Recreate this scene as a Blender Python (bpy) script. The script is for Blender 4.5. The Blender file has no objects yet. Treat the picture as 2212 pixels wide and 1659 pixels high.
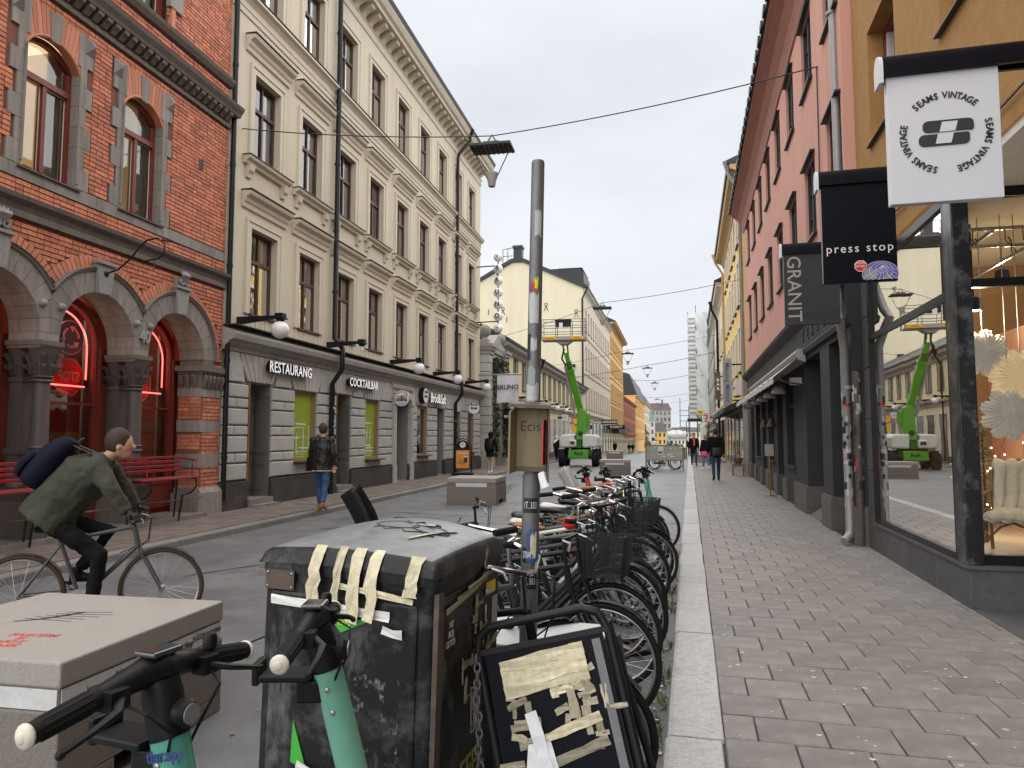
import bpy, bmesh, math, random
from math import sin, cos, pi, radians, sqrt, atan2
from mathutils import Vector, Matrix
random.seed(11)
S = bpy.context.scene
COL = S.collection
# ---------------------------------------------------------------- camera
cam_data = bpy.data.cameras.new('camera')
cam_data.sensor_width = 36.0
cam_data.lens = 1536.0 / 2212.0 * 36.0
cam_data.clip_start = 0.05
cam_data.clip_end = 2000.0
camera = bpy.data.objects.new('camera', cam_data)
COL.objects.link(camera)
camera.location = (0.0, 0.0, 1.65)
camera.rotation_euler = (radians(90 + 4.27), 0.0, radians(10.95))
S.camera = camera
# ---------------------------------------------------------------- sky, sun, exposure
world = bpy.data.worlds.new('World')
S.world = world
world.use_nodes = True
wn = world.node_tree.nodes
wl = world.node_tree.links
wn.clear()
w_out = wn.new('ShaderNodeOutputWorld')
w_bg = wn.new('ShaderNodeBackground')
w_sky = wn.new('ShaderNodeTexSky')
w_sky.sky_type = 'NISHITA'
w_sky.sun_disc = False
w_sky.sun_elevation = radians(62)
w_sky.sun_rotation = radians(200)
w_sky.dust_density = 6.0
w_hs = wn.new('ShaderNodeHueSaturation')
w_hs.inputs['Saturation'].default_value = 0.25
w_tc = wn.new('ShaderNodeTexCoord')
w_map = wn.new('ShaderNodeMapping')
w_map.inputs['Scale'].default_value = (1.0, 1.0, 2.6)
w_noise = wn.new('ShaderNodeTexNoise')
w_noise.inputs['Scale'].default_value = 1.9
w_noise.inputs['Detail'].default_value = 5.0
w_noise.inputs['Roughness'].default_value = 0.5
w_ramp = wn.new('ShaderNodeValToRGB')
w_ramp.color_ramp.elements[0].position = 0.32
w_ramp.color_ramp.elements[0].color = (0.745, 0.785, 0.855, 1)
w_ramp.color_ramp.elements[1].position = 0.68
w_ramp.color_ramp.elements[1].color = (0.93, 0.955, 1.0, 1)
w_mul = wn.new('ShaderNodeVectorMath')
w_mul.operation = 'SCALE'
w_mul.inputs['Scale'].default_value = 3.15
w_mix = wn.new('ShaderNodeMixRGB')
w_mix.inputs['Fac'].default_value = 0.93
wl.new(w_sky.outputs[0], w_hs.inputs['Color'])
wl.new(w_tc.outputs['Generated'], w_map.inputs['Vector'])
wl.new(w_map.outputs[0], w_noise.inputs['Vector'])
wl.new(w_noise.outputs['Fac'], w_ramp.inputs['Fac'])
wl.new(w_ramp.outputs[0], w_mul.inputs[0])
wl.new(w_hs.outputs[0], w_mix.inputs['Color1'])
wl.new(w_mul.outputs[0], w_mix.inputs['Color2'])
wl.new(w_mix.outputs[0], w_bg.inputs['Color'])
w_bg.inputs['Strength'].default_value = 0.1
wl.new(w_bg.outputs[0], w_out.inputs['Surface'])
sun_data = bpy.data.lights.new('sun', 'SUN')
sun_data.energy = 1.4
sun_data.angle = radians(172)
sun_data.color = (1.0, 0.985, 0.96)
sun = bpy.data.objects.new('sun', sun_data)
COL.objects.link(sun)
sun.rotation_euler = (radians(8), 0.0, radians(-20))
S.view_settings.view_transform = 'Standard'
S.view_settings.look = 'None'
S.view_settings.gamma = 1.0
S.view_settings.use_curve_mapping = False
S.view_settings.exposure = 1.68
S.cycles.max_bounces = 8
S.cycles.transparent_max_bounces = 12
S.cycles.caustics_reflective = False
S.cycles.caustics_refractive = False
S.cycles.sample_clamp_indirect = 6.0

# ---------------------------------------------------------------- materials
MATS = {}
def lin(h):
    h = h.lstrip('#')
    r = [int(h[i:i+2], 16) / 255 for i in (0, 2, 4)]
    return tuple(c / 12.92 if c <= 0.04045 else ((c + 0.055) / 1.055) ** 2.4 for c in r)
def mat(name, col, rough=0.7, metal=0.0, var=0.12, vs=6.0, bump=0.0, bs=40.0, rnd=0.0, col2=None, spec=0.4, emit=0.0, streak=False, c2pos=(0.4, 0.7), coat=0.0, dirt=None, rvar=0.0):
    """Procedural paint: two noise scales of colour change, optional second colour patches, random per piece, bump."""
    if isinstance(col, str): col = lin(col)
    if isinstance(col2, str): col2 = lin(col2)
    m = bpy.data.materials.new(name); m.use_nodes = True
    n = m.node_tree.nodes; l = m.node_tree.links
    b = n['Principled BSDF']
    b.inputs['Roughness'].default_value = rough; b.inputs['Metallic'].default_value = metal
    b.inputs['Specular IOR Level'].default_value = spec
    if coat: b.inputs['Coat Weight'].default_value = coat; b.inputs['Coat Roughness'].default_value = 0.08
    tc = n.new('ShaderNodeTexCoord')
    vec = tc.outputs['Object']
    if streak:
        mp = n.new('ShaderNodeMapping'); mp.inputs['Scale'].default_value = (1, 1, 0.12); l.new(vec, mp.inputs[0]); svec = mp.outputs[0]
    else: svec = vec
    rgb = n.new('ShaderNodeRGB'); rgb.outputs[0].default_value = (*col, 1)
    cur = rgb.outputs[0]
    if col2:
        nz = n.new('ShaderNodeTexNoise'); nz.inputs['Scale'].default_value = vs; nz.inputs['Detail'].default_value = 5; nz.inputs['Roughness'].default_value = 0.62
        l.new(svec, nz.inputs['Vector'])
        rp = n.new('ShaderNodeMapRange'); rp.inputs[1].default_value = c2pos[0]; rp.inputs[2].default_value = c2pos[1]
        l.new(nz.outputs['Fac'], rp.inputs[0])
        mx = n.new('ShaderNodeMixRGB'); mx.inputs['Color2'].default_value = (*col2, 1)
        l.new(rp.outputs[0], mx.inputs['Fac']); l.new(cur, mx.inputs['Color1']); cur = mx.outputs[0]
    if var or rnd:
        nz = n.new('ShaderNodeTexNoise'); nz.inputs['Scale'].default_value = vs * 2.3; nz.inputs['Detail'].default_value = 6; nz.inputs['Roughness'].default_value = 0.7
        l.new(svec, nz.inputs['Vector'])
        mr = n.new('ShaderNodeMapRange'); mr.inputs[1].default_value = 0.25; mr.inputs[2].default_value = 0.75; mr.inputs[3].default_value = 1 - var; mr.inputs[4].default_value = 1 + var
        l.new(nz.outputs['Fac'], mr.inputs[0]); val = mr.outputs[0]
        if rvar:
            rr = n.new('ShaderNodeMapRange'); rr.inputs[1].default_value = 0.3; rr.inputs[2].default_value = 0.7; rr.inputs[3].default_value = rough - rvar; rr.inputs[4].default_value = rough + rvar
            l.new(nz.outputs['Fac'], rr.inputs[0]); l.new(rr.outputs[0], b.inputs['Roughness'])
        if rnd:
            oi = n.new('ShaderNodeObjectInfo'); ge = n.new('ShaderNodeNewGeometry')
            ad = n.new('ShaderNodeMath'); ad.operation = 'ADD'; l.new(oi.outputs['Random'], ad.inputs[0]); l.new(ge.outputs['Random Per Island'], ad.inputs[1])
            fr = n.new('ShaderNodeMath'); fr.operation = 'FRACT'; l.new(ad.outputs[0], fr.inputs[0])
            m2 = n.new('ShaderNodeMapRange'); m2.inputs[3].default_value = 1 - rnd; m2.inputs[4].default_value = 1 + rnd; l.new(fr.outputs[0], m2.inputs[0])
            mu = n.new('ShaderNodeMath'); mu.operation = 'MULTIPLY'; l.new(val, mu.inputs[0]); l.new(m2.outputs[0], mu.inputs[1]); val = mu.outputs[0]
        sc = n.new('ShaderNodeVectorMath'); sc.operation = 'SCALE'; l.new(cur, sc.inputs[0]); l.new(val, sc.inputs['Scale']); cur = sc.outputs[0]
    if dirt:
        dc, amount, dsc = dirt
        nz = n.new('ShaderNodeTexNoise'); nz.inputs['Scale'].default_value = dsc; nz.inputs['Detail'].default_value = 7; nz.inputs['Roughness'].default_value = 0.7
        l.new(svec, nz.inputs['Vector'])
        rp = n.new('ShaderNodeMapRange'); rp.inputs[1].default_value = 0.5; rp.inputs[2].default_value = 0.72; rp.inputs[4].default_value = amount
        l.new(nz.outputs['Fac'], rp.inputs[0])
        mx = n.new('ShaderNodeMixRGB'); mx.inputs['Color2'].default_value = (*(lin(dc) if isinstance(dc, str) else dc), 1)
        l.new(rp.outputs[0], mx.inputs['Fac']); l.new(cur, mx.inputs['Color1']); cur = mx.outputs[0]
    l.new(cur, b.inputs['Base Color'])
    if emit:
        l.new(cur, b.inputs['Emission Color']); b.inputs['Emission Strength'].default_value = emit
    if bump:
        nb = n.new('ShaderNodeTexNoise'); nb.inputs['Scale'].default_value = bs; nb.inputs['Detail'].default_value = 4
        l.new(vec, nb.inputs['Vector'])
        bp = n.new('ShaderNodeBump'); bp.inputs['Strength'].default_value = bump; bp.inputs['Distance'].default_value = 0.01
        l.new(nb.outputs['Fac'], bp.inputs['Height']); l.new(bp.outputs[0], b.inputs['Normal'])
    MATS[name] = m
    return m
def glass_mat(name, ior=1.6, gain=1.5, tint=(0.9, 0.93, 0.92), rough=0.0, wave=0.05):
    m = bpy.data.materials.new(name); m.use_nodes = True
    n = m.node_tree.nodes; l = m.node_tree.links; n.clear()
    o = n.new('ShaderNodeOutputMaterial'); mx = n.new('ShaderNodeMixShader')
    t = n.new('ShaderNodeBsdfTransparent'); t.inputs[0].default_value = (*tint, 1)
    g = n.new('ShaderNodeBsdfGlossy'); g.inputs['Roughness'].default_value = rough
    f = n.new('ShaderNodeFresnel'); f.inputs['IOR'].default_value = ior
    nz = n.new('ShaderNodeTexNoise'); nz.inputs['Scale'].default_value = 2.2; tc = n.new('ShaderNodeTexCoord'); l.new(tc.outputs['Object'], nz.inputs['Vector'])
    bp = n.new('ShaderNodeBump'); bp.inputs['Strength'].default_value = wave; bp.inputs['Distance'].default_value = 0.05; l.new(nz.outputs['Fac'], bp.inputs['Height']); l.new(bp.outputs[0], g.inputs['Normal'])
    mu = n.new('ShaderNodeMath'); mu.operation = 'MULTIPLY'; mu.use_clamp = True; mu.inputs[1].default_value = gain
    l.new(f.outputs[0], mu.inputs[0]); l.new(mu.outputs[0], mx.inputs[0]); l.new(t.outputs[0], mx.inputs[1]); l.new(g.outputs[0], mx.inputs[2]); l.new(mx.outputs[0], o.inputs[0])
    MATS[name] = m
    return m
def M(k): return MATS[k]

# ---------------------------------------------------------------- mesh builder
class MB:
    def __init__(s, T=None): s.v = []; s.f = []; s.mi = []; s.cur = 0; s.T = T
    def add(s, vs, fs):
        n = len(s.v)
        if s.T is not None: vs = [s.T @ Vector(p) for p in vs]
        s.v += [tuple(p) for p in vs]; s.f += [tuple(i + n for i in f) for f in fs]; s.mi += [s.cur] * len(fs)
        return s
    def use(s, i): s.cur = i; return s
    def box(s, x0, x1, y0, y1, z0, z1):
        if x0 > x1: x0, x1 = x1, x0
        if y0 > y1: y0, y1 = y1, y0
        if z0 > z1: z0, z1 = z1, z0
        return s.add([(x0, y0, z0), (x1, y0, z0), (x1, y1, z0), (x0, y1, z0), (x0, y0, z1), (x1, y0, z1), (x1, y1, z1), (x0, y1, z1)],
                     [(0, 3, 2, 1), (4, 5, 6, 7), (0, 1, 5, 4), (1, 2, 6, 5), (2, 3, 7, 6), (3, 0, 4, 7)])
    def quad(s, a, b, c, d): return s.add([a, b, c, d], [(0, 1, 2, 3)])
    def beam(s, p0, p1, w, h, up=(0, 0, 1)):
        p0 = Vector(p0); p1 = Vector(p1); d = (p1 - p0).normalized(); up = Vector(up)
        if abs(d.dot(up)) > 0.98: up = Vector((1, 0, 0))
        a = d.cross(up).normalized() * w / 2; b = a.cross(d).normalized() * h / 2
        return s.add([p0 - a - b, p0 + a - b, p0 + a + b, p0 - a + b, p1 - a - b, p1 + a - b, p1 + a + b, p1 - a + b],
                     [(0, 3, 2, 1), (4, 5, 6, 7), (0, 1, 5, 4), (1, 2, 6, 5), (2, 3, 7, 6), (3, 0, 4, 7)])
    def tube(s, pts, r, n=8, closed=False, cap=True):
        pts = [Vector(p) for p in pts]; k = len(pts)
        rs = r if isinstance(r, (list, tuple)) else [r] * k
        vs = []; prev = None
        for i, p in enumerate(pts):
            if closed: t = (pts[(i + 1) % k] - pts[i - 1])
            else: t = pts[min(i + 1, k - 1)] - pts[max(i - 1, 0)]
            if t.length < 1e-9: t = Vector((0, 0, 1))
            t.normalize()
            if prev is None:
                a = Vector((0, 0, 1)) if abs(t.z) < 0.9 else Vector((1, 0, 0))
                u = t.cross(a).normalized()
            else:
                u = prev - t * prev.dot(t)
                if u.length < 1e-6: u = t.orthogonal()
                u.normalize()
            prev = u; w = t.cross(u)
            rr = rs[i]; ra, rb = rr if isinstance(rr, tuple) else (rr, rr)
            for j in range(n):
                a = 2 * pi * j / n
                vs.append(p + u * cos(a) * ra + w * sin(a) * rb)
        fs = []
        for i in range(k if closed else k - 1):
            i2 = (i + 1) % k
            for j in range(n):
                j2 = (j + 1) % n
                fs.append((i * n + j, i * n + j2, i2 * n + j2, i2 * n + j))
        if cap and not closed:
            fs.append(tuple(range(n - 1, -1, -1))); fs.append(tuple((k - 1) * n + j for j in range(n)))
        return s.add(vs, fs)
    def cyl(s, p0, p1, r0, r1=None, n=12): return s.tube([p0, p1], [r0, r0 if r1 is None else r1], n)
    def lathe(s, prof, c=(0, 0, 0), n=16, axis='z', cap=True):
        vs = []
        for r, h in prof:
            for j in range(n):
                a = 2 * pi * j / n; p = (r * cos(a), r * sin(a), h)
                if axis == 'x': p = (p[2], p[0], p[1])
                elif axis == 'y': p = (p[1], p[2], p[0])
                vs.append((c[0] + p[0], c[1] + p[1], c[2] + p[2]))
        k = len(prof); fs = [(i * n + j, i * n + (j + 1) % n, (i + 1) * n + (j + 1) % n, (i + 1) * n + j) for i in range(k - 1) for j in range(n)]
        if cap: fs.append(tuple(range(n - 1, -1, -1))); fs.append(tuple((k - 1) * n + j for j in range(n)))
        return s.add(vs, fs)
    def sphere(s, c, r, n=14, m=8, sc=(1, 1, 1)):
        prof = [(max(1e-4, sin(pi * i / m)) * r, -cos(pi * i / m) * r) for i in range(m + 1)]
        k0 = len(s.v); T = s.T; s.T = None
        s.lathe(prof, (0, 0, 0), n)
        for i in range(k0, len(s.v)):
            p = s.v[i]; q = Vector((c[0] + p[0] * sc[0], c[1] + p[1] * sc[1], c[2] + p[2] * sc[2]))
            s.v[i] = tuple(T @ q) if T is not None else tuple(q)
        s.T = T
        return s
    def torus(s, c, R, r, axis='y', n=28, m=6):
        pts = []
        for i in range(n):
            a = 2 * pi * i / n; u, w = R * cos(a), R * sin(a)
            pts.append({'y': (c[0] + u, c[1], c[2] + w), 'x': (c[0], c[1] + u, c[2] + w), 'z': (c[0] + u, c[1] + w, c[2])}[axis])
        return s.tube(pts, r, m, closed=True)
    def prism(s, poly, a0, a1, axis='x'):
        """poly: 2D points in the plane of the two other axes (x: (y,z); y: (x,z); z: (x,y)), pushed from a0 to a1."""
        def P(p, a): return {'x': (a, p[0], p[1]), 'y': (p[0], a, p[1]), 'z': (p[0], p[1], a)}[axis]
        k = len(poly); vs = [P(p, a0) for p in poly] + [P(p, a1) for p in poly]
        return s.add(vs, [tuple(range(k - 1, -1, -1)), tuple(range(k, 2 * k))] + [(i, (i + 1) % k, k + (i + 1) % k, k + i) for i in range(k)])
    def grid(s, fn, nu, nv):
        vs = [fn(i / nu, j / nv) for i in range(nu + 1) for j in range(nv + 1)]
        return s.add(vs, [(i * (nv + 1) + j, (i + 1) * (nv + 1) + j, (i + 1) * (nv + 1) + j + 1, i * (nv + 1) + j + 1) for i in range(nu) for j in range(nv)])
    def loft(s, rings, n=16):
        """rings: (centre, rx, ry) ellipses in xy planes (centre is 3D)."""
        vs = []
        for c, rx, ry in rings:
            for j in range(n):
                a = 2 * pi * j / n; vs.append((c[0] + rx * cos(a), c[1] + ry * sin(a), c[2]))
        k = len(rings); fs = [(i * n + j, i * n + (j + 1) % n, (i + 1) * n + (j + 1) % n, (i + 1) * n + j) for i in range(k - 1) for j in range(n)]
        fs.append(tuple(range(n - 1, -1, -1))); fs.append(tuple((k - 1) * n + j for j in range(n)))
        return s.add(vs, fs)
    def mesh(s, name, mats, smooth=True, angle=38):
        me = bpy.data.meshes.new(name)
        me.from_pydata(s.v, [], s.f)
        for m in (mats if isinstance(mats, (list, tuple)) else [mats]):
            me.materials.append(MATS[m] if isinstance(m, str) else m)
        if any(s.mi): me.polygons.foreach_set('material_index', s.mi)
        bm = bmesh.new(); bm.from_mesh(me); bmesh.ops.recalc_face_normals(bm, faces=bm.faces); bm.to_mesh(me); bm.free()
        if smooth:
            me.polygons.foreach_set('use_smooth', [True] * len(me.polygons))
            me.set_sharp_from_angle(angle=radians(angle))
        me.update()
        return me
    def build(s, name, mats, parent=None, smooth=True, angle=38, loc=None, rz=0.0, bevel=0.0, seg=2):
        o = obj(name, s.mesh(name, mats, smooth, angle), parent, loc, rz)
        if bevel:
            b = o.modifiers.new('bevel', 'BEVEL'); b.width = bevel; b.segments = seg; b.limit_method = 'ANGLE'; b.angle_limit = radians(40)
        return o
def obj(name, me, parent=None, loc=None, rz=0.0, rot=None, mtx=None):
    o = bpy.data.objects.new(name, me); COL.objects.link(o)
    if parent is not None: o.parent = parent
    if loc is not None: o.location = loc
    if rz: o.rotation_euler = (0, 0, rz)
    if rot is not None: o.rotation_euler = rot
    if mtx is not None: o.matrix_local = mtx
    return o
def tag(o, label=None, cat=None, group=None, kind=None):
    if label: o['label'] = label
    if cat: o['category'] = cat
    if group: o['group'] = group
    if kind: o['kind'] = kind
    return o
def thing(name, label, cat, loc=(0, 0, 0), rz=0.0, group=None, rot=None, kind=None):
    o = obj(name, None, None, loc, rz, rot); o.empty_display_size = 0.1
    return tag(o, label, cat, group, kind)
def struct(name, mb, m, **k):
    return tag(mb.build(name, m, **k), kind='structure')
def clone(o, parent=None, **k):
    c = o.copy(); COL.objects.link(c); c.parent = parent
    for ch in list(o.children): clone(ch, c)
    return c
TXT = {}
def text(name, s, size, m, parent, mtx, ext=0.004, off=0.0, sx=1.0, align='CENTER', spacing=1.0):
    """Lettering as a mesh: upright in its local XY plane, centred, placed by mtx."""
    key = (s, size, ext, off, align, spacing, m)
    if key not in TXT:
        cu = bpy.data.curves.new('lettering', 'FONT'); cu.body = s; cu.size = size; cu.extrude = ext; cu.offset = off
        cu.align_x = align; cu.align_y = 'CENTER'; cu.resolution_u = 3; cu.space_character = spacing
        t = bpy.data.objects.new('lettering', cu)
        me = bpy.data.meshes.new_from_object(t); bpy.data.objects.remove(t)
        me.materials.clear(); me.materials.append(MATS[m]); TXT[key] = me
    return obj(name, TXT[key], parent, mtx=mtx @ Matrix.Diagonal((sx, 1, 1, 1)))
def face(origin, xdir, zdir=(0, 0, 1)):
    """Matrix whose local X runs along xdir, local Y along zdir (up), local Z out of the page."""
    x = Vector(xdir).normalized(); y = Vector(zdir); y = (y - x * y.dot(x)).normalized(); z = x.cross(y)
    m = Matrix((x, y, z)).transposed().to_4x4(); m.translation = Vector(origin)
    return m
# The right-hand street side runs 3.05 degrees off the left one: lat metres right of the kerb line, al metres along it.
RA = radians(3.05)
def R(lat, al, z=0.0): return Vector((lat * cos(RA) + al * sin(RA), -lat * sin(RA) + al * cos(RA), z))
RZ = -RA
LA = radians(1.25)
LO = Vector((-8.7, 13.27, 0))
LZ = -LA
def L(out, al, z=0.0): return LO + Vector((out * cos(LA) + al * sin(LA), -out * sin(LA) + al * cos(LA), z))
GA = radians(2.0)
GO = Vector((-7.24, 80.3, 0))
def G(out, al, z=0.0): return GO + Vector((out * cos(GA) + al * sin(GA), -out * sin(GA) + al * cos(GA), z))
def gz(y):
    """Height of the road: level near by, then gently downhill."""
    return 0.0 if y < 40 else (-0.018 * (y - 40) ** 2 / 60 if y < 70 else -0.27 - 0.018 * (y - 70))
def wall_holes(mb, y0, y1, z0, z1, holes, depth, o=1, x=0.0, rev=True):
    """Wall sheet in the plane x with rectangular holes (ya, yb, za, zb) and their reveals; o is the outward side."""
    ys = sorted({y0, y1} | {h[0] for h in holes} | {h[1] for h in holes}); zs = sorted({z0, z1} | {h[2] for h in holes} | {h[3] for h in holes})
    ys = [y for y in ys if y0 - 1e-6 <= y <= y1 + 1e-6]; zs = [z for z in zs if z0 - 1e-6 <= z <= z1 + 1e-6]
    for k in range(len(zs) - 1):
        za, zb = zs[k], zs[k + 1]; run = None
        for i in range(len(ys) - 1):
            ya, yb = ys[i], ys[i + 1]; cy, cz = (ya + yb) / 2, (za + zb) / 2
            hole = any(h[0] < cy < h[1] and h[2] < cz < h[3] for h in holes)
            if not hole and run is None: run = ya
            if hole and run is not None:
                mb.quad((x, run, za), (x, ya, za), (x, ya, zb), (x, run, zb)); run = None
        if run is not None: mb.quad((x, run, za), (x, ys[-1], za), (x, ys[-1], zb), (x, run, zb))
    xi = x - o * depth
    if not rev: return mb
    for ya, yb, za, zb in holes:
        mb.quad((x, ya, za), (xi, ya, za), (xi, ya, zb), (x, ya, zb)); mb.quad((x, yb, za), (xi, yb, za), (xi, yb, zb), (x, yb, zb))
        mb.quad((x, ya, zb), (xi, ya, zb), (xi, yb, zb), (x, yb, zb)); mb.quad((x, ya, za), (xi, ya, za), (xi, yb, za), (x, yb, za))
    return mb
def moulding(mb, prof, y0, y1, o=1):
    """prof: outline (out, z) pushed along y."""
    return mb.prism([(p[0] * o, p[1]) for p in prof], y0, y1, 'y')
# ---------------------------------------------------------------- palette
mat('asphalt', (0.155, 0.157, 0.160), 0.48, var=0.34, vs=0.55, bump=0.5, bs=120, col2=(0.095, 0.096, 0.099), spec=0.5, dirt=((0.26, 0.26, 0.255), 0.55, 80), rvar=0.12)
mat('asphalt_patch', (0.10, 0.101, 0.104), 0.52, var=0.2, vs=3, bump=0.5, bs=140, spec=0.5)
mat('tile', (0.222, 0.199, 0.184), 0.58, var=0.2, vs=2.2, rnd=0.10, bump=0.25, bs=90, spec=0.45, dirt=((0.35, 0.325, 0.305), 0.4, 5))
mat('joint', (0.075, 0.062, 0.055), 0.9, var=0.2, vs=8)
mat('slab_brown', (0.185, 0.150, 0.130), 0.55, var=0.18, vs=2, rnd=0.16, bump=0.3, bs=60, spec=0.45)
mat('kerb_granite', (0.47, 0.47, 0.46), 0.65, var=0.3, vs=24, rnd=0.1, bump=0.5, bs=90, col2=(0.33, 0.31, 0.29), c2pos=(0.5, 0.75))
mat('kerb_grey', (0.20, 0.19, 0.18), 0.7, var=0.25, vs=9, rnd=0.14, bump=0.4, bs=60)
mat('weed', (0.10, 0.15, 0.04), 0.8, var=0.3, rnd=0.3)
mat('gum', (0.52, 0.50, 0.46), 0.8, var=0.15, rnd=0.2)
mat('litter_paper', (0.6, 0.58, 0.55), 0.8, rnd=0.3)
mat('leaf_litter', (0.35, 0.18, 0.06), 0.8, rnd=0.4)
mat('brick', (0.53, 0.218, 0.128), 0.72, var=0.16, vs=14, rnd=0.26, bump=0.35, bs=60, col2=(0.42, 0.10, 0.055))
mat('brick_arch', (0.52, 0.205, 0.125), 0.75, var=0.14, vs=14, rnd=0.16, bump=0.3, bs=60)
mat('mortar', (0.20, 0.085, 0.06), 0.9, var=0.15)
mat('sandstone', (0.265, 0.240, 0.218), 0.8, var=0.22, vs=5, rnd=0.12, bump=0.35, bs=45, col2=(0.185, 0.165, 0.150), streak=True)
mat('sandstone_dark', (0.150, 0.128, 0.112), 0.8, var=0.25, vs=5, rnd=0.08, bump=0.3, bs=40, streak=True)
mat('stone_cap', (0.25, 0.245, 0.235), 0.8, var=0.2, vs=6, bump=0.3, bs=40, rnd=0.06)
mat('copper_flash', (0.20, 0.245, 0.225), 0.6, var=0.2)
mat('oxblood', (0.185, 0.036, 0.026), 0.42, var=0.15, vs=5, spec=0.45)
mat('column_dark', (0.085, 0.075, 0.074), 0.5, var=0.2, vs=5, col2=(0.17, 0.085, 0.065), streak=True, c2pos=(0.5, 0.72))
mat('bench_red', (0.22, 0.016, 0.018), 0.38, var=0.12, vs=5, rnd=0.12)
mat('room_red', (0.26, 0.038, 0.018), 0.8, var=0.15, vs=1)
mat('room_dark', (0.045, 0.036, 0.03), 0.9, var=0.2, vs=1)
mat('room_beige', (0.62, 0.52, 0.38), 0.9, var=0.1, vs=1)
mat('room_beige_lit', (0.75, 0.62, 0.42), 0.9, var=0.12, vs=1.2, emit=0.28)
mat('wood_dark', (0.24, 0.12, 0.05), 0.5, var=0.3, vs=2.5, streak=False)
mat('wood_orange', (0.36, 0.17, 0.06), 0.5, var=0.15, vs=5)
mat('neon', (1.0, 0.09, 0.08), 0.4, var=0, emit=1.8)
mat('signal_red', (0.62, 0.035, 0.03), 0.5, var=0.08, spec=0.3)
mat('sign_blue', (0.03, 0.06, 0.19), 0.5, var=0.05)
mat('white', (0.78, 0.78, 0.77), 0.5, var=0.05, vs=3)
mat('off_white', (0.68, 0.66, 0.62), 0.6, var=0.08, vs=3)
mat('sign_white', (0.66, 0.66, 0.69), 0.5, var=0.03, vs=2)
mat('black', (0.009, 0.009, 0.010), 0.45, var=0.1, spec=0.22)
mat('black_metal', (0.010, 0.0105, 0.012), 0.4, var=0.15, vs=8, spec=0.25)
mat('rubber', (0.011, 0.011, 0.011), 0.7, var=0.2, vs=12, spec=0.2)
mat('dark_grey', (0.03, 0.031, 0.033), 0.5, var=0.1)
mat('steel', (0.42, 0.42, 0.43), 0.35, 0.9, var=0.12, vs=12)
mat('chrome', (0.62, 0.62, 0.63), 0.18, 1.0, var=0.06, vs=9)
mat('galvanised', (0.17, 0.172, 0.175), 0.5, 0.4, var=0.18, vs=14, dirt=((0.10, 0.10, 0.105), 0.5, 9))
mat('cream', (0.61, 0.545, 0.425), 0.85, var=0.07, vs=0.9, bump=0.12, bs=120, dirt=((0.47, 0.41, 0.31), 0.55, 0.7), streak=True)
mat('cream_trim', (0.60, 0.54, 0.43), 0.8, var=0.07, vs=1.5, dirt=((0.46, 0.39, 0.29), 0.45, 1.6))
mat('sheet_brown', (0.060, 0.050, 0.042), 0.5, var=0.2, vs=4)
mat('grey_stone', (0.43, 0.415, 0.39), 0.8, var=0.12, vs=2.5, rnd=0.06, bump=0.2, bs=60, dirt=((0.27, 0.255, 0.235), 0.4, 1.4))
mat('grey_joint', (0.23, 0.22, 0.208), 0.85, var=0.1)
mat('grey_trim', (0.33, 0.315, 0.295), 0.75, var=0.12, vs=2.5, dirt=((0.13, 0.12, 0.11), 0.4, 1.7))
mat('plinth', (0.036, 0.036, 0.038), 0.55, var=0.3, vs=4, dirt=((0.16, 0.10, 0.085), 0.5, 2.2), spec=0.5)
mat('door_grey', (0.125, 0.122, 0.112), 0.6, var=0.15, vs=3, streak=True)
mat('window_brown', (0.085, 0.036, 0.027), 0.45, var=0.12, vs=5)
mat('curtain', (0.72, 0.72, 0.70), 0.9, var=0.06, vs=4)
mat('lime', (0.27, 0.36, 0.028), 0.45, var=0.06, vs=2)
mat('tape_white', (0.74, 0.73, 0.69), 0.6, var=0.1, rnd=0.1)
mat('tape_cream', (0.62, 0.555, 0.38), 0.6, var=0.3, vs=14, rnd=0.22)
mat('tape_old', (0.33, 0.295, 0.21), 0.6, var=0.25, vs=22, rnd=0.3)
mat('globe', (0.80, 0.80, 0.78), 0.25, var=0.02, spec=0.5)
mat('roof_black', (0.022, 0.023, 0.026), 0.5, var=0.2)
mat('yellow_pale', (0.64, 0.575, 0.42), 0.88, var=0.07, vs=0.4, dirt=((0.56, 0.48, 0.32), 0.45, 0.25), streak=True)
mat('yellow_low', (0.66, 0.57, 0.35), 0.85, var=0.07, vs=0.6, dirt=((0.52, 0.44, 0.27), 0.3, 0.5))
mat('pinkish_cream', (0.60, 0.52, 0.42), 0.85, var=0.07, vs=0.4)
mat('ochre', (0.66, 0.40, 0.135), 0.85, var=0.09, vs=0.4, dirt=((0.48, 0.30, 0.12), 0.3, 0.5))
mat('ochre_trim', (0.50, 0.34, 0.17), 0.85, var=0.08, vs=1)
mat('rust_red', (0.34, 0.125, 0.065), 0.85, var=0.1, vs=0.5)
mat('yellow', (0.74, 0.50, 0.17), 0.85, var=0.08, vs=0.7, dirt=((0.60, 0.38, 0.10), 0.35, 0.6), streak=True)
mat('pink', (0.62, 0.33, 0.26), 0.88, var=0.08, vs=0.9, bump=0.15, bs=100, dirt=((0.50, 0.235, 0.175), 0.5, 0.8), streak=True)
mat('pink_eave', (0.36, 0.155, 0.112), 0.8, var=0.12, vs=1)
mat('ochre_brown', (0.37, 0.198, 0.066), 0.9, var=0.16, vs=3, bump=0.5, bs=45)
mat('charcoal', (0.030, 0.030, 0.0315), 0.75, var=0.14, vs=2, bump=0.35, bs=35)
mat('charcoal_base', (0.115, 0.108, 0.098), 0.8, var=0.2, vs=3, bump=0.3, bs=30)
mat('slate', (0.085, 0.085, 0.088), 0.6, var=0.25, vs=5, bump=0.3, bs=30, dirt=((0.18, 0.175, 0.17), 0.35, 5), rnd=0.1)
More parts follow.
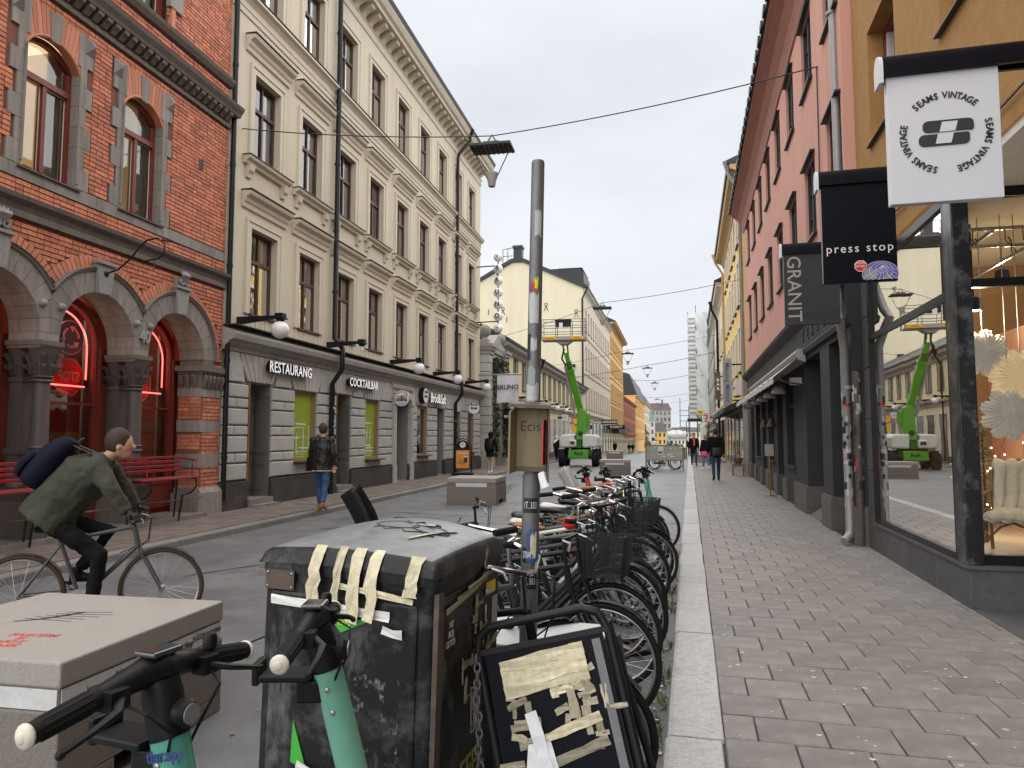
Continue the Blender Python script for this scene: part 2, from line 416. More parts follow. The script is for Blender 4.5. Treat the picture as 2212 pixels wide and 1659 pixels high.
mat('shop_black', (0.014, 0.015, 0.018), 0.35, var=0.15, dirt=((0.22, 0.22, 0.23), 0.7, 5))
mat('pipe_grey', (0.30, 0.29, 0.28), 0.45, 0.2, var=0.12, vs=5)
mat('win_grey', (0.16, 0.16, 0.155), 0.5, var=0.1)
mat('granite_block', (0.19, 0.165, 0.146), 0.78, var=0.34, vs=42, bump=0.45, bs=150, dirt=((0.20, 0.165, 0.14), 0.5, 3))
mat('granite_top', (0.325, 0.298, 0.272), 0.7, var=0.2, vs=40, bump=0.35, bs=150, dirt=((0.28, 0.235, 0.205), 0.6, 2.2))  # paler copy of granite_block, sky light on the top put into the colour
mat('band_white', (0.60, 0.61, 0.60), 0.45, 0.1, var=0.12, vs=12, dirt=((0.42, 0.42, 0.41), 0.5, 7))
mat('ink', (0.03, 0.03, 0.035), 0.6, var=0)
mat('ink_red', (0.55, 0.07, 0.06), 0.6, var=0)
mat('tier_teal', (0.085, 0.34, 0.265), 0.4, var=0.06, vs=5, coat=0.2)
mat('tier_mint', (0.165, 0.40, 0.30), 0.42, var=0.08, vs=5, dirt=((0.10, 0.25, 0.19), 0.35, 12))
mat('coral', (0.72, 0.075, 0.035), 0.4, var=0.05)
mat('tip_cream', (0.66, 0.63, 0.52), 0.5, var=0.1, vs=20)
mat('bin_black', (0.011, 0.0115, 0.0125), 0.42, spec=0.28, var=0.3, vs=7, dirt=((0.16, 0.16, 0.155), 0.55, 6.5), bump=0.1, bs=60)
mat('bin_side', (0.017, 0.015, 0.013), 0.5, var=0.3, vs=6, dirt=((0.10, 0.085, 0.065), 0.5, 5))
mat('bin_top', (0.20, 0.205, 0.21), 0.4, 0.1, var=0.3, vs=7, dirt=((0.09, 0.093, 0.097), 0.7, 5))
mat('paint_scrape', (0.34, 0.34, 0.33), 0.7, var=0.5, vs=30)
mat('poster_green', (0.06, 0.40, 0.05), 0.5, var=0.05)
mat('paper', (0.70, 0.70, 0.72), 0.7, var=0.08, vs=9)
mat('plate_brown', (0.115, 0.085, 0.065), 0.5, 0.4, var=0.15)
mat('graffiti_grey', (0.34, 0.34, 0.33), 0.6, var=0.2)
mat('graffiti_olive', (0.27, 0.25, 0.07), 0.5, var=0.1)
mat('skin', (0.52, 0.29, 0.20), 0.6, var=0.06)
mat('hair', (0.045, 0.028, 0.018), 0.7, var=0.2)
mat('hair_fair', (0.36, 0.22, 0.10), 0.7, var=0.2)
mat('olive', (0.047, 0.048, 0.034), 0.85, var=0.14, vs=8, bump=0.3, bs=30)
mat('navy', (0.008, 0.010, 0.020), 0.8, spec=0.15, var=0.2, vs=9, bump=0.3, bs=30)
mat('cloth_black', (0.008, 0.008, 0.009), 0.8, spec=0.15, var=0.25, vs=8, bump=0.3, bs=25)
mat('leather', (0.012, 0.0105, 0.010), 0.45, var=0.3, vs=9, bump=0.4, bs=22)
mat('jeans', (0.040, 0.085, 0.19), 0.85, var=0.25, vs=7, bump=0.3, bs=30)
mat('jeans_dark', (0.028, 0.045, 0.075), 0.85, var=0.25, vs=7)
mat('jeans_pale', (0.19, 0.25, 0.32), 0.85, var=0.2, vs=7)
mat('khaki', (0.47, 0.34, 0.23), 0.85, var=0.1, vs=7)
mat('tan_leather', (0.27, 0.095, 0.03), 0.5, var=0.15)
mat('hot_pink', (0.85, 0.09, 0.25), 0.7, var=0.05)
mat('scarf', (0.74, 0.72, 0.68), 0.9, var=0.1)
mat('orange_red', (0.75, 0.10, 0.03), 0.7, var=0.08)
mat('glove', (0.03, 0.018, 0.016), 0.8, var=0.2)
mat('bike_grey', (0.07, 0.073, 0.077), 0.4, var=0.08, coat=0.2)
mat('tyre_brown', (0.055, 0.032, 0.015), 0.7, var=0.15)
mat('lift_green', (0.095, 0.36, 0.02), 0.45, var=0.1, dirt=((0.10, 0.16, 0.05), 0.5, 3))
mat('lift_green_dark', (0.035, 0.15, 0.012), 0.45, var=0.08)
mat('lift_white', (0.66, 0.66, 0.62), 0.45, var=0.08, vs=2, dirt=((0.45, 0.42, 0.36), 0.4, 3))
mat('lift_yellow', (0.80, 0.42, 0.02), 0.5, var=0.06)
mat('plexi_dirty', (0.33, 0.35, 0.31), 0.4, var=0.2, vs=3, dirt=((0.62, 0.58, 0.42), 0.8, 3.2))
mat('tarp', (0.60, 0.60, 0.59), 0.55, var=0.1, vs=1.5)
mat('green_dark', (0.035, 0.065, 0.025), 0.8, var=0.3, rnd=0.45)
mat('ivy_pale', (0.20, 0.17, 0.14), 0.8, rnd=0.4)
mat('bark', (0.09, 0.06, 0.04), 0.9, var=0.2)
mat('terracotta', (0.20, 0.09, 0.05), 0.8, var=0.15)
mat('brass', (0.46, 0.27, 0.06), 0.3, 0.9, var=0.08)
mat('awning_cloth', (0.62, 0.56, 0.52), 0.85, var=0.1, vs=4)
mat('press_navy', (0.0045, 0.005, 0.009), 0.35, var=0.06, spec=0.12)
mat('granit_grey', (0.040, 0.042, 0.048), 0.4, spec=0.2, var=0.05)
mat('granit_ghost', (0.028, 0.030, 0.035), 0.4, var=0)
mat('globe_violet', (0.16, 0.12, 0.45), 0.45, var=0.05)
mat('globe_grey', (0.30, 0.30, 0.33), 0.45, var=0.05)
mat('bulb_warm', (1.0, 0.72, 0.35), 0.4, var=0, emit=3.0)
mat('bulb_white', (1.0, 0.93, 0.80), 0.4, var=0, emit=5.0)
mat('paper_star', (0.80, 0.73, 0.64), 0.85, var=0.08, vs=4, emit=0.03)
mat('paper_star_lit', (0.88, 0.72, 0.46), 0.85, var=0.06, vs=4, emit=0.08)
mat('peach', (0.72, 0.40, 0.26), 0.85, var=0.06)
mat('rattan', (0.26, 0.125, 0.045), 0.5, var=0.2, vs=12)
mat('fleece', (0.72, 0.64, 0.50), 0.95, var=0.12, vs=14, bump=0.5, bs=60)
mat('shop_ochre', (0.28, 0.165, 0.07), 0.9, var=0.12, vs=1)
mat('shop_floor', (0.50, 0.43, 0.33), 0.5, var=0.1, vs=2)
mat('burger_orange', (0.75, 0.30, 0.04), 0.5, var=0.05)
mat('burger_bun', (0.55, 0.22, 0.06), 0.6, var=0.1)
mat('burger_leaf', (0.18, 0.32, 0.05), 0.6, var=0.1)
mat('cup_navy', (0.05, 0.03, 0.09), 0.5, var=0.05)
mat('flag_yellow', (0.80, 0.48, 0.03), 0.5, var=0)
mat('flag_blue', (0.05, 0.16, 0.42), 0.5, var=0)
mat('verdigris', (0.24, 0.42, 0.36), 0.7, var=0.1)
mat('roof_grey', (0.17, 0.16, 0.16), 0.7, var=0.15)
mat('roof_plum', (0.17, 0.12, 0.125), 0.7, var=0.15)
mat('box_wood', (0.23, 0.195, 0.11), 0.6, var=0.25, vs=9, dirt=((0.12, 0.105, 0.07), 0.6, 14), streak=True)
mat('rust_metal', (0.11, 0.085, 0.07), 0.6, 0.4, var=0.3, vs=9, dirt=((0.22, 0.19, 0.16), 0.5, 8))
mat('sticker_white', (0.46, 0.47, 0.46), 0.6, var=0.2, vs=25)
mat('sticker_black', (0.02, 0.02, 0.022), 0.55, var=0.2)
mat('saddle_cream', (0.62, 0.58, 0.48), 0.6, var=0.1)
mat('saddle_tan', (0.32, 0.13, 0.05), 0.5, var=0.12)
mat('seat_grey', (0.42, 0.42, 0.41), 0.55, var=0.08)
mat('basket_black', (0.014, 0.014, 0.015), 0.55, var=0.1)
mat('net', (0.66, 0.67, 0.675), 0.6, var=0.12, vs=2, streak=True)
mat('yellow_sign', (0.85, 0.66, 0.02), 0.5, var=0.03)
mat('seven_red', (0.80, 0.06, 0.03), 0.5, var=0)
mat('seven_green', (0.02, 0.25, 0.10), 0.5, var=0)
mat('apo_green', (0.12, 0.42, 0.14), 0.5, var=0)
mat('mass_grey', (0.36, 0.34, 0.31), 0.6, var=0.08)
mat('mass_blue', (0.05, 0.10, 0.26), 0.5, var=0)
mat('lit_sign', (0.85, 0.85, 0.85), 0.5, var=0, emit=0.12)
glass_mat('glass', 1.6, 2.2)
glass_mat('glass_shop', 1.5, 0.9, wave=0.006)
glass_mat('glass_dark', 1.6, 1.8, tint=(0.45, 0.47, 0.47))

def scuff_mat(name, col, lo, hi, sc, stretch=(1, 1, 1), det=8):
    """Thin worn paint or paste layer: opaque only where the noise is high."""
    m = bpy.data.materials.new(name); m.use_nodes = True; n = m.node_tree.nodes; l = m.node_tree.links; b = n['Principled BSDF']
    b.inputs['Base Color'].default_value = (*col, 1); b.inputs['Roughness'].default_value = .75
    tc = n.new('ShaderNodeTexCoord'); mp = n.new('ShaderNodeMapping'); mp.inputs['Scale'].default_value = stretch; nz = n.new('ShaderNodeTexNoise'); nz.inputs['Scale'].default_value = sc; nz.inputs['Detail'].default_value = det; nz.inputs['Roughness'].default_value = .72
    r = n.new('ShaderNodeMapRange'); r.inputs[1].default_value = lo; r.inputs[2].default_value = hi; l.new(tc.outputs['Object'], mp.inputs[0]); l.new(mp.outputs[0], nz.inputs['Vector']); l.new(nz.outputs['Fac'], r.inputs[0]); l.new(r.outputs[0], b.inputs['Alpha']); MATS[name] = m
scuff_mat('scuff_wide', (.20, .20, .195), .56, .80, 5, (1, 1, .35))
scuff_mat('scuff_dense', (.40, .40, .39), .53, .66, 9, (1, 1, .8), 10)
scuff_mat('scuff_white', (.55, .55, .54), .60, .64, 4, (1, 1, .6), 9)
# ---------------------------------------------------------------- ground, pavements, kerbs
g = MB()
ys = [-90, -20, 0, 10, 20, 30, 40, 46, 52, 58, 64, 70, 90, 120, 160, 220, 300, 420, 700]
for a, b in zip(ys, ys[1:]):
    g.quad((-300, a, gz(a)), (300, a, gz(a)), (300, b, gz(b)), (-300, b, gz(b)))
struct('ground', g, 'asphalt', smooth=False)
for n_, (x0, x1, y0, y1) in enumerate([(-4.9, -3.1, 8.4, 10.6), (-2.9, -2.1, 14, 22), (-5.6, -4.4, 19, 24)]):
    m = MB(); k = 10; pts = []
    for i in range(k * 4):
        t = i / (k * 4); e = int(t * 4); f = t * 4 - e
        p = [(x0 + (x1 - x0) * f, y0), (x1, y0 + (y1 - y0) * f), (x1 - (x1 - x0) * f, y1), (x0, y1 - (y1 - y0) * f)][e]
        pts.append((p[0] + random.uniform(-.04, .04), p[1] + random.uniform(-.04, .04), 0.004))
    m.add(pts, [tuple(range(len(pts)))])
    struct('road_patch', m, 'asphalt_patch', smooth=False)
for k, (x, y, a, n_) in enumerate([(-5.5, 7.5, 1.2, 40), (-3.2, 4.5, 1.35, 60), (-1.9, 9, 1.62, 70), (-6.0, 12, .2, 30), (-4.2, 20, 1.5, 60), (-5.8, 15, .1, 36), (-3.6, 11.5, .0, 34)]):
    m = MB(); rs = random.Random(k); p = Vector((x, y, .005)); L0 = []
    for j in range(n_): a += rs.gauss(0, .10) - (.02 if a > 1.9 else -.02 if a < 0 else 0); p = p + Vector((cos(a), sin(a), 0)) * .17; L0.append(p.copy())
    m.tube(L0, [(rs.uniform(.006, .018), .0006) for _ in L0], 4); struct('road_crack', m, 'rubber')
def slab_mesh(name, w, d, h, m, ch=0.005):
    b = MB(); x, y = w / 2, d / 2
    b.add([(-x, -y, 0), (x, -y, 0), (x, y, 0), (-x, y, 0), (-x, -y, h - ch), (x, -y, h - ch), (x, y, h - ch), (-x, y, h - ch),
           (-x + ch, -y + ch, h), (x - ch, -y + ch, h), (x - ch, y - ch, h), (-x + ch, y - ch, h)],
          [(0, 1, 5, 4), (1, 2, 6, 5), (2, 3, 7, 6), (3, 0, 4, 7), (4, 5, 9, 8), (5, 6, 10, 9), (6, 7, 11, 10), (7, 4, 8, 11), (8, 9, 10, 11)])
    return b.mesh(name, m, smooth=False)
# right pavement
pav_r = thing('pavement_right', None, None, R(0, 0, 0), RZ, kind='structure')
b = MB()
for a, c in [(-30, 40), (40, 60), (60, 75)]:
    b.box(0.12, 6, a, c, -0.4 + gz(c), 0.086 + (gz(a) + gz(c)) / 2)
b.build('bed', 'joint', pav_r, smooth=False)
tile_me = slab_mesh('paving_tile', 0.336, 0.317, 0.034, 'tile')
rest = MB(); count = 0
row = 0; al = -1.0
while al < 44:
    lat0 = 0.145 if row % 2 == 0 else -0.03
    x = lat0
    while x < 2.44:
        xa, xb = max(x, 0.145), min(x + 0.345, 2.448 if al < 7.4 else 2.62)
        if xb - xa > 0.05:
            cx, cy = (xa + xb) / 2, al + 0.165
            full = xb - xa > 0.33
            zz = 0.068 + random.uniform(0, 0.003)
            if al > 3.2 and count < 300:
                o = obj('paving_tile', tile_me, pav_r, (cx, cy, zz)); o.rotation_euler = (random.gauss(0, .004), random.gauss(0, .004), random.gauss(0, .004)); count += 1
                if not full: o.scale = ((xb - xa - .009) / 0.336, 1, 1)
            else:
                hw, hd = (xb - xa) / 2 - .0045, .1585
                rest.add([(cx - hw, cy - hd, zz), (cx + hw, cy - hd, zz), (cx + hw, cy + hd, zz), (cx - hw, cy + hd, zz), (cx - hw, cy - hd, zz + .034), (cx + hw, cy - hd, zz + .034), (cx + hw, cy + hd, zz + .034), (cx - hw, cy + hd, zz + .034)],
                         [(0, 1, 5, 4), (1, 2, 6, 5), (2, 3, 7, 6), (3, 0, 4, 7), (4, 5, 6, 7)])
        x += 0.345
    row += 1; al += 0.33
tag(rest.build('paving_tiles', 'tile', pav_r, smooth=False), kind='stuff')
al = -2.0
k = MB()
for j in range(4): pass
def kerb_mesh(w, h, m):
    b = MB(); b.prism([(-w / 2, 0), (w / 2, 0), (w / 2, h - .006), (w / 2 - .006, h), (-w / 2 + .03, h), (-w / 2 + .008, h - .012), (-w / 2, h - .03)], 0, 0.99, 'y')
    return b.mesh('kerb_stone', m, smooth=False)
kr = kerb_mesh(0.29, 0.19, 'kerb_granite')
stops = [-2, -1, 0, 1.1, 2.2, 3.1, 3.91, 4.67, 5.95, 6.66, 7.93, 9.1, 9.96]
while stops[-1] < 72: stops.append(stops[-1] + random.uniform(0.8, 1.3))
for a, c in zip(stops, stops[1:]):
    o = obj('kerb_stone', kr, pav_r, (-0.005 + random.uniform(-.006, .006), a, -0.085 + random.uniform(-.004, .004) + gz(a))); o.scale = (1, (c - a - .006) / .99, 1); o.rotation_euler = (0, 0, random.gauss(0, .003))
# left pavement
pav_l = thing('pavement_left', None, None, LO, LZ, kind='structure')
b = MB()
for a, c in [(-30, 27), (27, 45), (45, 68)]:
    b.box(-1.6, 1.7, a, c, -0.6, 0.105 + (gz(a + 13) + gz(c + 13)) / 2)
b.build('bed', 'joint', pav_l, smooth=False)
rest = MB(); row = 0; al = -8.0
while al < 30:
    x = -1.2 + (0.25 if row % 2 else 0)
    while x < 1.62:
        xb = min(x + .5, 1.62); zz = 0.08 + random.uniform(0, .005)
        if xb - x > .06:
            x0_, x1_, y0_, y1_ = x + .006, xb - .006, al + .006, al + .29
            rest.add([(x0_, y0_, zz), (x1_, y0_, zz), (x1_, y1_, zz), (x0_, y1_, zz), (x0_, y0_, zz + .04), (x1_, y0_, zz + .04), (x1_, y1_, zz + .04), (x0_, y1_, zz + .04)],
                     [(0, 1, 5, 4), (1, 2, 6, 5), (2, 3, 7, 6), (3, 0, 4, 7), (4, 5, 6, 7)])
        x += .5
    row += 1; al += .3
tag(rest.build('paving_slabs', 'slab_brown', pav_l, smooth=False), kind='stuff')
kl = kerb_mesh(0.16, 0.2, 'kerb_grey')
al = -8.0
while al < 50:
    c = al + random.uniform(.8, 1.25)
    o = obj('kerb_stone', kl, pav_l, (1.71 + random.uniform(-.008, .008), al, -0.085 + gz(al + 13))); o.scale = (-1, (c - al - .006) / .99, 1)
    al = c
pav_f = thing('pavement_far', None, None, GO, -GA, kind='structure')
b = MB()
for a, c in [(-1, 30), (30, 60), (60, 100), (100, 150)]:
    b.box(-2, 1.7, a, c, -6, 0.10 + (gz(a + 80) + gz(c + 80)) / 2)
b.build('surface', 'slab_brown', pav_f, smooth=False)
# small things nobody counts: gum, weeds, litter
b = MB()
for i in range(260):
    al = 3.2 + 14 * random.random() ** 1.6; lat = random.uniform(.2, 2.35); r = random.uniform(.006, .017)
    if 2.0 < lat and al > 11: continue
    p = R(lat, al, 0.106); n_ = 8
    b.add([(p.x + r * cos(2 * pi * j / n_) * random.uniform(.8, 1.3), p.y + r * sin(2 * pi * j / n_) * random.uniform(.8, 1.1), p.z) for j in range(n_)], [tuple(range(n_))])
tag(b.build('chewing_gum', 'gum', smooth=False), 'pale trodden chewing gum spots on the brown paving', 'gum', kind='stuff')
b = MB()
for cx, n_ in [(7.2, 40), (7.9, 30), (8.6, 20), (4.6, 40), (5.1, 45), (4.1, 25), (5.9, 25), (10.4, 20)]:
    for i in range(int(n_ * .8)):
        al = cx + random.gauss(0, .13); lat = -.17 - abs(random.gauss(0, .035)); p = R(lat, al, 0); h = random.uniform(.02, .09); a = random.uniform(0, 2 * pi); w = random.uniform(.004, .010)
        q = p + Vector((random.gauss(0, .03), random.gauss(0, .03), h)); d = Vector((cos(a), sin(a), 0)) * w
        b.add([p - d, p + d, q], [(0, 1, 2)])
tag(b.build('kerb_weeds', 'weed', smooth=False), 'small green weeds growing along the pale kerb', 'weeds', kind='stuff')
b = MB()
for i in range(420):
    if i < 270: p = R(-.16 - abs(random.gauss(0, .14)), 2.5 + 12 * random.random(), .006)
    elif i < 340: p = L(1.8 + abs(random.gauss(0, .1)), -6 + 26 * random.random(), .008)
    else: p = Vector((random.uniform(-5, -.5), random.uniform(2.8, 16), .008))
    b.use(0 if random.random() < .6 else 1); r = random.uniform(.008, .026); a = random.uniform(0, 6.3)
    b.add([(p.x + r * cos(a + t) * random.uniform(.6, 1), p.y + r * sin(a + t) * random.uniform(.5, 1), p.z + random.uniform(0, .012)) for t in (0, 1.6, 3.1, 4.7)], [(0, 1, 2, 3)])
tag(b.build('gutter_litter', ['litter_paper', 'leaf_litter'], smooth=False), 'scraps of paper and dead leaves lying in the gutters', 'litter', kind='stuff')
# ---------------------------------------------------------------- red brick building with arches (x outward, y along the street, wall plane at x = 0)
bb = thing('brick_building', 'red brick building with grey stone arches and dark red windows', 'building', (-8.7, 0, 0))
AC = [4.09, 6.02, 7.95, 9.88, 11.81]; AR = 0.79; AO = 1.14; ASP = 3.18; YE = 13.25; Y0 = 2.0
WC = [4.95, 6.87, 8.79, 10.72]
WIN = [(c - .5, c + .5, 5.5, 7.6) for c in WC]; TOPW = [(c - .5, c + .5, 9.2, 11.3) for c in WC]
holes = [(AC[0] - AR, AC[-1] + AR, .12, 3.06)] + [(c - AR, c + AR, 3.06, ASP + AR) for c in AC] + WIN + TOPW
b = MB(); wall_holes(b, Y0, YE, 0.1, 12.6, holes, 0.12, x=-0.02, rev=False)
b.quad((-.02, YE, .1), (-9, YE, .1), (-9, YE, 12.6), (-.02, YE, 12.6)); b.quad((-.02, Y0, 12.6), (-9, Y0, 12.6), (-9, YE, 12.6), (-.02, YE, 12.6)); b.quad((-.02, Y0, .1), (-9, Y0, .1), (-9, Y0, 12.6), (-.02, Y0, 12.6))
wall = b.build('wall', 'mortar', bb, smooth=False)
def seg_top(c, y, zs, zt, hw):   # height of a segmental arch over an opening
    h = zt - zs; rr = (hw * hw + h * h) / (2 * h); return zt - rr + sqrt(max(0, rr * rr - (y - c) ** 2))
def in_stone(y, z, pad=0.0):
    for c in AC:
        d = sqrt((y - c) ** 2 + max(0, z - ASP) ** 2) if z > ASP else abs(y - c)
        if z > ASP - .1 and d < 1.33 + pad: return True
        if z <= ASP - .1 and abs(y - c) < AR + .02: return True
    if z < 3.02 and (y < 12.62): return True
    if 0 <= z < .66: return True
    for a, e in [(1.05, 1.32), (1.75, 1.98), (2.45, 2.62), (2.62, 3.02)]:
        if y > 12.55 and a < z < e: return True
    for a, e in [(4.72, 5.04), (5.28, 5.5), (8.16, 8.62), (9.06, 9.24)]:
        if a - .02 < z < e + .02: return True
    for c in WC:
        if abs(y - c) < .5 + .02 and 5.4 < z < 7.65: return True
        if 5.4 < z < 7.9:
            k = int((z - 5.5) / .33); ext = .24 if k % 2 == 0 else .12
            if abs(y - c) < .5 + ext + pad: return True
        if 7.2 < z < 8.02 and abs(y - c) < .72 and z < 7.98: return True
        if abs(y - c) < .52 and 9.1 < z < 11.3: return True
        if 9.24 < z < 11.3:
            k = int((z - 9.24) / .4)
            if k % 3 == 1 and .5 < abs(y - c) < .78: return True
    return False
BL, BH = 0.25, 0.065
brick_me = {}
def brick_mesh(l):
    if l not in brick_me:
        q = MB(); y, z = l / 2, BH / 2
        q.add([(0, -y, -z), (0, y, -z), (0, y, z), (0, -y, z), (.028, -y + .003, -z + .003), (.028, y - .003, -z + .003), (.028, y - .003, z - .003), (.028, -y + .003, z - .003)],
              [(4, 5, 6, 7), (0, 1, 5, 4), (1, 2, 6, 5), (2, 3, 7, 6), (3, 0, 4, 7)])
        brick_me[l] = q.mesh('brick', 'brick', smooth=False)
    return brick_me[l]
allb = []
z = .15; row = 0
while z < 12.5:
    y = 6.3 + (0.13 if row % 2 else 0)
    pat = 0
    while y < YE - .02:
        l = BL if (pat + row) % 3 != 0 else .12
        pat += 1
        yb = min(y + l, YE)
        if yb - y > .04:
            ok = not (in_stone(y + .02, z) or in_stone(yb - .02, z))
            if not ok and not in_stone((y + yb) / 2, z) and yb - y > .2:   # cut brick at an edge
                if in_stone(y + .02, z): y2, yb2 = (y + yb) / 2, yb
                else: y2, yb2 = y, (y + yb) / 2
                if not (in_stone(y2 + .02, z) or in_stone(yb2 - .02, z)): allb.append(((y2 + yb2) / 2, z, yb2 - y2 - .001))
            elif ok: allb.append(((y + yb) / 2, z, yb - y))
        y += l + .01
    z += .075; row += 1
cy = lambda q: (q[0] - 9.2) ** 2 + ((q[1] - 6.2) * .6) ** 2
vis = sorted([q for q in allb if q[0] > 8.0 and q[2] > .2], key=cy)[:300]
vs_ = set(vis)
rest = MB()
for q in allb:
    yy, zz, l = q; pr_ = random.uniform(-.004, .003)
    if q in vs_:
        obj('brick', brick_mesh(round(l, 3)), wall, (-.02 + pr_, yy, zz))
    else:
        y, hz = l / 2, BH / 2
        rest.add([(-.02, yy - y, zz - hz), (-.02, yy + y, zz - hz), (-.02, yy + y, zz + hz), (-.02, yy - y, zz + hz), (.008 + pr_, yy - y + .003, zz - hz + .003), (.008 + pr_, yy + y - .003, zz - hz + .003), (.008 + pr_, yy + y - .003, zz + hz - .003), (.008 + pr_, yy - y + .003, zz + hz - .003)],
                 [(4, 5, 6, 7), (0, 1, 5, 4), (1, 2, 6, 5), (2, 3, 7, 6), (3, 0, 4, 7)])
tag(rest.build('bricks', 'brick', bb, smooth=False), kind='stuff')
# arches: stone voussoirs with a brick ring outside
for ai, c in enumerate(AC):
    if ai < 2: continue
    ar = thing('arch', None, None); ar.parent = bb; ar.location = (0, c, ASP)
    NV = 13
    for i in range(NV):
        a0, a1 = pi * i / NV + .004, pi * (i + 1) / NV - .004
        lim = lambda a: min(AO, .962 / abs(cos(a))) if (ai < len(AC) - 1 or cos(a) < 0) and abs(cos(a)) > .01 else AO
        pts = [(AR * cos(a0), AR * sin(a0)), (lim(a0) * cos(a0), lim(a0) * sin(a0)), (lim((a0 + a1) / 2) * cos((a0 + a1) / 2), lim((a0 + a1) / 2) * sin((a0 + a1) / 2)), (lim(a1) * cos(a1), lim(a1) * sin(a1)), (AR * cos(a1), AR * sin(a1)), (AR * cos((a0 + a1) / 2), AR * sin((a0 + a1) / 2))]
        q = MB(); q.prism(pts, -.5, .045, 'x'); q.build('voussoir', 'sandstone', ar, smooth=False)
    q = MB()      # outer roll and copper flashing
    a_end = math.acos(.962 / (AO + .02)); a_s = a_end if ai < len(AC) - 1 else .02
    arc = [(.05, (AO + .01) * cos(t), (AO + .01) * sin(t)) for t in [a_s + (pi - a_end - a_s) * j / 24 for j in range(25)]]
    q.tube(arc, .035, 6); q.build('roll_moulding', 'sandstone_dark', ar)
    q = MB()
    pts = [((AO + .035) * cos(t), (AO + .035) * sin(t)) for t in [a_s + (pi - a_end - a_s) * j / 24 for j in range(25)]]
    for p0, p1 in zip(pts, pts[1:]): q.quad((-.0, *p0), (.1, *p0), (.1, *p1), (-.0, *p1))
    q.build('flashing', 'copper_flash', ar)
    nb = 44
    for i in range(nb):
        a0, a1 = pi * i / nb + .006, pi * (i + 1) / nb - .006; am = (a0 + a1) / 2
        if abs(1.26 * cos(am)) > .955 and not (ai == len(AC) - 1 and cos(am) > 0 and 1.36 * cos(am) < 1.4): continue
        q = MB(); q.prism([(1.17 * cos(a0), 1.17 * sin(a0)), (1.36 * cos(a0), 1.36 * sin(a0)), (1.36 * cos(a1), 1.36 * sin(a1)), (1.17 * cos(a1), 1.17 * sin(a1))], -.02, .012 + random.uniform(0, .004), 'x')
        q.build('brick', 'brick_arch', ar, smooth=False)
    # keystone: scroll with a leaf spray, plain block with an iron bracket on the middle one
    q = MB(); q.prism([(-.13, AR - .02), (.13, AR - .02), (.19, AO + .12), (-.19, AO + .12)], -.1, .11, 'x')
    q.box(-.02, .15, -.21, .21, AO + .10, AO + .145)
    ks = q.build('keystone', 'stone_cap', ar, smooth=False)
    if ai != 3:
        q = MB()
        for s_ in (-1, 1):
            q.tube([(.13, s_ * (.02 + .06 * cos(t) * (1 - t / 14)) + s_ * .05, AO + .22 + .055 * sin(t) * (1 - t / 14)) for t in [j * .5 for j in range(15)]], .022, 6)
        for a in (-.7, -.35, 0, .35, .7):
            q.tube([(.12, .05 * sin(a), AO + .26), (.17, .12 * sin(a), AO + .36), (.14, .2 * sin(a), AO + .30 + .15 * cos(a))], [.03, .04, .012], 6)
        q.box(-.0, .1, -.15, .15, AO + .145, AO + .3)
        q.build('leaf_ornament', 'stone_cap', ks)
    for s_ in (-1, 1):
        if s_ == 1 and ai == len(AC) - 1: continue
        q = MB(); q.sphere((.06, s_ * .80, .42), .06, 12, 8); q.build('stud', 'stone_cap', ar)
# springing blocks, columns
for ci, c in enumerate([6.985, 8.915, 10.845]):
    q = MB(); q.box(-.5, .04, c - .17, c + .17, 3.06, ASP + .01); q.build('springer', 'sandstone', bb, smooth=False)
    q = MB(); q.box(-.52, .10, c - .21, c + .21, 2.99, 3.058); q.prism([(-.5, 2.94), (.07, 2.94), (.10, 2.99), (-.5, 2.99)], c - .20, c + .20, 'y'); q.build('impost', 'sandstone_dark', bb, smooth=False)
    for kind, x in (('round', -.06), ('square', -.40)):
        col = thing('column', None, None); col.parent = bb; col.location = (x, c, 0)
        q = MB()
        if kind == 'round':
            q.lathe([(.135, 1.02), (.125, 1.1), (.12, 1.6), (.108, 2.5)], n=20)
            for zz, r in [(1.0, .15), (1.42, .14), (1.50, .13), (2.47, .125), (2.53, .12)]: q.torus((0, 0, zz), r, .02, 'z', 20, 6)
        else:
            q.box(-.11, .11, -.11, .11, 1.0, 2.5); q.box(-.13, .13, -.13, .13, 1.4, 1.5); q.box(-.125, .125, -.125, .125, 2.46, 2.53)
        q.build('shaft', 'column_dark', col)
        q = MB()
        q.lathe([(.115, 2.53), (.12, 2.6), (.15, 2.75), (.19, 2.9), (.2, 2.94)], n=12)
        for t in range(8):
            a = t * pi / 4
            for (r0, z0, r1, z1, r2, z2) in [(.12, 2.56, .17, 2.70, .21, 2.68)] + ([(.14, 2.70, .20, 2.86, .245, 2.85)] if t % 2 else []):
                q.tube([(r0 * cos(a), r0 * sin(a), z0), (r1 * cos(a), r1 * sin(a), z1), (r2 * cos(a), r2 * sin(a), z2), (r2 * .97 * cos(a), r2 * .97 * sin(a), z2 - .04)], [.03, .042, .03, .015], 5)
        q.build('capital', 'column_dark', col)
        q = MB(); q.box(-.17, .17, -.17, .17, .72, .86); q.box(-.15, .15, -.15, .15, .86, .93); q.lathe([(.165, .93), (.16, .97), (.14, 1.0)], n=18); q.build('base', 'column_dark', col, smooth=False)
    q = MB(); q.box(-.6, .09, c - .22, c + .22, .1, .72); q.build('pedestal', 'sandstone_dark', bb, smooth=False)
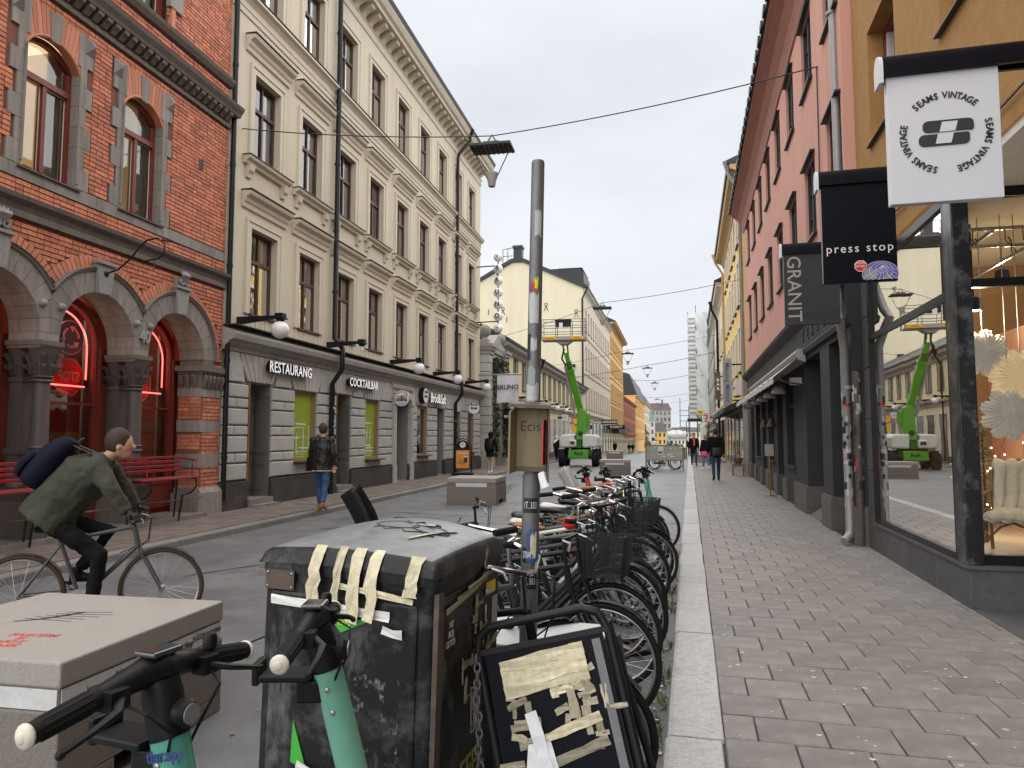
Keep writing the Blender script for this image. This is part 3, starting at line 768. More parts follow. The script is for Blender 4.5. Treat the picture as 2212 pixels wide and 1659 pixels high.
# right-hand pier: bands of stone between brick courses, carved capital
for i, (a, e) in enumerate([(1.05, 1.32), (1.75, 1.98), (2.45, 2.62)]):
    q = MB(); q.box(-.5, .014, 12.572, 13.24, a, e); q.build('band_stone', 'sandstone', bb, smooth=False)
pz = .66; rest = MB()
while pz < 2.6:
    if not any(a - .06 < pz < e + .02 for a, e in [(1.05, 1.32), (1.75, 1.98), (2.45, 2.62)]):
        for j in range(2): rest.box(-.47 + j * .24, -.47 + j * .24 + .23, 12.583, 12.60, pz, pz + .065)
    pz += .075
rest.build('jamb_bricks', 'brick', bb, smooth=False)['kind'] = 'stuff'
q = MB(); q.box(-.5, -.002, 12.59, 13.24, .66, 2.62); q.build('pier_core', 'mortar', bb, smooth=False)
q = MB(); q.box(-.52, .10, 12.5, 13.26, .1, .56); q.prism([(-.5, .56), (.10, .56), (.03, .66), (-.5, .66)], 12.56, 13.25, 'y'); q.build('pier_base', 'sandstone', bb, smooth=False)
q = MB(); q.box(-.5, .03, 12.58, 13.22, 2.62, 2.95); q.box(-.52, .10, 12.5, 13.24, 2.95, 3.06); q.box(-.5, .06, 12.55, 13.2, 2.9, 2.95); q.box(-.5, .04, 12.62, 12.95, 3.06, ASP)
for yy in [12.62, 12.76, 12.9, 13.04, 13.18]:
    q.tube([(.03, yy, 2.64), (.07, yy, 2.76), (.10, yy, 2.86), (.12, yy, 2.82)], [.03, .05, .04, .02], 6)
for xx in (-.4, -.25, -.1): q.tube([(xx, 12.58, 2.64), (xx, 12.54, 2.76), (xx, 12.5, 2.86), (xx, 12.48, 2.82)], [.03, .05, .04, .02], 6)
q.build('pier_capital', 'sandstone_dark', bb)
# string courses
def course(prof, name, m, y0=Y0, y1=YE + .03):
    q = MB(); moulding(q, prof, y0, y1); return q.build(name, m, bb, smooth=False)
course([(-.02, 4.74), (.05, 4.74), (.05, 4.80), (.03, 4.84), (.06, 4.92), (.14, 4.97), (.16, 5.03), (-.02, 5.06)], 'string_course', 'sandstone_dark')
yy = 6.5
while yy < YE:
    q = MB(); q.box(-.02, .022, yy + .003, min(yy + .8, YE) - .003, 5.3, 5.49); q.build('sill_stone', 'sandstone', bb, smooth=False); yy += .8
course([(-.02, 8.18), (.05, 8.18), (.05, 8.27), (-.02, 8.27)], 'cornice_bed', 'sandstone_dark')
cor = course([(-.02, 8.43), (.22, 8.43), (.24, 8.48), (.30, 8.56), (.32, 8.62), (-.02, 8.66)], 'cornice', 'sandstone_dark', y1=YE + .1)
den = MB(); den.prism([(0, 8.275), (.09, 8.275), (.14, 8.33), (.2, 8.37), (.21, 8.43), (0, 8.43)], -.055, .055, 'y'); dm = den.mesh('dentil', 'sandstone_dark', False)
yy = 6.4
while yy < YE - .05: obj('dentil', dm, cor, (0, yy, 0)); yy += .19
course([(-.02, 9.06), (.06, 9.08), (.12, 9.16), (.14, 9.22), (-.02, 9.26)], 'upper_course', 'sandstone_dark')
# windows
def brick_window(c, z0, zs, zt, lit, dress=True):
    w = thing('window', None, None); w.parent = bb; w.location = (0, c, 0); hw = .5
    q = MB(); x0, x1 = -.24, -.15
    def arc(r): return [(r_ * cos(t) if False else y, seg_top(0, y, zs, zt, .5) - (.5 - r)) for y in [-r + 2 * r * j / 12 for j in range(13)] for r_ in (0,)]
    outer = arc(.5); inner = arc(.42)
    for (p0, p1, i0, i1) in zip(outer, outer[1:], inner, inner[1:]): q.prism([p0, p1, i1, i0], x0, x1, 'x')
    q.box(x0, x1, -.5, -.42, z0, zs); q.box(x0, x1, .42, .5, z0, zs); q.box(x0, x1, -.42, .42, z0, z0 + .07)
    zm = z0 + (zs - z0) * .80; q.box(x0 - .01, x1 + .03, -.42, .42, zm - .045, zm + .045); q.box(x0, x1 + .015, -.035, .035, z0 + .07, zm - .045)
    for s_ in (-1, 1): q.box(-.30, -.13, s_ * .5, s_ * .56, z0, zs)
    q.build('frame', 'oxblood', w, smooth=False)
    for (ya, yb, za, zb) in [(-.42, -.035, z0 + .07, zm - .045), (.035, .42, z0 + .07, zm - .045)]:
        p = MB(); p.quad((-.2, ya, za), (-.2, yb, za), (-.2, yb, zb), (-.2, ya, zb)); p.build('pane', 'glass', w, smooth=False)
        e = MB(); t_ = .012
        e.box(-.195, -.185, ya, ya + t_, za, zb); e.box(-.195, -.185, yb - t_, yb, za, zb); e.box(-.195, -.185, ya, yb, zb - t_, zb); e.build('bead', 'off_white', w, smooth=False)
    p = MB(); pts = [(-.42, zm + .045), (.42, zm + .045)] + inner[::-1]; p.add([(-.2, *t) for t in pts], [tuple(range(len(pts)))]); p.build('pane', 'glass', w, smooth=False)
    q = MB(); q.prism([(-.14, z0 - .005), (.06, z0 - .03), (.06, z0 - .05), (-.14, z0 - .05)], -.56, .56, 'y'); q.build('sill', 'sheet_brown', w, smooth=False)
    # spandrel fill between the square hole and the arch
    q = MB()
    for p0, p1 in zip(outer, outer[1:]): q.prism([p0, (p0[0], zt + .02), (p1[0], zt + .02), p1], -.13, .006, 'x')
    q.build('arch_fill', 'brick_arch', w, smooth=False)
    # room behind
    q = MB(); q.box(-2.4, -2.3, -1.1, 1.1, z0 - .3, zt + .5); q.box(-2.4, -.35, -1.1, -1.05, z0 - .3, zt + .5); q.box(-2.4, -.35, 1.05, 1.1, z0 - .3, zt + .5); q.box(-2.4, -.35, -1.1, 1.1, zt + .35, zt + .4); q.box(-2.4, -.35, -1.1, 1.1, z0 - .3, z0 - .25)
    q.build('room', 'room_beige_lit' if lit else 'room_beige', w, smooth=False)
    q = MB(); q.grid(lambda u, v: (-.32 + .025 * sin(u * 40), .20 + .26 * u, z0 + v * (zt - z0 - .05)), 20, 1); q.build('curtain', 'curtain', w)
    if lit:
        q = MB(); q.lathe([(.02, zt - .35), (.12, zt - .42), (.12, zt - .44)], (-1.3, -.25, 0), 12); q.build('lamp', 'bulb_warm', w)
        q = MB(); q.box(-.6, -.42, -.35, -.1, z0, z0 + .35); q.box(-.6, -.4, -.05, .1, z0, z0 + .2); q.build('desk_clutter', 'lime', w, smooth=False)
    if not dress: return
    for s_ in (-1, 1):
        k = 0; zz = 5.5
        while zz < 7.75:
            ext = .24 if k % 2 == 0 else .12
            q = MB(); q.box(-.36, .016, s_ * .496, s_ * (.5 + ext) - s_ * .003, zz + .003, min(zz + .33, 7.86) - .003); q.build('quoin', 'sandstone', w, smooth=False)
            zz += .33; k += 1
        q = MB(); q.box(-.15, .018, s_ * .44, s_ * .62, 7.45, 7.98); q.build('springer', 'sandstone', w, smooth=False)
        q = MB(); q.add([(.018, s_ * .66 - .1, 7.70), (.018, s_ * .66 + .1, 7.70), (.018, s_ * .66 + .1, 7.98), (.018, s_ * .66 - .1, 7.98), (.12, s_ * .66, 7.84)], [(0, 1, 4), (1, 2, 4), (2, 3, 4), (3, 0, 4)]); q.build('diamond_stud', 'sandstone', w, smooth=False)
        q = MB(); q.tube([(.02, s_ * .5, 5.56), (.02, s_ * .5, 7.3)], .022, 6); q.build('bead_moulding', 'sandstone', w)
    q = MB(); q.prism([(-.08, 7.56), (.08, 7.56), (.12, 8.0), (-.12, 8.0)], -.05, .022, 'x'); q.build('keystone', 'sandstone', w, smooth=False)
    for s_ in (-1, 1):
        for i in range(5):
            t0, t1 = .10 + .075 * i, .10 + .075 * (i + 1) - .008
            zb = lambda t: seg_top(0, min(t * .95, .5), 7.3, 7.6, .5)
            q = MB(); q.prism([(s_ * t0 * .9, zb(t0) + .005), (s_ * t1 * .9, zb(t1) + .005), (s_ * t1 * 1.16, 7.995), (s_ * t0 * 1.16, 7.995)], -.02, .010, 'x'); q.build('brick', 'brick_arch', w, smooth=False)
    q = MB(); q.tube([(.0, y, seg_top(0, y, 7.3, 7.6, .5) + .004) for y in [-.5 + j / 12 for j in range(13)]], .022, 6); q.build('arch_roll', 'brick_arch', w)
for i, c in enumerate(WC):
    brick_window(c, 5.5, 7.3, 7.6, i == 2)
    w = c
for c in WC[1:]:
    brick_window(c, 9.2, 11.0, 11.3, False, False)
    for s_ in (-1, 1):
        q = MB(); q.box(-.02, .06, c + s_ * .56, c + s_ * .66, 9.26, 11.6); q.build('pilaster', 'brick_arch', bb, smooth=False)
        for zz in (9.65, 10.85):
            q = MB(); q.box(-.03, .075, c + s_ * .5, c + s_ * .86, zz, zz + .33); q.build('quoin', 'sandstone', bb, smooth=False)
q = MB(); q.box(-.01, .02, 12.3, 12.42, 6.95, 7.15)
for j in range(3): q.box(.02, .025, 12.31 + j * .04, 12.33 + j * .04, 6.96, 7.14)
q.build('air_vent', 'sheet_brown', bb, smooth=False)
# ground floor windows with interior, neon and number
room = MB(); room.box(-3.6, -3.5, 4, YE - .1, .1, 4.3); room.box(-3.6, -.75, YE - .15, YE - .1, .1, 4.3); room.box(-3.6, -.75, 4, YE, 4.2, 4.3); room.box(-3.6, -.75, 4, YE, .1, .2); room.box(-3.6, -.75, 4, 4.05, .1, 4.3)
room.build('room', 'room_red', bb, smooth=False)
q = MB(); q.box(-2.2, -1.9, 6, 12.9, .2, 1.75); q.build('counter', 'wood_dark', bb, smooth=False)
q = MB()
for yy in (7.4, 8.3, 9.4, 9.75, 11.2): q.sphere((-2.4, yy, 3.55 + .1 * sin(yy * 9)), .07, 10, 6)
q.build('ceiling_lamps', 'bulb_warm', bb)['kind'] = 'stuff'
for yy in (7.4, 9.6, 11.4):
    d_ = bpy.data.lights.new('cafe_bulb_light', 'POINT'); d_.energy = 6; d_.color = (1, .78, .55); d_.shadow_soft_size = .1; o = bpy.data.objects.new('cafe_bulb_light', d_); COL.objects.link(o); o.location = (-9.75, yy, 3.6)
for ai, c in enumerate(AC[1:]):
    w = thing('arched_window', None, None); w.parent = bb; w.location = (0, c, 0)
    q = MB(); x0, x1 = -.70, -.60; ro, ri = AR, AR - .12
    for j in range(20):
        a0, a1 = pi * j / 20, pi * (j + 1) / 20
        q.prism([(ro * cos(a0), ASP + ro * sin(a0)), (ro * cos(a1), ASP + ro * sin(a1)), (ri * cos(a1), ASP + ri * sin(a1)), (ri * cos(a0), ASP + ri * sin(a0))], x0, x1, 'x')
    for s_ in (-1, 1): q.box(x0, x1, s_ * ri, s_ * (AR + .18), .3, ASP); q.box(x0, x1 + .05, s_ * (ri + .03), s_ * (ri + .08), .3, ASP)
    q.box(x0, x1, -ri, ri, .3, .75); q.box(x0, x1, -ri, ri, 2.18, 2.22); q.box(x0, x1 + .02, -ri, ri, .75, .8)
    q.build('frame', 'oxblood', w, smooth=False)
    pts = [(-ri, .8), (ri, .8)] + [(ri * cos(pi * j / 20), ASP + ri * sin(pi * j / 20)) for j in range(21)]
    p = MB(); p.add([(-.66, *t) for t in pts], [tuple(range(len(pts)))]); p.build('pane', 'glass', w, smooth=False)
    q = MB(); rn = ri - .06
    q.tube([(-.74, rn * cos(t), ASP - .05 + rn * sin(t)) for t in [pi * .60 * (1 - j / 20) for j in range(21)]] + [(-.74, rn, 2.58)], .014, 6)
    q.tube([(-.74, rn - .02, 2.50), (-.74, -rn + .02, 2.50)], .014, 6); q.build('neon_tube', 'neon', w)
    q = MB(); q.box(-.76, -.72, rn - .025, rn + .025, 2.48, 2.62); q.build('neon_end', 'black', w, smooth=False)
    if ai == 1 or ai == 0: pass
    q = MB(); q.box(-1.05, -1.0, .86, 1.08, .8, 3.7); q.build('blind', 'grey_trim', w, smooth=False)
def stop_sign(c, lab):
    t = thing('stop_sign', lab, 'sign', (-9.60, c, 2.66), group='stop signs hung inside the arched windows')
    oc = lambda r: [(r * cos(pi / 8 + i * pi / 4), r * sin(pi / 8 + i * pi / 4)) for i in range(8)]
    q = MB(); q.prism(oc(.45), 0, .02, 'x'); q.build('rim', 'tape_cream', t, smooth=False)
    q = MB(); q.prism(oc(.41), .021, .026, 'x'); q.build('plate', 'signal_red', t, smooth=False)
    text('lettering', 'STOP', .30, 'tape_cream', t, face((.03, 0, 0), (0, -1, 0)), .002, .006, .85); t.scale = (.76, .76, .76)
stop_sign(10.28, 'red octagonal stop sign with reversed lettering inside the middle arched window')
stop_sign(11.98, 'red octagonal stop sign half hidden by columns in the arched window beside number 40')
t = thing('roundabout_sign', 'round dark blue sign with three circling arrows inside the arched window', 'sign', (-9.62, 10.30, 3.33))
q = MB(); q.lathe([(.29, 0), (.29, .02)], axis='x', n=28); q.build('rim', 'off_white', t)
q = MB(); q.lathe([(.275, .021), (.275, .025)], axis='x', n=28); q.build('plate', 'sign_blue', t)
q = MB()
for k in range(3):
    a0 = k * 2.094; pts = [(.03, .16 * cos(a0 + s_), .16 * sin(a0 + s_)) for s_ in [j * .2 for j in range(7)]]
    q.tube(pts, .022, 6); a = a0 + 1.2; e = Vector((.03, .16 * cos(a), .16 * sin(a))); d = Vector((0, -sin(a), cos(a))); n_ = Vector((0, cos(a), sin(a)))
    q.add([e - n_ * .06, e + n_ * .06, e + d * .1], [(0, 1, 2)])
q.build('arrows', 'off_white', t)
t = thing('menu_card', 'small orange framed card with a diamond standing behind the arched window glass', 'card', (-9.75, 9.92, 1.1))
q = MB(); q.box(-.01, .01, -.12, .12, 0, .42); q.build('frame', 'burger_orange', t, smooth=False)
q = MB(); q.box(.011, .014, -.09, .09, .05, .37); q.prism([(-.06, .22), (0, .15), (.06, .22), (0, .29)], .014, .017, 'x'); q.build('print', 'room_dark', t, smooth=False)
text('house_number', '40', .30, 'grey_trim', bb, face((.075, 10.87, 3.38), (0, 1, 0)), .02, .004, .8)
# wrought iron bracket on the middle keystone
t = thing('iron_bracket', 'curved black wrought iron lamp bracket projecting from the middle arch keystone', 'bracket', (-8.7, 9.88, 4.28))
q = MB(); q.lathe([(.05, 0), (.05, .02), (.02, .03)], (.1, 0, 0), 10, 'x'); q.build('wall_plate', 'black_metal', t)
q = MB(); q.tube([(.1, 0, 0), (.3, .04, .08), (.5, .07, .26), (.62, .08, .42), (.75, .1, .55), (.92, .12, .58), (1.05, .13, .48), (1.05, .13, .34), (.95, .12, .24), (.82, .1, .22), (.72, .1, .2)], .014, 6)
q.tube([(1.0, .13, .55), (1.2, .15, .5), (1.3, .16, .44)], [.02, .012, .004], 5); q.tube([(.88, .12, .24), (.88, .12, .12), (.91, .12, .08), (.86, .12, .06)], .008, 5); q.build('scroll', 'black_metal', t)
# drainpipe between brick and cream house
t = thing('downpipe', 'black downpipe between the red brick building and the cream building', 'downpipe', (-8.62, 13.33, 0))
q = MB(); q.cyl((0, 0, .35), (0, 0, 13), .055, n=10); q.build('pipe', 'black_metal', t)
for zz in (1.2, 3.2, 5.2, 7.4, 9.6):
    q = MB(); q.cyl((0, 0, zz), (0, 0, zz + .07), .065, n=10); q.build('collar', 'black_metal', t)
# benches in front of the windows
def red_bench(yc, w, lab):
    t = thing('red_bench', lab, 'bench', (-8.50, yc, .47), group='red slatted benches under the arches')
    for i in range(6):
        q = MB(); q.box(-.02 + i * .07, .035 + i * .07, -w / 2, w / 2, .46 - .02 * abs(i - 2.5) * .4, .49 - .02 * abs(i - 2.5) * .4); q.build('seat_slat', 'bench_red', t, bevel=.006)
    for i in range(4):
        q = MB(); q.box(-.06 - i * .025, -.03 - i * .025, -w / 2, w / 2, .56 + i * .075, .61 + i * .075); q.build('back_slat', 'bench_red', t, bevel=.006)
    for s_ in (-1, 1):
        y = s_ * (w / 2 - .18)
        q = MB(); q.tube([(.38, y, .45), (.40, y, .30), (.30, y, .18), (.12, y, .12), (.05, y, -.35)], .016, 6); q.tube([(-.15, y, .86), (-.05, y, .5), (.0, y, .42), (.38, y, .44)], .016, 6); q.tube([(.0, y, .42), (-.05, y, -.35)], .016, 6); q.build('leg', 'black_metal', t)
        q = MB(); q.tube([(-.12, y, .80), (.12, y, .80), (.38, y, .76)], .018, 6); q.tube([(.3, y, .77), (.3, y, .47)], .012, 6); q.build('armrest', 'bench_red', t)
red_bench(11.1, 1.55, 'dark red slatted bench beside the striped brick and stone pier')
red_bench(7.9, 1.6, 'dark red slatted bench at the left picture edge behind the cyclist')
t = thing('low_rail', 'thin rusty horizontal rail in front of the arched windows', 'rail', (-8.52, 0, 0))
q = MB(); q.tube([(0, 6, .5), (0, 12.5, .5)], .014, 6); q.build('bar', 'rust_metal', t)
for yy in (7.0, 8.9, 10.85):
    q = MB(); q.tube([(0, yy, .5), (-.05, yy, .1)], .012, 6); q.build('post', 'rust_metal', t)
q = MB(); q.box(-9.4, -8.45, 3, 12.55, .1, .2); tag(q.build('stone_step', 'sandstone', smooth=False), 'grey stone step running under the arched windows', 'step')
# ---------------------------------------------------------------- cream plaster building with grey rusticated ground floor
mat('far_glass', (0.03, 0.034, 0.038), 0.06, var=0.0, spec=0.9)
mat('far_glass_pale', (0.16, 0.17, 0.17), 0.08, var=0.1, spec=0.9)
cb = thing('cream_building', 'cream plaster building with grey rusticated ground floor and brown windows', 'building', LO, LZ)
CC = [1.44, 3.57, 5.7, 7.85, 10.15, 12.45, 14.7, 17.0, 19.25]
CE = 20.95; W2 = .54
ROWS = [(4.38, 6.3), (7.9, 9.85), (11.5, 13.55)]
GF = [(.96, 1.92, .3, 2.85, 'door'), (2.96, 4.14, 1.06, 2.8, 'lime'), (5.22, 6.19, .3, 2.85, 'door'), (7.2, 8.32, .98, 2.8, 'lime'), (9.62, 10.99, .15, 2.95, 'recess'), (11.8, 13.0, .98, 2.8, 'shop'), (14.16, 15.15, .15, 2.8, 'recess'), (16.47, 17.5, .95, 2.75, 'shop'), (18.6, 19.75, .95, 2.75, 'shop')]
b = MB(); wall_holes(b, 0, CE, 3.9, 15.0, [(c - W2, c + W2, a, e) for c in CC for a, e in ROWS], .22)
b.quad((0, 0, 3.9), (-9, 0, 3.9), (-9, 0, 15), (0, 0, 15)); b.quad((0, CE, 3.9), (-9, CE, 3.9), (-9, CE, 15), (0, CE, 15))
b.build('wall', 'cream', cb, smooth=False)
b = MB(); wall_holes(b, 0, CE, .0, 3.9, [(a, e, z0, z1) for a, e, z0, z1, k in GF], .45, x=-.03); b.quad((-.03, CE, 0), (-9, CE, 0), (-9, CE, 3.9), (-.03, CE, 3.9)); b.quad((-.03, 0, 0), (-9, 0, 0), (-9, 0, 3.9), (-.03, 0, 3.9))
b.build('ground_floor_wall', 'grey_joint', cb, smooth=False)
b = MB()
for z in (3.95, 7.2, 10.8): b.box(-6, -.3, .1, CE - .1, z - .15, z)
b.box(-2.3, -2.2, .1, CE - .1, .3, 15)
for i in range(len(CC) - 1): b.box(-2.3, -.3, (CC[i] + CC[i + 1]) / 2 - .04, (CC[i] + CC[i + 1]) / 2 + .04, .3, 15)
b.build('rooms', 'room_beige', cb, smooth=False)
# rusticated blocks
blk = {}
def block(y0, y1, z0, z1, parent=cb, m='grey_stone'):
    w, h = round(y1 - y0 - .02, 2), round(z1 - z0 - .02, 2)
    if (w, h, m) not in blk:
        q = MB(); y, z, c = w / 2, h / 2, .028
        q.add([(-.03, -y, -z), (-.03, y, -z), (-.03, y, z), (-.03, -y, z), (.01, -y, -z), (.01, y, -z), (.01, y, z), (.01, -y, z), (.045, -y + c, -z + c), (.045, y - c, -z + c), (.045, y - c, z - c), (.045, -y + c, z - c)],
              [(0, 1, 5, 4), (1, 2, 6, 5), (2, 3, 7, 6), (3, 0, 4, 7), (4, 5, 9, 8), (5, 6, 10, 9), (6, 7, 11, 10), (7, 4, 8, 11), (8, 9, 10, 11)])
        blk[(w, h, m)] = q.mesh('stone_block', m, False)
    return obj('stone_block', blk[(w, h, m)], parent, (0, (y0 + y1) / 2, (z0 + z1) / 2))
edges = [0.02] + [v for g_ in GF for v in (g_[0], g_[1])] + [CE - .02]
zc = [.72]; k = 0
while zc[-1] < 2.75: zc.append(min(zc[-1] + (.37 if k % 2 == 0 else .22), 2.8)); k += 1
for p in range(0, len(edges), 2):
    y0, y1 = edges[p], edges[p + 1]
    for i, (a, e) in enumerate(zip(zc, zc[1:])):
        if i % 2 and y1 - y0 > .5: ym = y0 + (y1 - y0) * (.5 if i % 4 == 1 else .45); block(y0, ym, a, e); block(ym, y1, a, e)
        else: block(y0, y1, a, e)
for a, e, z0, z1, kd in GF:
    if z0 > .6: block(a, (a + e) / 2, .72, z0 - .05); block((a + e) / 2, e, .72, z0 - .05)
# wedge stones over the openings
for i, (a, e, z0, z1, kd) in enumerate(GF):
    if kd == 'recess' and i == 4: continue
    c = (a + e) / 2; lo = (e - a) / 2 + .02; hi = min(1.02, lo + .45); n_ = 7
    for j in range(n_):
        t0, t1 = -1 + 2 * j / n_, -1 + 2 * (j + 1) / n_; g2 = .012
        q = MB(); pts = [(c + t0 * lo + g2, z1 + .02), (c + t1 * lo - g2, z1 + .02), (c + t1 * hi - g2, 3.47), (c + t0 * hi + g2, 3.47)]
        q.prism(pts, -.03, .03, 'x'); q.build('wedge_stone', 'grey_stone', cb, smooth=False, bevel=.012, seg=1)
for p in range(0, len(edges), 2):
    y0, y1 = edges[p] - (.0 if p == 0 else -.1), edges[p + 1] - .1
    if p == 0: y0 = .02
    c = (y0 + y1) / 2; h = max(.1, (y1 - y0) / 2 - .05)
    q = MB(); q.prism([(c - h, 2.84), (c + h, 2.84), (c + h * .55, 3.47), (c - h * .55, 3.47)], -.03, .03, 'x'); q.build('stone_block', 'grey_stone', cb, smooth=False, bevel=.012, seg=1)
b = MB(); pe = [0] + [v for g_ in GF if g_[4] in ('door', 'recess') for v in (g_[0], g_[1])] + [CE]
for p in range(0, len(pe), 2): b.box(-.1, .075, pe[p], pe[p + 1], -.3, .7)
b.build('plinth', 'plinth', cb, smooth=False, bevel=.01)
b = MB(); moulding(b, [(-.03, 3.48), (.05, 3.48), (.06, 3.56), (.12, 3.6), (.16, 3.66), (.27, 3.70), (.30, 3.80), (.30, 3.86), (-.03, 3.97)], -.02, CE + .05); b.build('shop_cornice', 'grey_trim', cb, smooth=False)
b = MB(); b.box(0, .33, -.02, CE + .06, 3.985, 4.005); b.build('cornice_sheet', 'sheet_brown', cb, smooth=False)
# upper windows: one set of meshes shared by all
def win_meshes(h, hw, pre, transom=.64, fm='window_brown', gm='glass', xo=-.16, fr=.065):
    zt = h * transom
    q = MB(); q.box(xo - .05, xo + .03, -hw, -hw + fr, 0, h); q.box(xo - .05, xo + .03, hw - fr, hw, 0, h); q.box(xo - .05, xo + .03, -hw + fr, hw - fr, 0, fr); q.box(xo - .05, xo + .03, -hw + fr, hw - fr, h - fr, h)
    q.box(xo - .05, xo + .05, -hw + fr, hw - fr, zt - .04, zt + .04); q.box(xo - .05, xo + .04, -.03, .03, fr, zt - .04); q.box(xo - .05, xo + .035, -.02, .02, zt + .04, h - fr)
    fr_me = q.mesh('window', fm, False)
    def pane(z0, z1): p = MB(); w = hw - fr - .02; p.quad((xo, -w / 2, z0), (xo, w / 2, z0), (xo, w / 2, z1), (xo, -w / 2, z1)); return p.mesh('pane', gm, False)
    lo = pane(fr, zt - .04); up = pane(zt + .04, h - fr)
    return fr_me, lo, up, hw - fr
def put_window(parent, me, y, z, name='window'):
    fm, lo, up, w = me
    o = obj(name, fm, parent, (0, y, z))
    for s_ in (-1, 1):
        obj('pane', lo, o, (0, s_ * (w / 2 + .008), 0)); obj('pane', up, o, (0, s_ * (w / 2 + .008), 0))
    return o
wm = [win_meshes(e - a, W2, 'c') for a, e in ROWS]
sur = []
for a, e in ROWS:
    h = e - a; q = MB()
    for (d, w, t) in [(.0, .197, .035), (.13, .07, .06)]:
        for s_ in (-1, 1): q.box(-.01, t, s_ * (W2 + d), s_ * (W2 + d + w - d * .0), -.02 + d * .05, h + d + w)
        q.box(-.01, t + .001, -W2 - d, W2 + d, h + d, h + d + w)
    sur.append(q.mesh('surround', 'cream_trim', False))
q = MB(); moulding(q, [(0, -.33), (.05, -.33), (.06, -.24), (.10, -.2), (.12, -.12), (.22, -.07), (.25, 0), (0, .03)], -.92, .92); hood = q.mesh('hood', 'cream_trim', False)
q = MB(); q.box(0, .27, -.94, .94, .028, .045); hood_cap = q.mesh('hood_flashing', 'sheet_brown', False)
q = MB(); moulding(q, [(0, -.16), (.08, -.16), (.10, -.10), (.18, -.06), (.2, 0), (0, .01)], -.92, .92); sillm = q.mesh('sill', 'cream_trim', False)
q = MB(); q.box(0, .22, -.94, .94, .008, .024); sill_cap = q.mesh('sill_flashing', 'sheet_brown', False)
q = MB(); q.prism([(0, -.45), (.05, -.45), (.07, -.36), (.12, -.3), (.15, -.16), (0, -.16)], -.09, .09, 'y'); corb = q.mesh('corbel', 'cream_trim', False)
q = MB(); q.box(-.16, .07, -W2 - .04, W2 + .04, -.05, .0); sill1 = q.mesh('sill', 'sheet_brown', False)
q = MB(); q.box(-.005, .03, -W2 - .2, W2 + .2, -.38, -.06)
panel = q.mesh('panel', 'cream_trim', False)
q = MB()
for s_ in (-1, 1): q.grid(lambda u, v, s_=s_: (-.23 + .015 * sin(u * 22), s_ * (.24 + .24 * u), .05 + v * 1.75), 14, 1)
cur1 = q.mesh('curtain', 'curtain')
q = MB()
for s_ in (-1, 1): q.grid(lambda u, v, s_=s_: (-.23 + .015 * sin(u * 22), s_ * (.06 + .42 * u), .05 + v * 1.9), 20, 1)
cur2 = q.mesh('curtain', 'curtain')
for r, (a, e) in enumerate(ROWS):
    for ci, c in enumerate(CC):
        w = put_window(cb, wm[r], c, a); obj('surround', sur[r], w)
        if random.random() < .93: obj('curtain', cur2 if random.random() < (.35, .45, .75)[r] else cur1, w)
        if r < 2:
            for nm, me in (('hood', hood), ('hood_flashing', hood_cap)): obj(nm, me, w, (0, 0, e - a + .72))
        if r == 1:
            obj('sill', sillm, w, (0, 0, -.07)); obj('sill_flashing', sill_cap, w, (0, 0, -.07))
            for s_ in (-1, 1): obj('corbel', corb, w, (0, s_ * .72, -.07))
        if r == 0:
            obj('sill', sill1, w)
            for j in range(7):
                q = MB() if j == 0 and ci == 0 else None
                if q is not None: q.box(-.005, .022, -.085, .085, -.36, -.06); board = q.mesh('board', 'cream_trim', False)
                obj('board', board, w, (0, -.57 + j * .19, 0))
b = MB(); moulding(b, [(0, 11.0), (.03, 11.0), (.03, 11.12), (.05, 11.14), (.05, 11.28), (.12, 11.36), (.2, 11.40), (.2, 11.46), (0, 11.49)], -.0, CE); b.build('sill_course', 'cream_trim', cb, smooth=False)
b = MB(); b.box(0, .22, -.01, CE + .01, 11.485, 11.5); b.build('course_flashing', 'sheet_brown', cb, smooth=False)
b = MB(); moulding(b, [(0, 14.3), (.03, 14.3), (.05, 14.38), (.05, 14.5), (.1, 14.56), (0, 14.56)], 0, CE); moulding(b, [(0, 14.92), (.5, 14.92), (.52, 15.02), (.6, 15.08), (.66, 15.2), (.7, 15.3), (0, 15.4)], -.02, CE + .15); cor = b.build('eave_cornice', 'cream_trim', cb, smooth=False)
q = MB(); q.prism([(0, 14.58), (.08, 14.58), (.14, 14.66), (.26, 14.74), (.40, 14.8), (.42, 14.92), (0, 14.92)], -.11, .11, 'y'); me = q.mesh('modillion', 'cream_trim', False)
y = .25
while y < CE: obj('modillion', me, cor, (0, y, 0)); y += .52
b = MB(); b.prism([(.72, 15.3), (.76, 15.42), (-2.5, 17.4), (-2.5, 15.3)], -.02, CE + .15, 'y'); b.build('roof', 'roof_black', cb, smooth=False)
b = MB()
for z in (15.62, 15.78): b.tube([(.42, 0, z), (.42, CE, z)], .012, 5)
y = .3
while y < CE: b.tube([(.42, y, 15.45), (.42, y, 15.8)], .012, 5); y += 1.1
b.build('snow_rail', 'black_metal', cb)
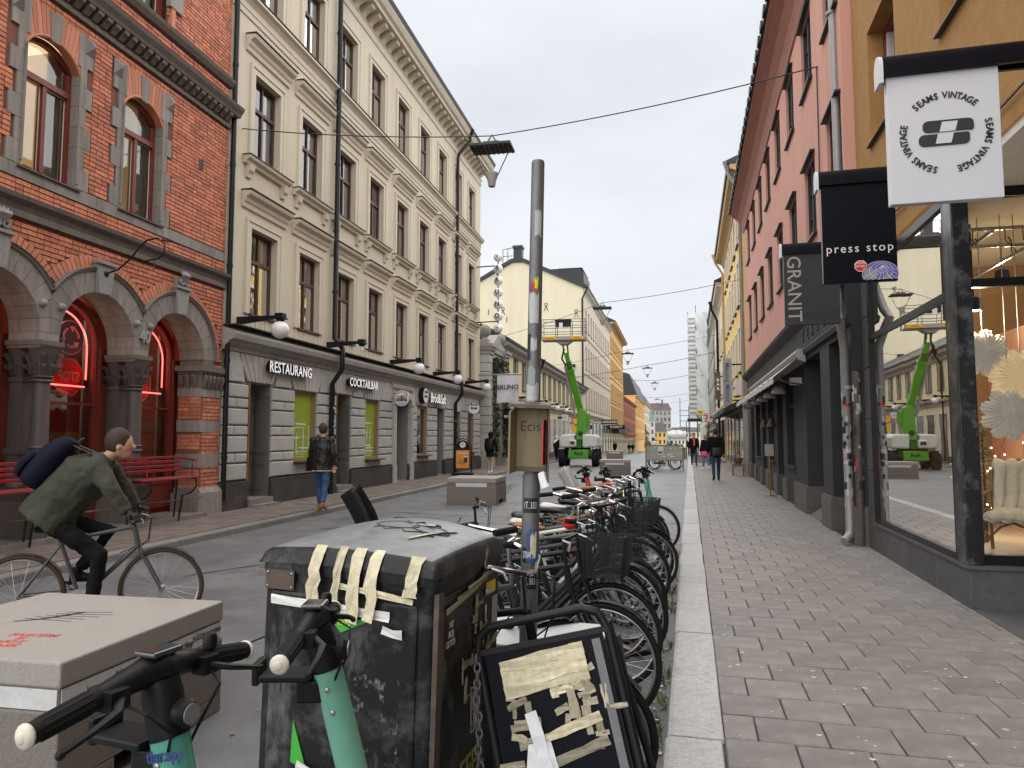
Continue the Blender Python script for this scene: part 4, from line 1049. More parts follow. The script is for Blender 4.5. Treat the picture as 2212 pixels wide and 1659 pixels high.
for yy, nm in [(4.78, 0), (16.42, 1)]:
    t = thing('downpipe', ['black downpipe on the cream facade beside the bare bulb bracket', 'black downpipe on the far part of the cream facade behind the burger board'][nm], 'downpipe', L(0, yy), LZ)
    q = MB(); q.tube([(.12, 0, .1), (.12, 0, 3.1), (.40, 0, 3.5), (.40, 0, 4.05), (.16, 0, 4.35), (.16, 0, 14.0), (.22, .02, 14.2), (.62, .30, 14.85), (.66, .32, 15.25)], .07, 10); q.build('pipe', 'black_metal', t)
    q = MB(); q.lathe([(.08, 15.1), (.17, 15.36)], (.66, .32, 0), 10); q.build('funnel', 'black_metal', t)
    for zz in (1.6, 5.6, 7.3, 9.2, 11.0, 13.0):
        q = MB(); q.cyl((.15, 0, zz), (.15, 0, zz + .06), .085, n=10); q.build('collar', 'black_metal', t)

    q = MB()
    for k in range(16 if nm else 8):
        zz = random.uniform(.7, 2.35) if nm else random.uniform(1.9, 2.45); a = random.uniform(-1.2, .8); h, w_ = random.uniform(.03, .10), random.uniform(.2, .6)
        q.use(random.choice([0, 0, 1]))
        rr = .0725
        q.add([(.12 + rr * cos(a), rr * sin(a), zz), (.12 + rr * cos(a + w_), rr * sin(a + w_), zz + random.uniform(-.02, .02)), (.12 + rr * cos(a + w_), rr * sin(a + w_), zz + h), (.12 + rr * cos(a), rr * sin(a), zz + h)], [(0, 1, 2, 3)])
    q.build('stickers', ['sticker_white', 'sticker_black'], t, smooth=False)['kind'] = 'stuff'
# ground floor doors and windows
for i, (a, e, z0, z1, kd) in enumerate(GF):
    c = (a + e) / 2; hw = (e - a) / 2
    if kd == 'door':
        d = thing('door', None, None); d.parent = cb; d.location = (-.40, c, 0)
        q = MB(); q.box(-.05, 0, -hw, hw, z0, z1); q.build('leaf', 'door_grey', d, smooth=False)
        for (za, zb) in [(.45, .95), (1.02, 1.2), (1.28, 2.2), (2.3, 2.75)]:
            for s_ in (-1, 1):
                q = MB(); q.box(0, .02, s_ * .06, s_ * (hw - .06), za, zb); q.box(.02, .032, s_ * .1, s_ * (hw - .1), za + .05, zb - .05); q.build('panel', 'door_grey', d, smooth=False)
        q = MB(); q.box(.0, .45, -hw, -hw + .03, z0, z1); q.build('jamb', 'wood_dark', d, smooth=False)
        # one leaf folded back into the doorway
        q = MB(); q.box(.02, .40, hw - .08, hw - .03, z0, z1 - .25); q.build('open_leaf', 'door_grey', d, smooth=False)
        for (za, zb) in [(.45, .95), (1.02, 1.2), (1.28, 2.3)]:
            q = MB(); q.box(.07, .36, hw - .10, hw - .08, za, zb); q.build('panel', 'door_grey', d, smooth=False)
        q = MB(); q.box(.0, .52, -hw, hw, -.1, z0 - .005); q.box(.0, .7, -hw, hw, -.1, z0 - .13); q.build('step', 'sandstone', d, smooth=False)
    elif kd == 'recess':
        d = thing('doorway', None, None); d.parent = cb; d.location = (-.45, c, 0)
        q = MB(); q.box(-.9, -.85, -hw, hw, z0, z1); q.box(-.9, 0, -hw - .05, -hw, 0, z1); q.box(-.9, 0, hw, hw + .05, 0, z1); q.box(-.9, .0, -hw, hw, z1, z1 + .05); q.build('lining', 'grey_trim', d, smooth=False)
        q = MB(); q.box(-.85, -.8, -hw + .1, hw - .1, z0, z1 - .3); q.build('leaf', 'door_grey', d, smooth=False)
        q = MB(); q.box(-.84, .45, -hw, hw, -.1, z0 - .02); q.build('step', 'sandstone', d, smooth=False)
        if i == 4:
            for s_ in (-1, 1):
                q = MB(); q.box(.44, .56, s_ * (hw + .02), s_ * (hw + .24), .5, 2.75); q.box(.44, .6, s_ * (hw), s_ * (hw + .27), 2.75, 2.95); q.box(.55, .575, s_ * (hw + .07), s_ * (hw + .19), .8, 2.6); q.box(.44, .58, s_ * hw, s_ * (hw + .27), -.1, .72); q.build('pilaster', 'grey_stone', d, smooth=False)
            q = MB(); q.box(.42, .5, -hw - .3, hw + .3, 2.95, 3.47); q.box(.42, .58, -hw - .32, hw + .32, 2.95, 3.03); q.build('lintel', 'grey_stone', d, smooth=False)
            text('lettering', 'FOUNTAIN HOUSE STOCKHOLM', .15, 'grey_joint', d, face((.51, 0, 3.27), (0, 1, 0)), .004, .002, .85)
    else:
        w = thing('shop_window', None, None); w.parent = cb; w.location = (-.12, c, 0)
        q = MB()
        for s_ in (-1, 1): q.box(-.05, .03, s_ * (hw - .07), s_ * hw, z0, z1)
        q.box(-.05, .03, -hw, hw, z1 - .07, z1); q.box(-.05, .06, -hw, hw, z0, z0 + .06); q.build('frame', 'wood_orange', w, smooth=False)
        q = MB(); q.box(-.05, .34, -hw - .05, hw + .05, z0 - .04, z0 - .005); q.build('sill', 'sheet_brown', w, smooth=False)
        if kd == 'lime':
            q = MB(); q.box(-.03, -.01, -hw + .07, hw - .07, z0 + .06, z1 - .07); q.build('vinyl', 'lime', w, smooth=False)
            rs = random.Random(i)
            tp = MB()
            for k in range(6): zz = z0 + .2 + rs.random() * (z1 - z0) * .5; y0_ = rs.uniform(-hw + .1, 0); tp.beam((-.006, y0_, zz), (-.006, y0_ + rs.uniform(.3, hw), zz + rs.uniform(-.01, .01)), .006, rs.uniform(.012, .05))
            for k in range(5): yy = rs.uniform(-hw + .12, hw - .12); zz = z0 + .15 + rs.random() * .5; tp.beam((-.004, yy, zz), (-.004, yy, zz + rs.uniform(.2, .6)), .006, rs.uniform(.012, .03), (0, 1, 0))
            tp.build('tape_scraps', 'tape_white', w, smooth=False)['kind'] = 'stuff'
            for k in range(3): text('lettering', ['baker of dom nya rett', 'och dom ar ni varen', 'magnus, traning och'][k], .055, 'tape_white', w, face((-.006, .0, z0 + .22 - .06 * k), (0, 1, 0)), .001)
        else:
            q = MB(); q.quad((-.01, -hw + .07, z0 + .06), (-.01, hw - .07, z0 + .06), (-.01, hw - .07, z1 - .07), (-.01, -hw + .07, z1 - .07)); q.build('pane', 'glass', w, smooth=False)
            q = MB()
            for k in range(26): yy = -hw + .15 + (k % 5) * .2; zz = z0 + .12 + (k // 5) * .2; q.lathe([(.001, zz), (.05, zz + .02), (.06, zz + .1), (.03, zz + .16)], (-.35, yy, 0), 6)
            q.build('shelf_goods', ['wood_dark'], w)
            q = MB(); q.box(-.6, -.5, -hw, hw, z0, z0 + 1.0); q.build('backing', 'green_dark', w, smooth=False)
# signs
def wall_sign(name, label, s, y, z, size, sx, mirror=False, bar=True):
    t = thing(name, label, 'sign', L(.06, y, z), LZ)
    w = len(s) * size * .62 * sx
    q = MB(); q.box(.0, .05, -w / 2, w / 2, -size * .25, size * .25); q.build('backing', 'black_metal', t, smooth=False)
    text('letter_sides', s, size, 'black_metal', t, face((.09, 0, 0), (0, 1, 0)), .035, .003, sx, spacing=1.08)
    text('lettering', s, size, 'lit_sign', t, face((.13, 0, 0), (0, 1, 0)), .004, .003, sx, spacing=1.08)
    return t
wall_sign('restaurant_sign', 'white raised letters reading RESTAURANG above the first green window', 'RESTAURANG', 2.5, 3.25, .36, .82)
wall_sign('cocktail_bar_sign', 'white raised letters reading COCKTAILBAR on the grey facade', 'COCKTAILBAR', 6.75, 3.22, .34, .84)
t = thing('bakery_sign', 'white raised letters reading Bröd&Salt with a small round badge', 'sign', L(.06, 13.5, 3.15), LZ)
text('letter_sides', 'Bröd&Salt', .52, 'black_metal', t, face((.09, .35, 0), (0, 1, 0)), .03, .003, .9)
text('lettering', 'Bröd&Salt', .52, 'lit_sign', t, face((.125, .35, 0), (0, 1, 0)), .004, .003, .9)
q = MB(); q.lathe([(.3, 0), (.3, .16)], (0, -1.3, .05), 24, 'x'); q.build('badge_box', 'black_metal', t)
q = MB(); q.lathe([(.27, .162), (.27, .17)], (0, -1.3, .05), 24, 'x'); q.build('badge', 'white', t)
text('badge_lettering', 'Bröd\n&Salt', .16, 'black', t, face((.175, -1.3, .10), (0, 1, 0)), .002, .004)
def blade_sign(name, label, y, z, out, r, mats, build):
    t = thing(name, label, 'sign', L(out, y, z), LZ)
    q = MB(); q.lathe([(r, -.05), (r, .05)], n=32, axis='y'); q.build('box', mats[0], t)
    for s_ in (-1, 1):
        q = MB(); q.lathe([(r * .93, s_ * .051), (r * .93, s_ * .056)], n=32, axis='y'); q.build('face', mats[1], t)
    q = MB(); q.box(-out, -r * .8, -.02, .02, r * .55, r * .62); q.box(-out, -r * .8, -.02, .02, -r * .62, -r * .55); q.build('bracket', 'black_metal', t, smooth=False)
    build(t); t.scale = (.66, .66, .66); t.location = L(out * .66, y, z); return t
def f1(t):
    text('lettering', 'Bröd\n&Salt', .24, 'black', t, face((0, -.06, .13), (1, 0, 0)), .002, .008)
blade_sign('round_bakery_sign', 'round white projecting sign reading Bröd & Salt near the gate', 18.1, 2.95, .75, .42, ('black_metal', 'white'), f1)
def f2(t):
    for k, (m_, z0_, z1_) in enumerate([('flag_yellow', .0, .17), ('flag_blue', -.16, 0)]):
        q = MB(); q.prism([(-.30, z0_), (.30, z0_), (.28, z1_), (-.28, z1_ * .6)], -.0625, -.058, 'y'); q.build('stripe', m_, t, smooth=False)
    q = MB(); q.tube([(0, -.066, -.25), (0, -.066, .1)], .018, 5)
    for a in (-1, -.5, .5, 1): q.tube([(0, -.066, .0), (a * .08, -.066, .12), (a * .16, -.066, .02)], .012, 4)
    q.build('fountain', 'ink', t)
    ring = 'FOUNTAIN HOUSE'
    for k, ch in enumerate(ring):
        a = radians(160 - k * 10.6)
        text('letter', ch, .11, 'ink', t, face((.315 * cos(a), -.062, .315 * sin(a)), (sin(a), 0, -cos(a)), (cos(a), 0, sin(a))), .002)
    for k, ch in enumerate('STOCKHOLM'):
        a = radians(215 + k * 13.5)
        text('letter', ch, .11, 'ink', t, face((.315 * cos(a), -.062, .315 * sin(a)), (-sin(a), 0, cos(a)), (-cos(a), 0, -sin(a))), .002)
blade_sign('fountain_house_sign', 'round white projecting sign with yellow and blue stripes and a fountain', 9.4, 2.95, .55, .42, ('steel', 'white'), f2)
# lamps on brackets
def wall_lamp(pos, rz, out, globe, label, r=.19, o=1, group='globe lamps on black wall brackets'):
    t = thing('wall_lamp', label, 'lamp', pos, rz, group=group)
    q = MB(); q.prism([(0, -.16), (0, .06), (o * out, .06), (o * out, .0), (o * .1, -.10)], -.03, .03, 'y'); q.build('bracket', 'black_metal', t, smooth=False)
    q = MB(); q.box(o * out - .09, o * out + .09, -.09, .09, .0, .10); q.box(o * out - .12, o * out + .12, -.12, .12, -.02, .0); q.lathe([(.07, -.08), (.1, -.02)], (o * out, 0, 0), 12); q.build('fitting', 'black_metal', t)
    if globe: q = MB(); q.sphere((o * out, 0, -.08 - r * .9), r, 20, 12); q.build('globe', 'globe', t)
    else: q = MB(); q.sphere((o * out, 0, -.16), .05, 10, 8, (1, 1, 1.4)); q.build('bulb', 'globe', t)
    return t
for k, (y, lab) in enumerate([(.50, 'white globe lamp on black bracket above the RESTAURANG sign'), (4.65, 'black wall bracket with a bare bulb and no globe beside the downpipe'), (9.2, 'white globe lamp on black bracket above the COCKTAILBAR sign'), (13.7, 'white globe lamp on black bracket above the Bröd&Salt letters'), (18.3, 'white globe lamp on black bracket above the round Bröd & Salt sign')]):
    wall_lamp(L(0, y, 4.17), LZ, 1.02, k != 1, lab)
# ---------------------------------------------------------------- generic street houses (x outward * o, y along the street)
def house(name, label, pos, rz, o, y0, y1, zb, ze, wall, rows, cols, hw, fm='window_brown', gm='far_glass', trim=None, shop=None, roof=('gable', 3.0, 'roof_black'), depth=10, sills='sheet_brown', cor=.45, shopm='off_white', surround=None, courses=()):
    t = thing(name, label, 'building', pos, rz)
    hs = [(c - hw, c + hw, a, e) for c in cols for a, e in rows]
    b = MB(); wall_holes(b, y0, y1, zb, ze, hs, .16, o); X = -o * depth
    b.quad((0, y0, zb), (X, y0, zb), (X, y0, ze), (0, y0, ze)); b.quad((0, y1, zb), (X, y1, zb), (X, y1, ze), (0, y1, ze)); b.quad((X, y0, zb), (X, y1, zb), (X, y1, ze), (X, y0, ze))
    b.build('wall', wall, t, smooth=False)
    for a, e in rows:
        h = e - a; q = MB(); f = .06; x0, x1 = -o * .16, -o * .09
        q.box(x0, x1, -hw, -hw + f, 0, h); q.box(x0, x1, hw - f, hw, 0, h); q.box(x0, x1, -hw + f, hw - f, h - f, h); q.box(x0, x1, -hw + f, hw - f, 0, f); q.box(x0, x1, -.025, .025, f, h - f)
        n_ = 2 if h > 1.3 else 1
        for j in range(n_): zz = h * (j + 1) / (n_ + 1) + (.1 if n_ == 1 else 0); q.box(x0, x1, -hw + f, hw - f, zz - .018, zz + .018)
        fme = q.mesh('window', fm, False)
        q = MB(); q.quad((-o * .13, -hw + f, f), (-o * .13, hw - f, f), (-o * .13, hw - f, h - f), (-o * .13, -hw + f, h - f)); pme = q.mesh('pane', gm, False)
        q = MB(); q.box(-o * .1, o * .1, -hw - .06, hw + .06, -.06, -.01); sme = q.mesh('sill', sills, False)
        if surround:
            q = MB(); s_ = .13
            q.box(0, o * .035, -hw - s_, -hw, -.02, h + s_); q.box(0, o * .035, hw, hw + s_, -.02, h + s_); q.box(0, o * .036, -hw, hw, h, h + s_); rme = q.mesh('surround', surround, False)
        for c in cols:
            w = obj('window', fme, t, (0, c, a)); obj('pane', pme, w); obj('sill', sme, w)
            if surround: obj('surround', rme, w)
    tm = trim or wall
    if cor:
        b = MB(); moulding(b, [(-.01, ze - .55), (.05, ze - .55), (.08, ze - .4), (.18, ze - .3), (cor - .05, ze - .18), (cor, ze - .05), (cor, ze + .06), (-.01, ze + .14)], y0, y1, o); b.build('cornice', tm, t, smooth=False)
    for z in courses:
        b = MB(); moulding(b, [(-.01, z - .12), (.08, z - .1), (.12, z), (-.01, z + .05)], y0, y1, o); b.build('string_course', tm, t, smooth=False)
    if roof:
        kind, rh, rm = roof; b = MB()
        if kind == 'gable': b.prism([(o * (cor + .08), ze + .03), (o * (cor + .1), ze + .16), (-o * depth / 2, ze + rh), (-o * depth, ze + .1)], y0 - .05, y1 + .05, 'y')
        else: b.prism([(o * cor, ze + .05), (o * cor, ze + .2), (-o * 1.4, ze + rh), (-o * depth * .5, ze + rh + 1.0), (-o * depth, ze + .1)], y0 - .05, y1 + .05, 'y')
        b.build('roof', rm, t, smooth=False)
    if shop:
        zt, n_ = shop; b = MB(); moulding(b, [(-.01, zt - .35), (.06, zt - .35), (.1, zt - .15), (.25, zt - .05), (.28, zt + .08), (-.01, zt + .12)], y0, y1, o); b.build('shop_cornice', tm, t, smooth=False)
        wd = (y1 - y0) / n_
        for j in range(n_):
            c = y0 + wd * (j + .5); w2 = wd * .36; s_ = thing('shop_window', None, None); s_.parent = t; s_.location = (0, c, 0)
            top = zt - .75; bot = zb * 0 + gz(pos[1] + c) + (.25 if j % 3 else .1)
            q = MB(); f = .08
            q.box(0, o * .05, -w2, -w2 + f, bot, top); q.box(0, o * .05, w2 - f, w2, bot, top); q.box(0, o * .05, -w2 + f, w2 - f, top - f, top); q.box(0, o * .05, -w2 + f, w2 - f, bot, bot + f); q.build('frame', shopm, s_, smooth=False)
            q = MB(); q.quad((o * .02, -w2 + f, bot + f), (o * .02, w2 - f, bot + f), (o * .02, w2 - f, top - f), (o * .02, -w2 + f, top - f)); q.build('pane', 'far_glass' if j % 2 else 'far_glass_pale', s_, smooth=False)
    return t
# ---------------------------------------------------------------- gateway with ivy
gt = thing('stone_gateway', 'grey stone gateway with pediment, ball finials and ivy', 'gate', L(.1, 0, 0), LZ)
for y in (21.5, 24.9):
    p = thing('pillar', None, None); p.parent = gt; p.location = (0, y, 0)
    q = MB(); q.box(-.5, .45, -.5, .5, -.3, .75); q.box(-.45, .40, -.45, .45, .75, .95); q.build('base', 'grey_trim', p, smooth=False, bevel=.02)
    for k in range(11): q = MB(); q.box(-.38, .34, -.38, .38, .96 + k * .44, .96 + k * .44 + .42); q.build('stone_block', 'grey_stone', p, smooth=False, bevel=.025)
    q = MB(); q.box(-.42, .40, -.42, .42, 5.8, 6.0); q.box(-.5, .48, -.5, .5, 6.0, 6.15); q.box(-.55, .55, -.55, .55, 6.15, 6.3); q.box(-.22, .22, -.22, .22, 6.3, 6.55); q.lathe([(.24, 6.55), (.14, 6.62), (.14, 6.7)], n=12); q.build('capital', 'grey_trim', p, smooth=False)
    q = MB(); q.sphere((0, 0, 7.0), .33, 18, 10); q.build('ball_finial', 'stone_cap', p)
q = MB(); q.sphere((-1.2, 23.2, 7.55), .36, 18, 10); q.lathe([(.3, 6.9), (.2, 7.1), (.16, 7.2)], (-1.2, 23.2, 0), 12); q.build('ball_finial', 'stone_cap', gt)
q = MB(); q.prism([(21.9, 6.0), (24.6, 6.0), (24.6, 6.25), (23.25, 7.05), (21.9, 6.25)], -.35, .3, 'x'); q.prism([(22.2, 6.25), (24.3, 6.25), (23.25, 6.85)], .3, .32, 'x'); q.build('pediment', 'grey_trim', gt, smooth=False)
q = MB(); q.box(-.3, .2, 21.9, 24.5, 5.2, 6.0); q.build('lintel', 'grey_stone', gt, smooth=False)
for k in range(9): q = MB(); q.box(-3.5, -2.9, 21.6, 25, .1 + k * .55, .62 + k * .55); q.build('passage_stone', 'charcoal', gt, smooth=False)
def ivy(pos, rz, boxes, n, label, seed=3):
    rs = random.Random(seed); q = MB()
    for i in range(n):
        x0, x1, y0, y1, z0, z1 = rs.choice(boxes); c = Vector((rs.uniform(x0, x1), rs.uniform(y0, y1), rs.uniform(z0, z1)))
        a = Vector((rs.uniform(-1, 1), rs.uniform(-1, 1), rs.uniform(-1, 1))).normalized() * rs.uniform(.05, .11); bb_ = a.cross(Vector((rs.uniform(-1, 1), rs.uniform(-1, 1), rs.uniform(-1, 1)))).normalized() * rs.uniform(.03, .08)
        q.use(0 if rs.random() < .82 else 1); q.add([c - a, c + bb_, c + a, c - bb_], [(0, 1, 2, 3)])
    t = thing('ivy', label, 'plant', pos, rz); o = q.build('leaves', ['green_dark', 'ivy_pale'], t, smooth=False); o['kind'] = 'stuff'
    v = MB()
    for x0, x1, y0, y1, z0, z1 in boxes:
        for j in range(3):
            yy = rs.uniform(y0, y1); v.tube([((x0 + x1) / 2, yy + .08 * sin(k * 1.7 + j), z0 + (z1 - z0) * k / 6) for k in range(7)], .012, 4)
    v.build('stems', 'bark', t)
ivy(L(.1, 0, 0), LZ, [(.3, .62, 21.75, 22.3, .6, 5.6), (.2, .6, 22.0, 24.6, 4.9, 5.7), (.3, .6, 24.2, 24.8, .6, 5.2)], 2600, 'dark green ivy trailing round the stone gateway opening')
t = thing('ball_sign', 'vertical chain of white balls lettered BRUNO on black brackets', 'sign', L(1.1, 20.2, 0), LZ)
q = MB(); q.tube([(0, 0, 6.6), (0, 0, 10.5)], .03, 6); q.tube([(0, 0, 10.0), (-1.1, .1, 10.0)], .03, 6); q.tube([(0, 0, 7.25), (-1.1, .1, 7.25)], .03, 6); q.build('rod', 'black_metal', t)
for k in range(7):
    zz = 10.42 - k * .585
    q = MB(); q.sphere((0, 0, zz), .23, 18, 12); bl = q.build('ball', 'globe', t)
    if 0 < k < 6: text('letter', 'BRUNO'[k - 1], .30, 'ink', bl, face((0, -.225, zz), (1, 0, 0)), .012, .006)
    else: q = MB(); q.sphere((0, -.215, zz), .05, 10, 6, (1, .4, 1)); q.build('dot', 'ink', bl)
t = thing('hanging_flag', 'white banner reading BRUNO hanging from a horizontal pole by the gate', 'flag', (-7.15, 33.0, 0), 0)
q = MB(); q.tube([(-.9, .1, 4.62), (1.25, 0, 4.62)], .035, 8); q.build('pole', 'steel', t)
q = MB(); q.grid(lambda u, v: (.02 + u * 1.05 + .05 * v * v * sin(u * 3) + .03 * (1 - v), .06 * sin(u * 7 + v * 3) * v + .10 * max(0, u + v - 1.2), 4.58 - 1.28 * v + .10 * v * (u - .5)), 16, 16); q.build('cloth', 'sign_white', t)
text('lettering', 'BRUNO', .31, 'ink', t, face((.56, -.09, 4.0), (1, 0, .02)), .002, .006)
# ---------------------------------------------------------------- low yellow house
lw = house('low_yellow_house', 'low two-storey pale yellow house with grey framed windows and globe lamps', L(0, 0, 0), LZ, 1, 25.4, 67, -1.2, 7.0, 'yellow_low', [(4.65, 6.5)], [26.9 + 2.62 * k for k in range(15)], .55, fm='win_grey', gm='far_glass_pale', trim='grey_trim', shop=(3.95, 16), roof=('gable', 2.6, 'roof_black'), surround='win_grey', depth=8)
q = MB()
for k in range(80): q.box(.05, .2, 25.6 + k * .52, 25.6 + k * .52 + .2, 6.5, 6.62)
q.build('dentils', 'grey_trim', lw, smooth=False)['kind'] = 'stuff'
q = MB(); q.box(0, .06, 25.4, 67, -1.2, .45); q.build('plinth', 'plinth', lw, smooth=False)
for k, y in enumerate([30, 35, 40, 45, 50]):
    wall_lamp(L(0, y, 4.1), LZ, 1.0, True, ['white globe lamp behind the BRUNO banner', 'first white globe lamp right of the sign pole on the yellow house', 'second white globe lamp right of the sign pole', 'third white globe lamp right of the sign pole, by the boom', 'globe lamp on the yellow house hidden behind the green boom'][k], r=.2)
for y, lab in ((36.6, 'dark roof-edge gutter funnel with downpipe on the yellow house'),):
    t = thing('downpipe', lab, 'downpipe', L(.1, y, 0), LZ); q = MB(); q.tube([(.4, 0, 7.0), (.4, 0, 6.7), (.1, -.1, 6.2), (.08, -.1, .2)], .06, 8); q.lathe([(.08, 6.8), (.2, 7.15)], (.4, 0, 0), 8); q.build('pipe', 'black_metal', t)
t = thing('black_shop_sign', 'small black projecting sign reading BECODE beside the ivy', 'sign', L(.9, 24.2, 2.75), LZ)
q = MB(); q.box(-.45, .5, -.05, .05, -.42, .42); q.build('board', 'black', t, smooth=False); text('lettering', 'BECODE', .2, 'white', t, face((.02, -.056, .0), (1, 0, 0)), .002, .004, 1.1)
q = MB(); q.box(-.9, -.45, -.02, .02, .3, .34); q.build('bracket', 'black_metal', t, smooth=False)
t = thing('orange_notice', 'small orange sign on the yellow facade behind the banner', 'sign', L(.3, 26.2, 3.9), LZ); q = MB(); q.box(-.3, .35, -.04, .04, -.2, .2); q.build('board', 'coral', t, smooth=False)
t = thing('white_shop_sign', 'small white projecting box sign on the low yellow house', 'sign', L(.6, 47, 3.3), LZ); q = MB(); q.box(-.25, .25, -.08, .08, -.25, .25); q.build('board', 'white', t, smooth=False); text('lettering', 'DN', .24, 'mass_grey', t, face((0, -.105, 0), (1, 0, 0)), .002); q = MB(); q.box(-.6, -.25, -.03, .03, -.1, .1); q.build('bracket', 'black_metal', t, smooth=False)
# chimneys on the gate wing
t = thing('chimney_stack', 'small dark chimney on the low roof behind the ball sign', 'chimney', L(-3.6, 31, 0), LZ); q = MB(); q.box(-.5, .5, -.5, .5, 7.0, 10.0); q.box(-.6, .6, -.6, .6, 10.0, 10.25); q.build('stack', 'roof_black', t, smooth=False)
# ---------------------------------------------------------------- gable house and the houses beyond
gh = house('gable_house', 'tall pale yellow house with a bare gable wall and black roof', GO, -GA, 1, 0, 33, -3, 18.6, 'pinkish_cream', [(4.9, 7.5), (9.5, 12.1), (13.9, 16.4)], [2.2 + 2.6 * k for k in range(12)], .55, trim='cream_trim', shop=(4.2, 8), roof=None, surround='cream_trim', shopm='black', courses=(8.9, 13.2))
q = MB(); q.prism([(.02, -3), (.02, 18.7), (-7.0, 22.0), (-8.3, 22.0), (-13.5, 19.2), (-13.5, -3)], -.12, -.01, 'y'); q.build('gable_wall', 'yellow_pale', gh, smooth=False)
q = MB(); q.prism([(.55, 18.65), (.55, 18.9), (-7.0, 22.45), (-8.4, 22.45), (-13.6, 19.6), (-13.6, 19.2), (-8.3, 22.02), (-7.0, 22.02), (.02, 18.65)], -.35, 33, 'y'); q.build('roof', 'roof_black', gh, smooth=False)
q = MB(); q.box(-8.3, -7.3, .5, 1.5, 22, 23.9); q.box(-8.4, -7.2, .4, 1.6, 23.9, 24.2); q.build('chimney', 'roof_black', gh, smooth=False)
q = MB(); q.tube([(-9.6, .6, 22), (-9.6, .6, 23.8), (-8.4, .6, 24)], .05, 5); q.tube([(-9.6, .6, 23.0), (-8.4, .6, 23.0)], .04, 5); q.tube([(-9.0, .6, 22), (-9.0, .6, 23.9)], .04, 5); q.build('roof_ladder', 'black_metal', gh)
q = MB(); q.prism([(-.2, 19), (-.2, 21.0), (-.7, 21.5), (-6, 21.5), (-6, 20)], 2, 8, 'y'); q.build('dormer', 'roof_black', gh, smooth=False)
q = MB(); q.box(-3.2, -.35, 1.9, 8.1, 21.5, 21.55); q.build('dormer_rail', 'steel', gh, smooth=False)
for k, (x, z) in enumerate([(-9.4, 16.6), (-4.3, 16.9), (-.8, 16.0)]):
    q = MB(); q.torus((x, -.16, z), .17, .03, 'y', 14, 5)
    for s_ in (-1, 1): q.tube([(x, -.16, z - .15), (x + s_ * .22, -.16, z - .75)], .03, 5)
    q.build('wall_anchor', 'black_metal', gh)
for k, (x, z0, z1) in enumerate([(-11.2, 15.9, 16.6), (-10.2, 20.3, 21.0), (-9.0, 15, 15.6)]):
    q = MB(); q.beam((x, -.15, z0), (x + .08, -.15, z1), .06, .06); q.build('wall_anchor', 'black_metal', gh, smooth=False)
for x, z in [(-4.6, 9.9), (-1.2, 9.7)]:
    q = MB(); q.box(x - .25, x + .25, -.3, -.12, z - .2, z + .2); q.build('wall_bracket', 'black_metal', gh, smooth=False)
q = MB(); q.tube([(.45, -.1, 18.9), (.4, -.1, 18.4), (-.1, -.2, 17.4), (-.1, -.2, .2)], .1, 8); q.build('downpipe', 'black_metal', gh)
for x0_, x1_, z0_, z1_ in ((-.5, -4, 8.4, 9.6), (-7, -9.6, 9.3, 10.1)):
    q = MB(); q.box(x0_, x1_, -.15, -.122, z0_, z1_); q.build('patched_plaster', 'cream_trim', gh, smooth=False)
og = house('ochre_house', 'tall orange house with pale stone trim beyond the gable house', GO, -GA, 1, 33.2, 62, -4, 20.0, 'ochre', [(3.9, 6.6), (7.6, 10.2), (11.9, 14.2), (15.9, 17.9)], [34.9 + 2.35 * k for k in range(12)], .55, trim='ochre_trim', shop=(3.2, 7), roof=('gable', 3, 'roof_black'), surround='ochre_trim', shopm='black', cor=.9, courses=(7.2, 11.2, 15.2))
q = MB(); q.box(0, 1.2, 34, 61, 2.3, 3.5); q.build('shop_awning', 'black', og, smooth=False)
house('rust_house', 'low rust-red house with dark shop fronts down the street', GO, -GA, 1, 62.3, 104, -6, 9.4, 'rust_red', [(2.9, 4.9), (6.0, 8.2)], [64.5 + 2.7 * k for k in range(15)], .6, trim='rust_red', shop=(2.2, 9), roof=('gable', 2.6, 'rust_red'), shopm='black')
house('mansard_house', 'orange house with a tall black mansard roof far down the street', GO, -GA, 1, 104.3, 160, -8, 12.4, 'ochre', [(.9, 2.9), (4.2, 6.3), (7.5, 9.6), (9.9, 11.6)], [106 + 2.8 * k for k in range(19)], .6, trim='ochre_trim', shop=None, roof=('mansard', 5.5, 'roof_black'))
house('striped_house', 'far cream house with dark pilasters at the end of the row', GO, -GA, 1, 160.3, 232, -9, 13.2, 'cream', [(-.5, 2), (3.4, 5.6), (7, 9), (10.2, 12)], [162 + 3.4 * k for k in range(20)], .8, trim='ochre_trim', shop=None, roof=('mansard', 4, 'roof_black'))
# shop signs on the gable house
for k, (y, o_, z, w, s_) in enumerate([(10, 1.9, 3.55, 2.0, 'CARLINGS'), (17, 2.2, 3.0, 2.3, 'SCORETT')]):
    t = thing('projecting_sign', 'black projecting shop sign reading ' + s_ + ' beside the boom lift', 'sign', G(o_, y, z), -GA)
    q = MB(); q.box(-w / 2, w / 2, -.1, .1, -.28, .28); q.build('board', 'black', t, smooth=False); text('lettering', s_, .4, 'white', t, face((0, -.11, 0), (1, 0, 0)), .003, .01)
    q = MB(); q.box(-o_, -w / 2, -.04, .04, .1, .16); q.build('bracket', 'black_metal', t, smooth=False)
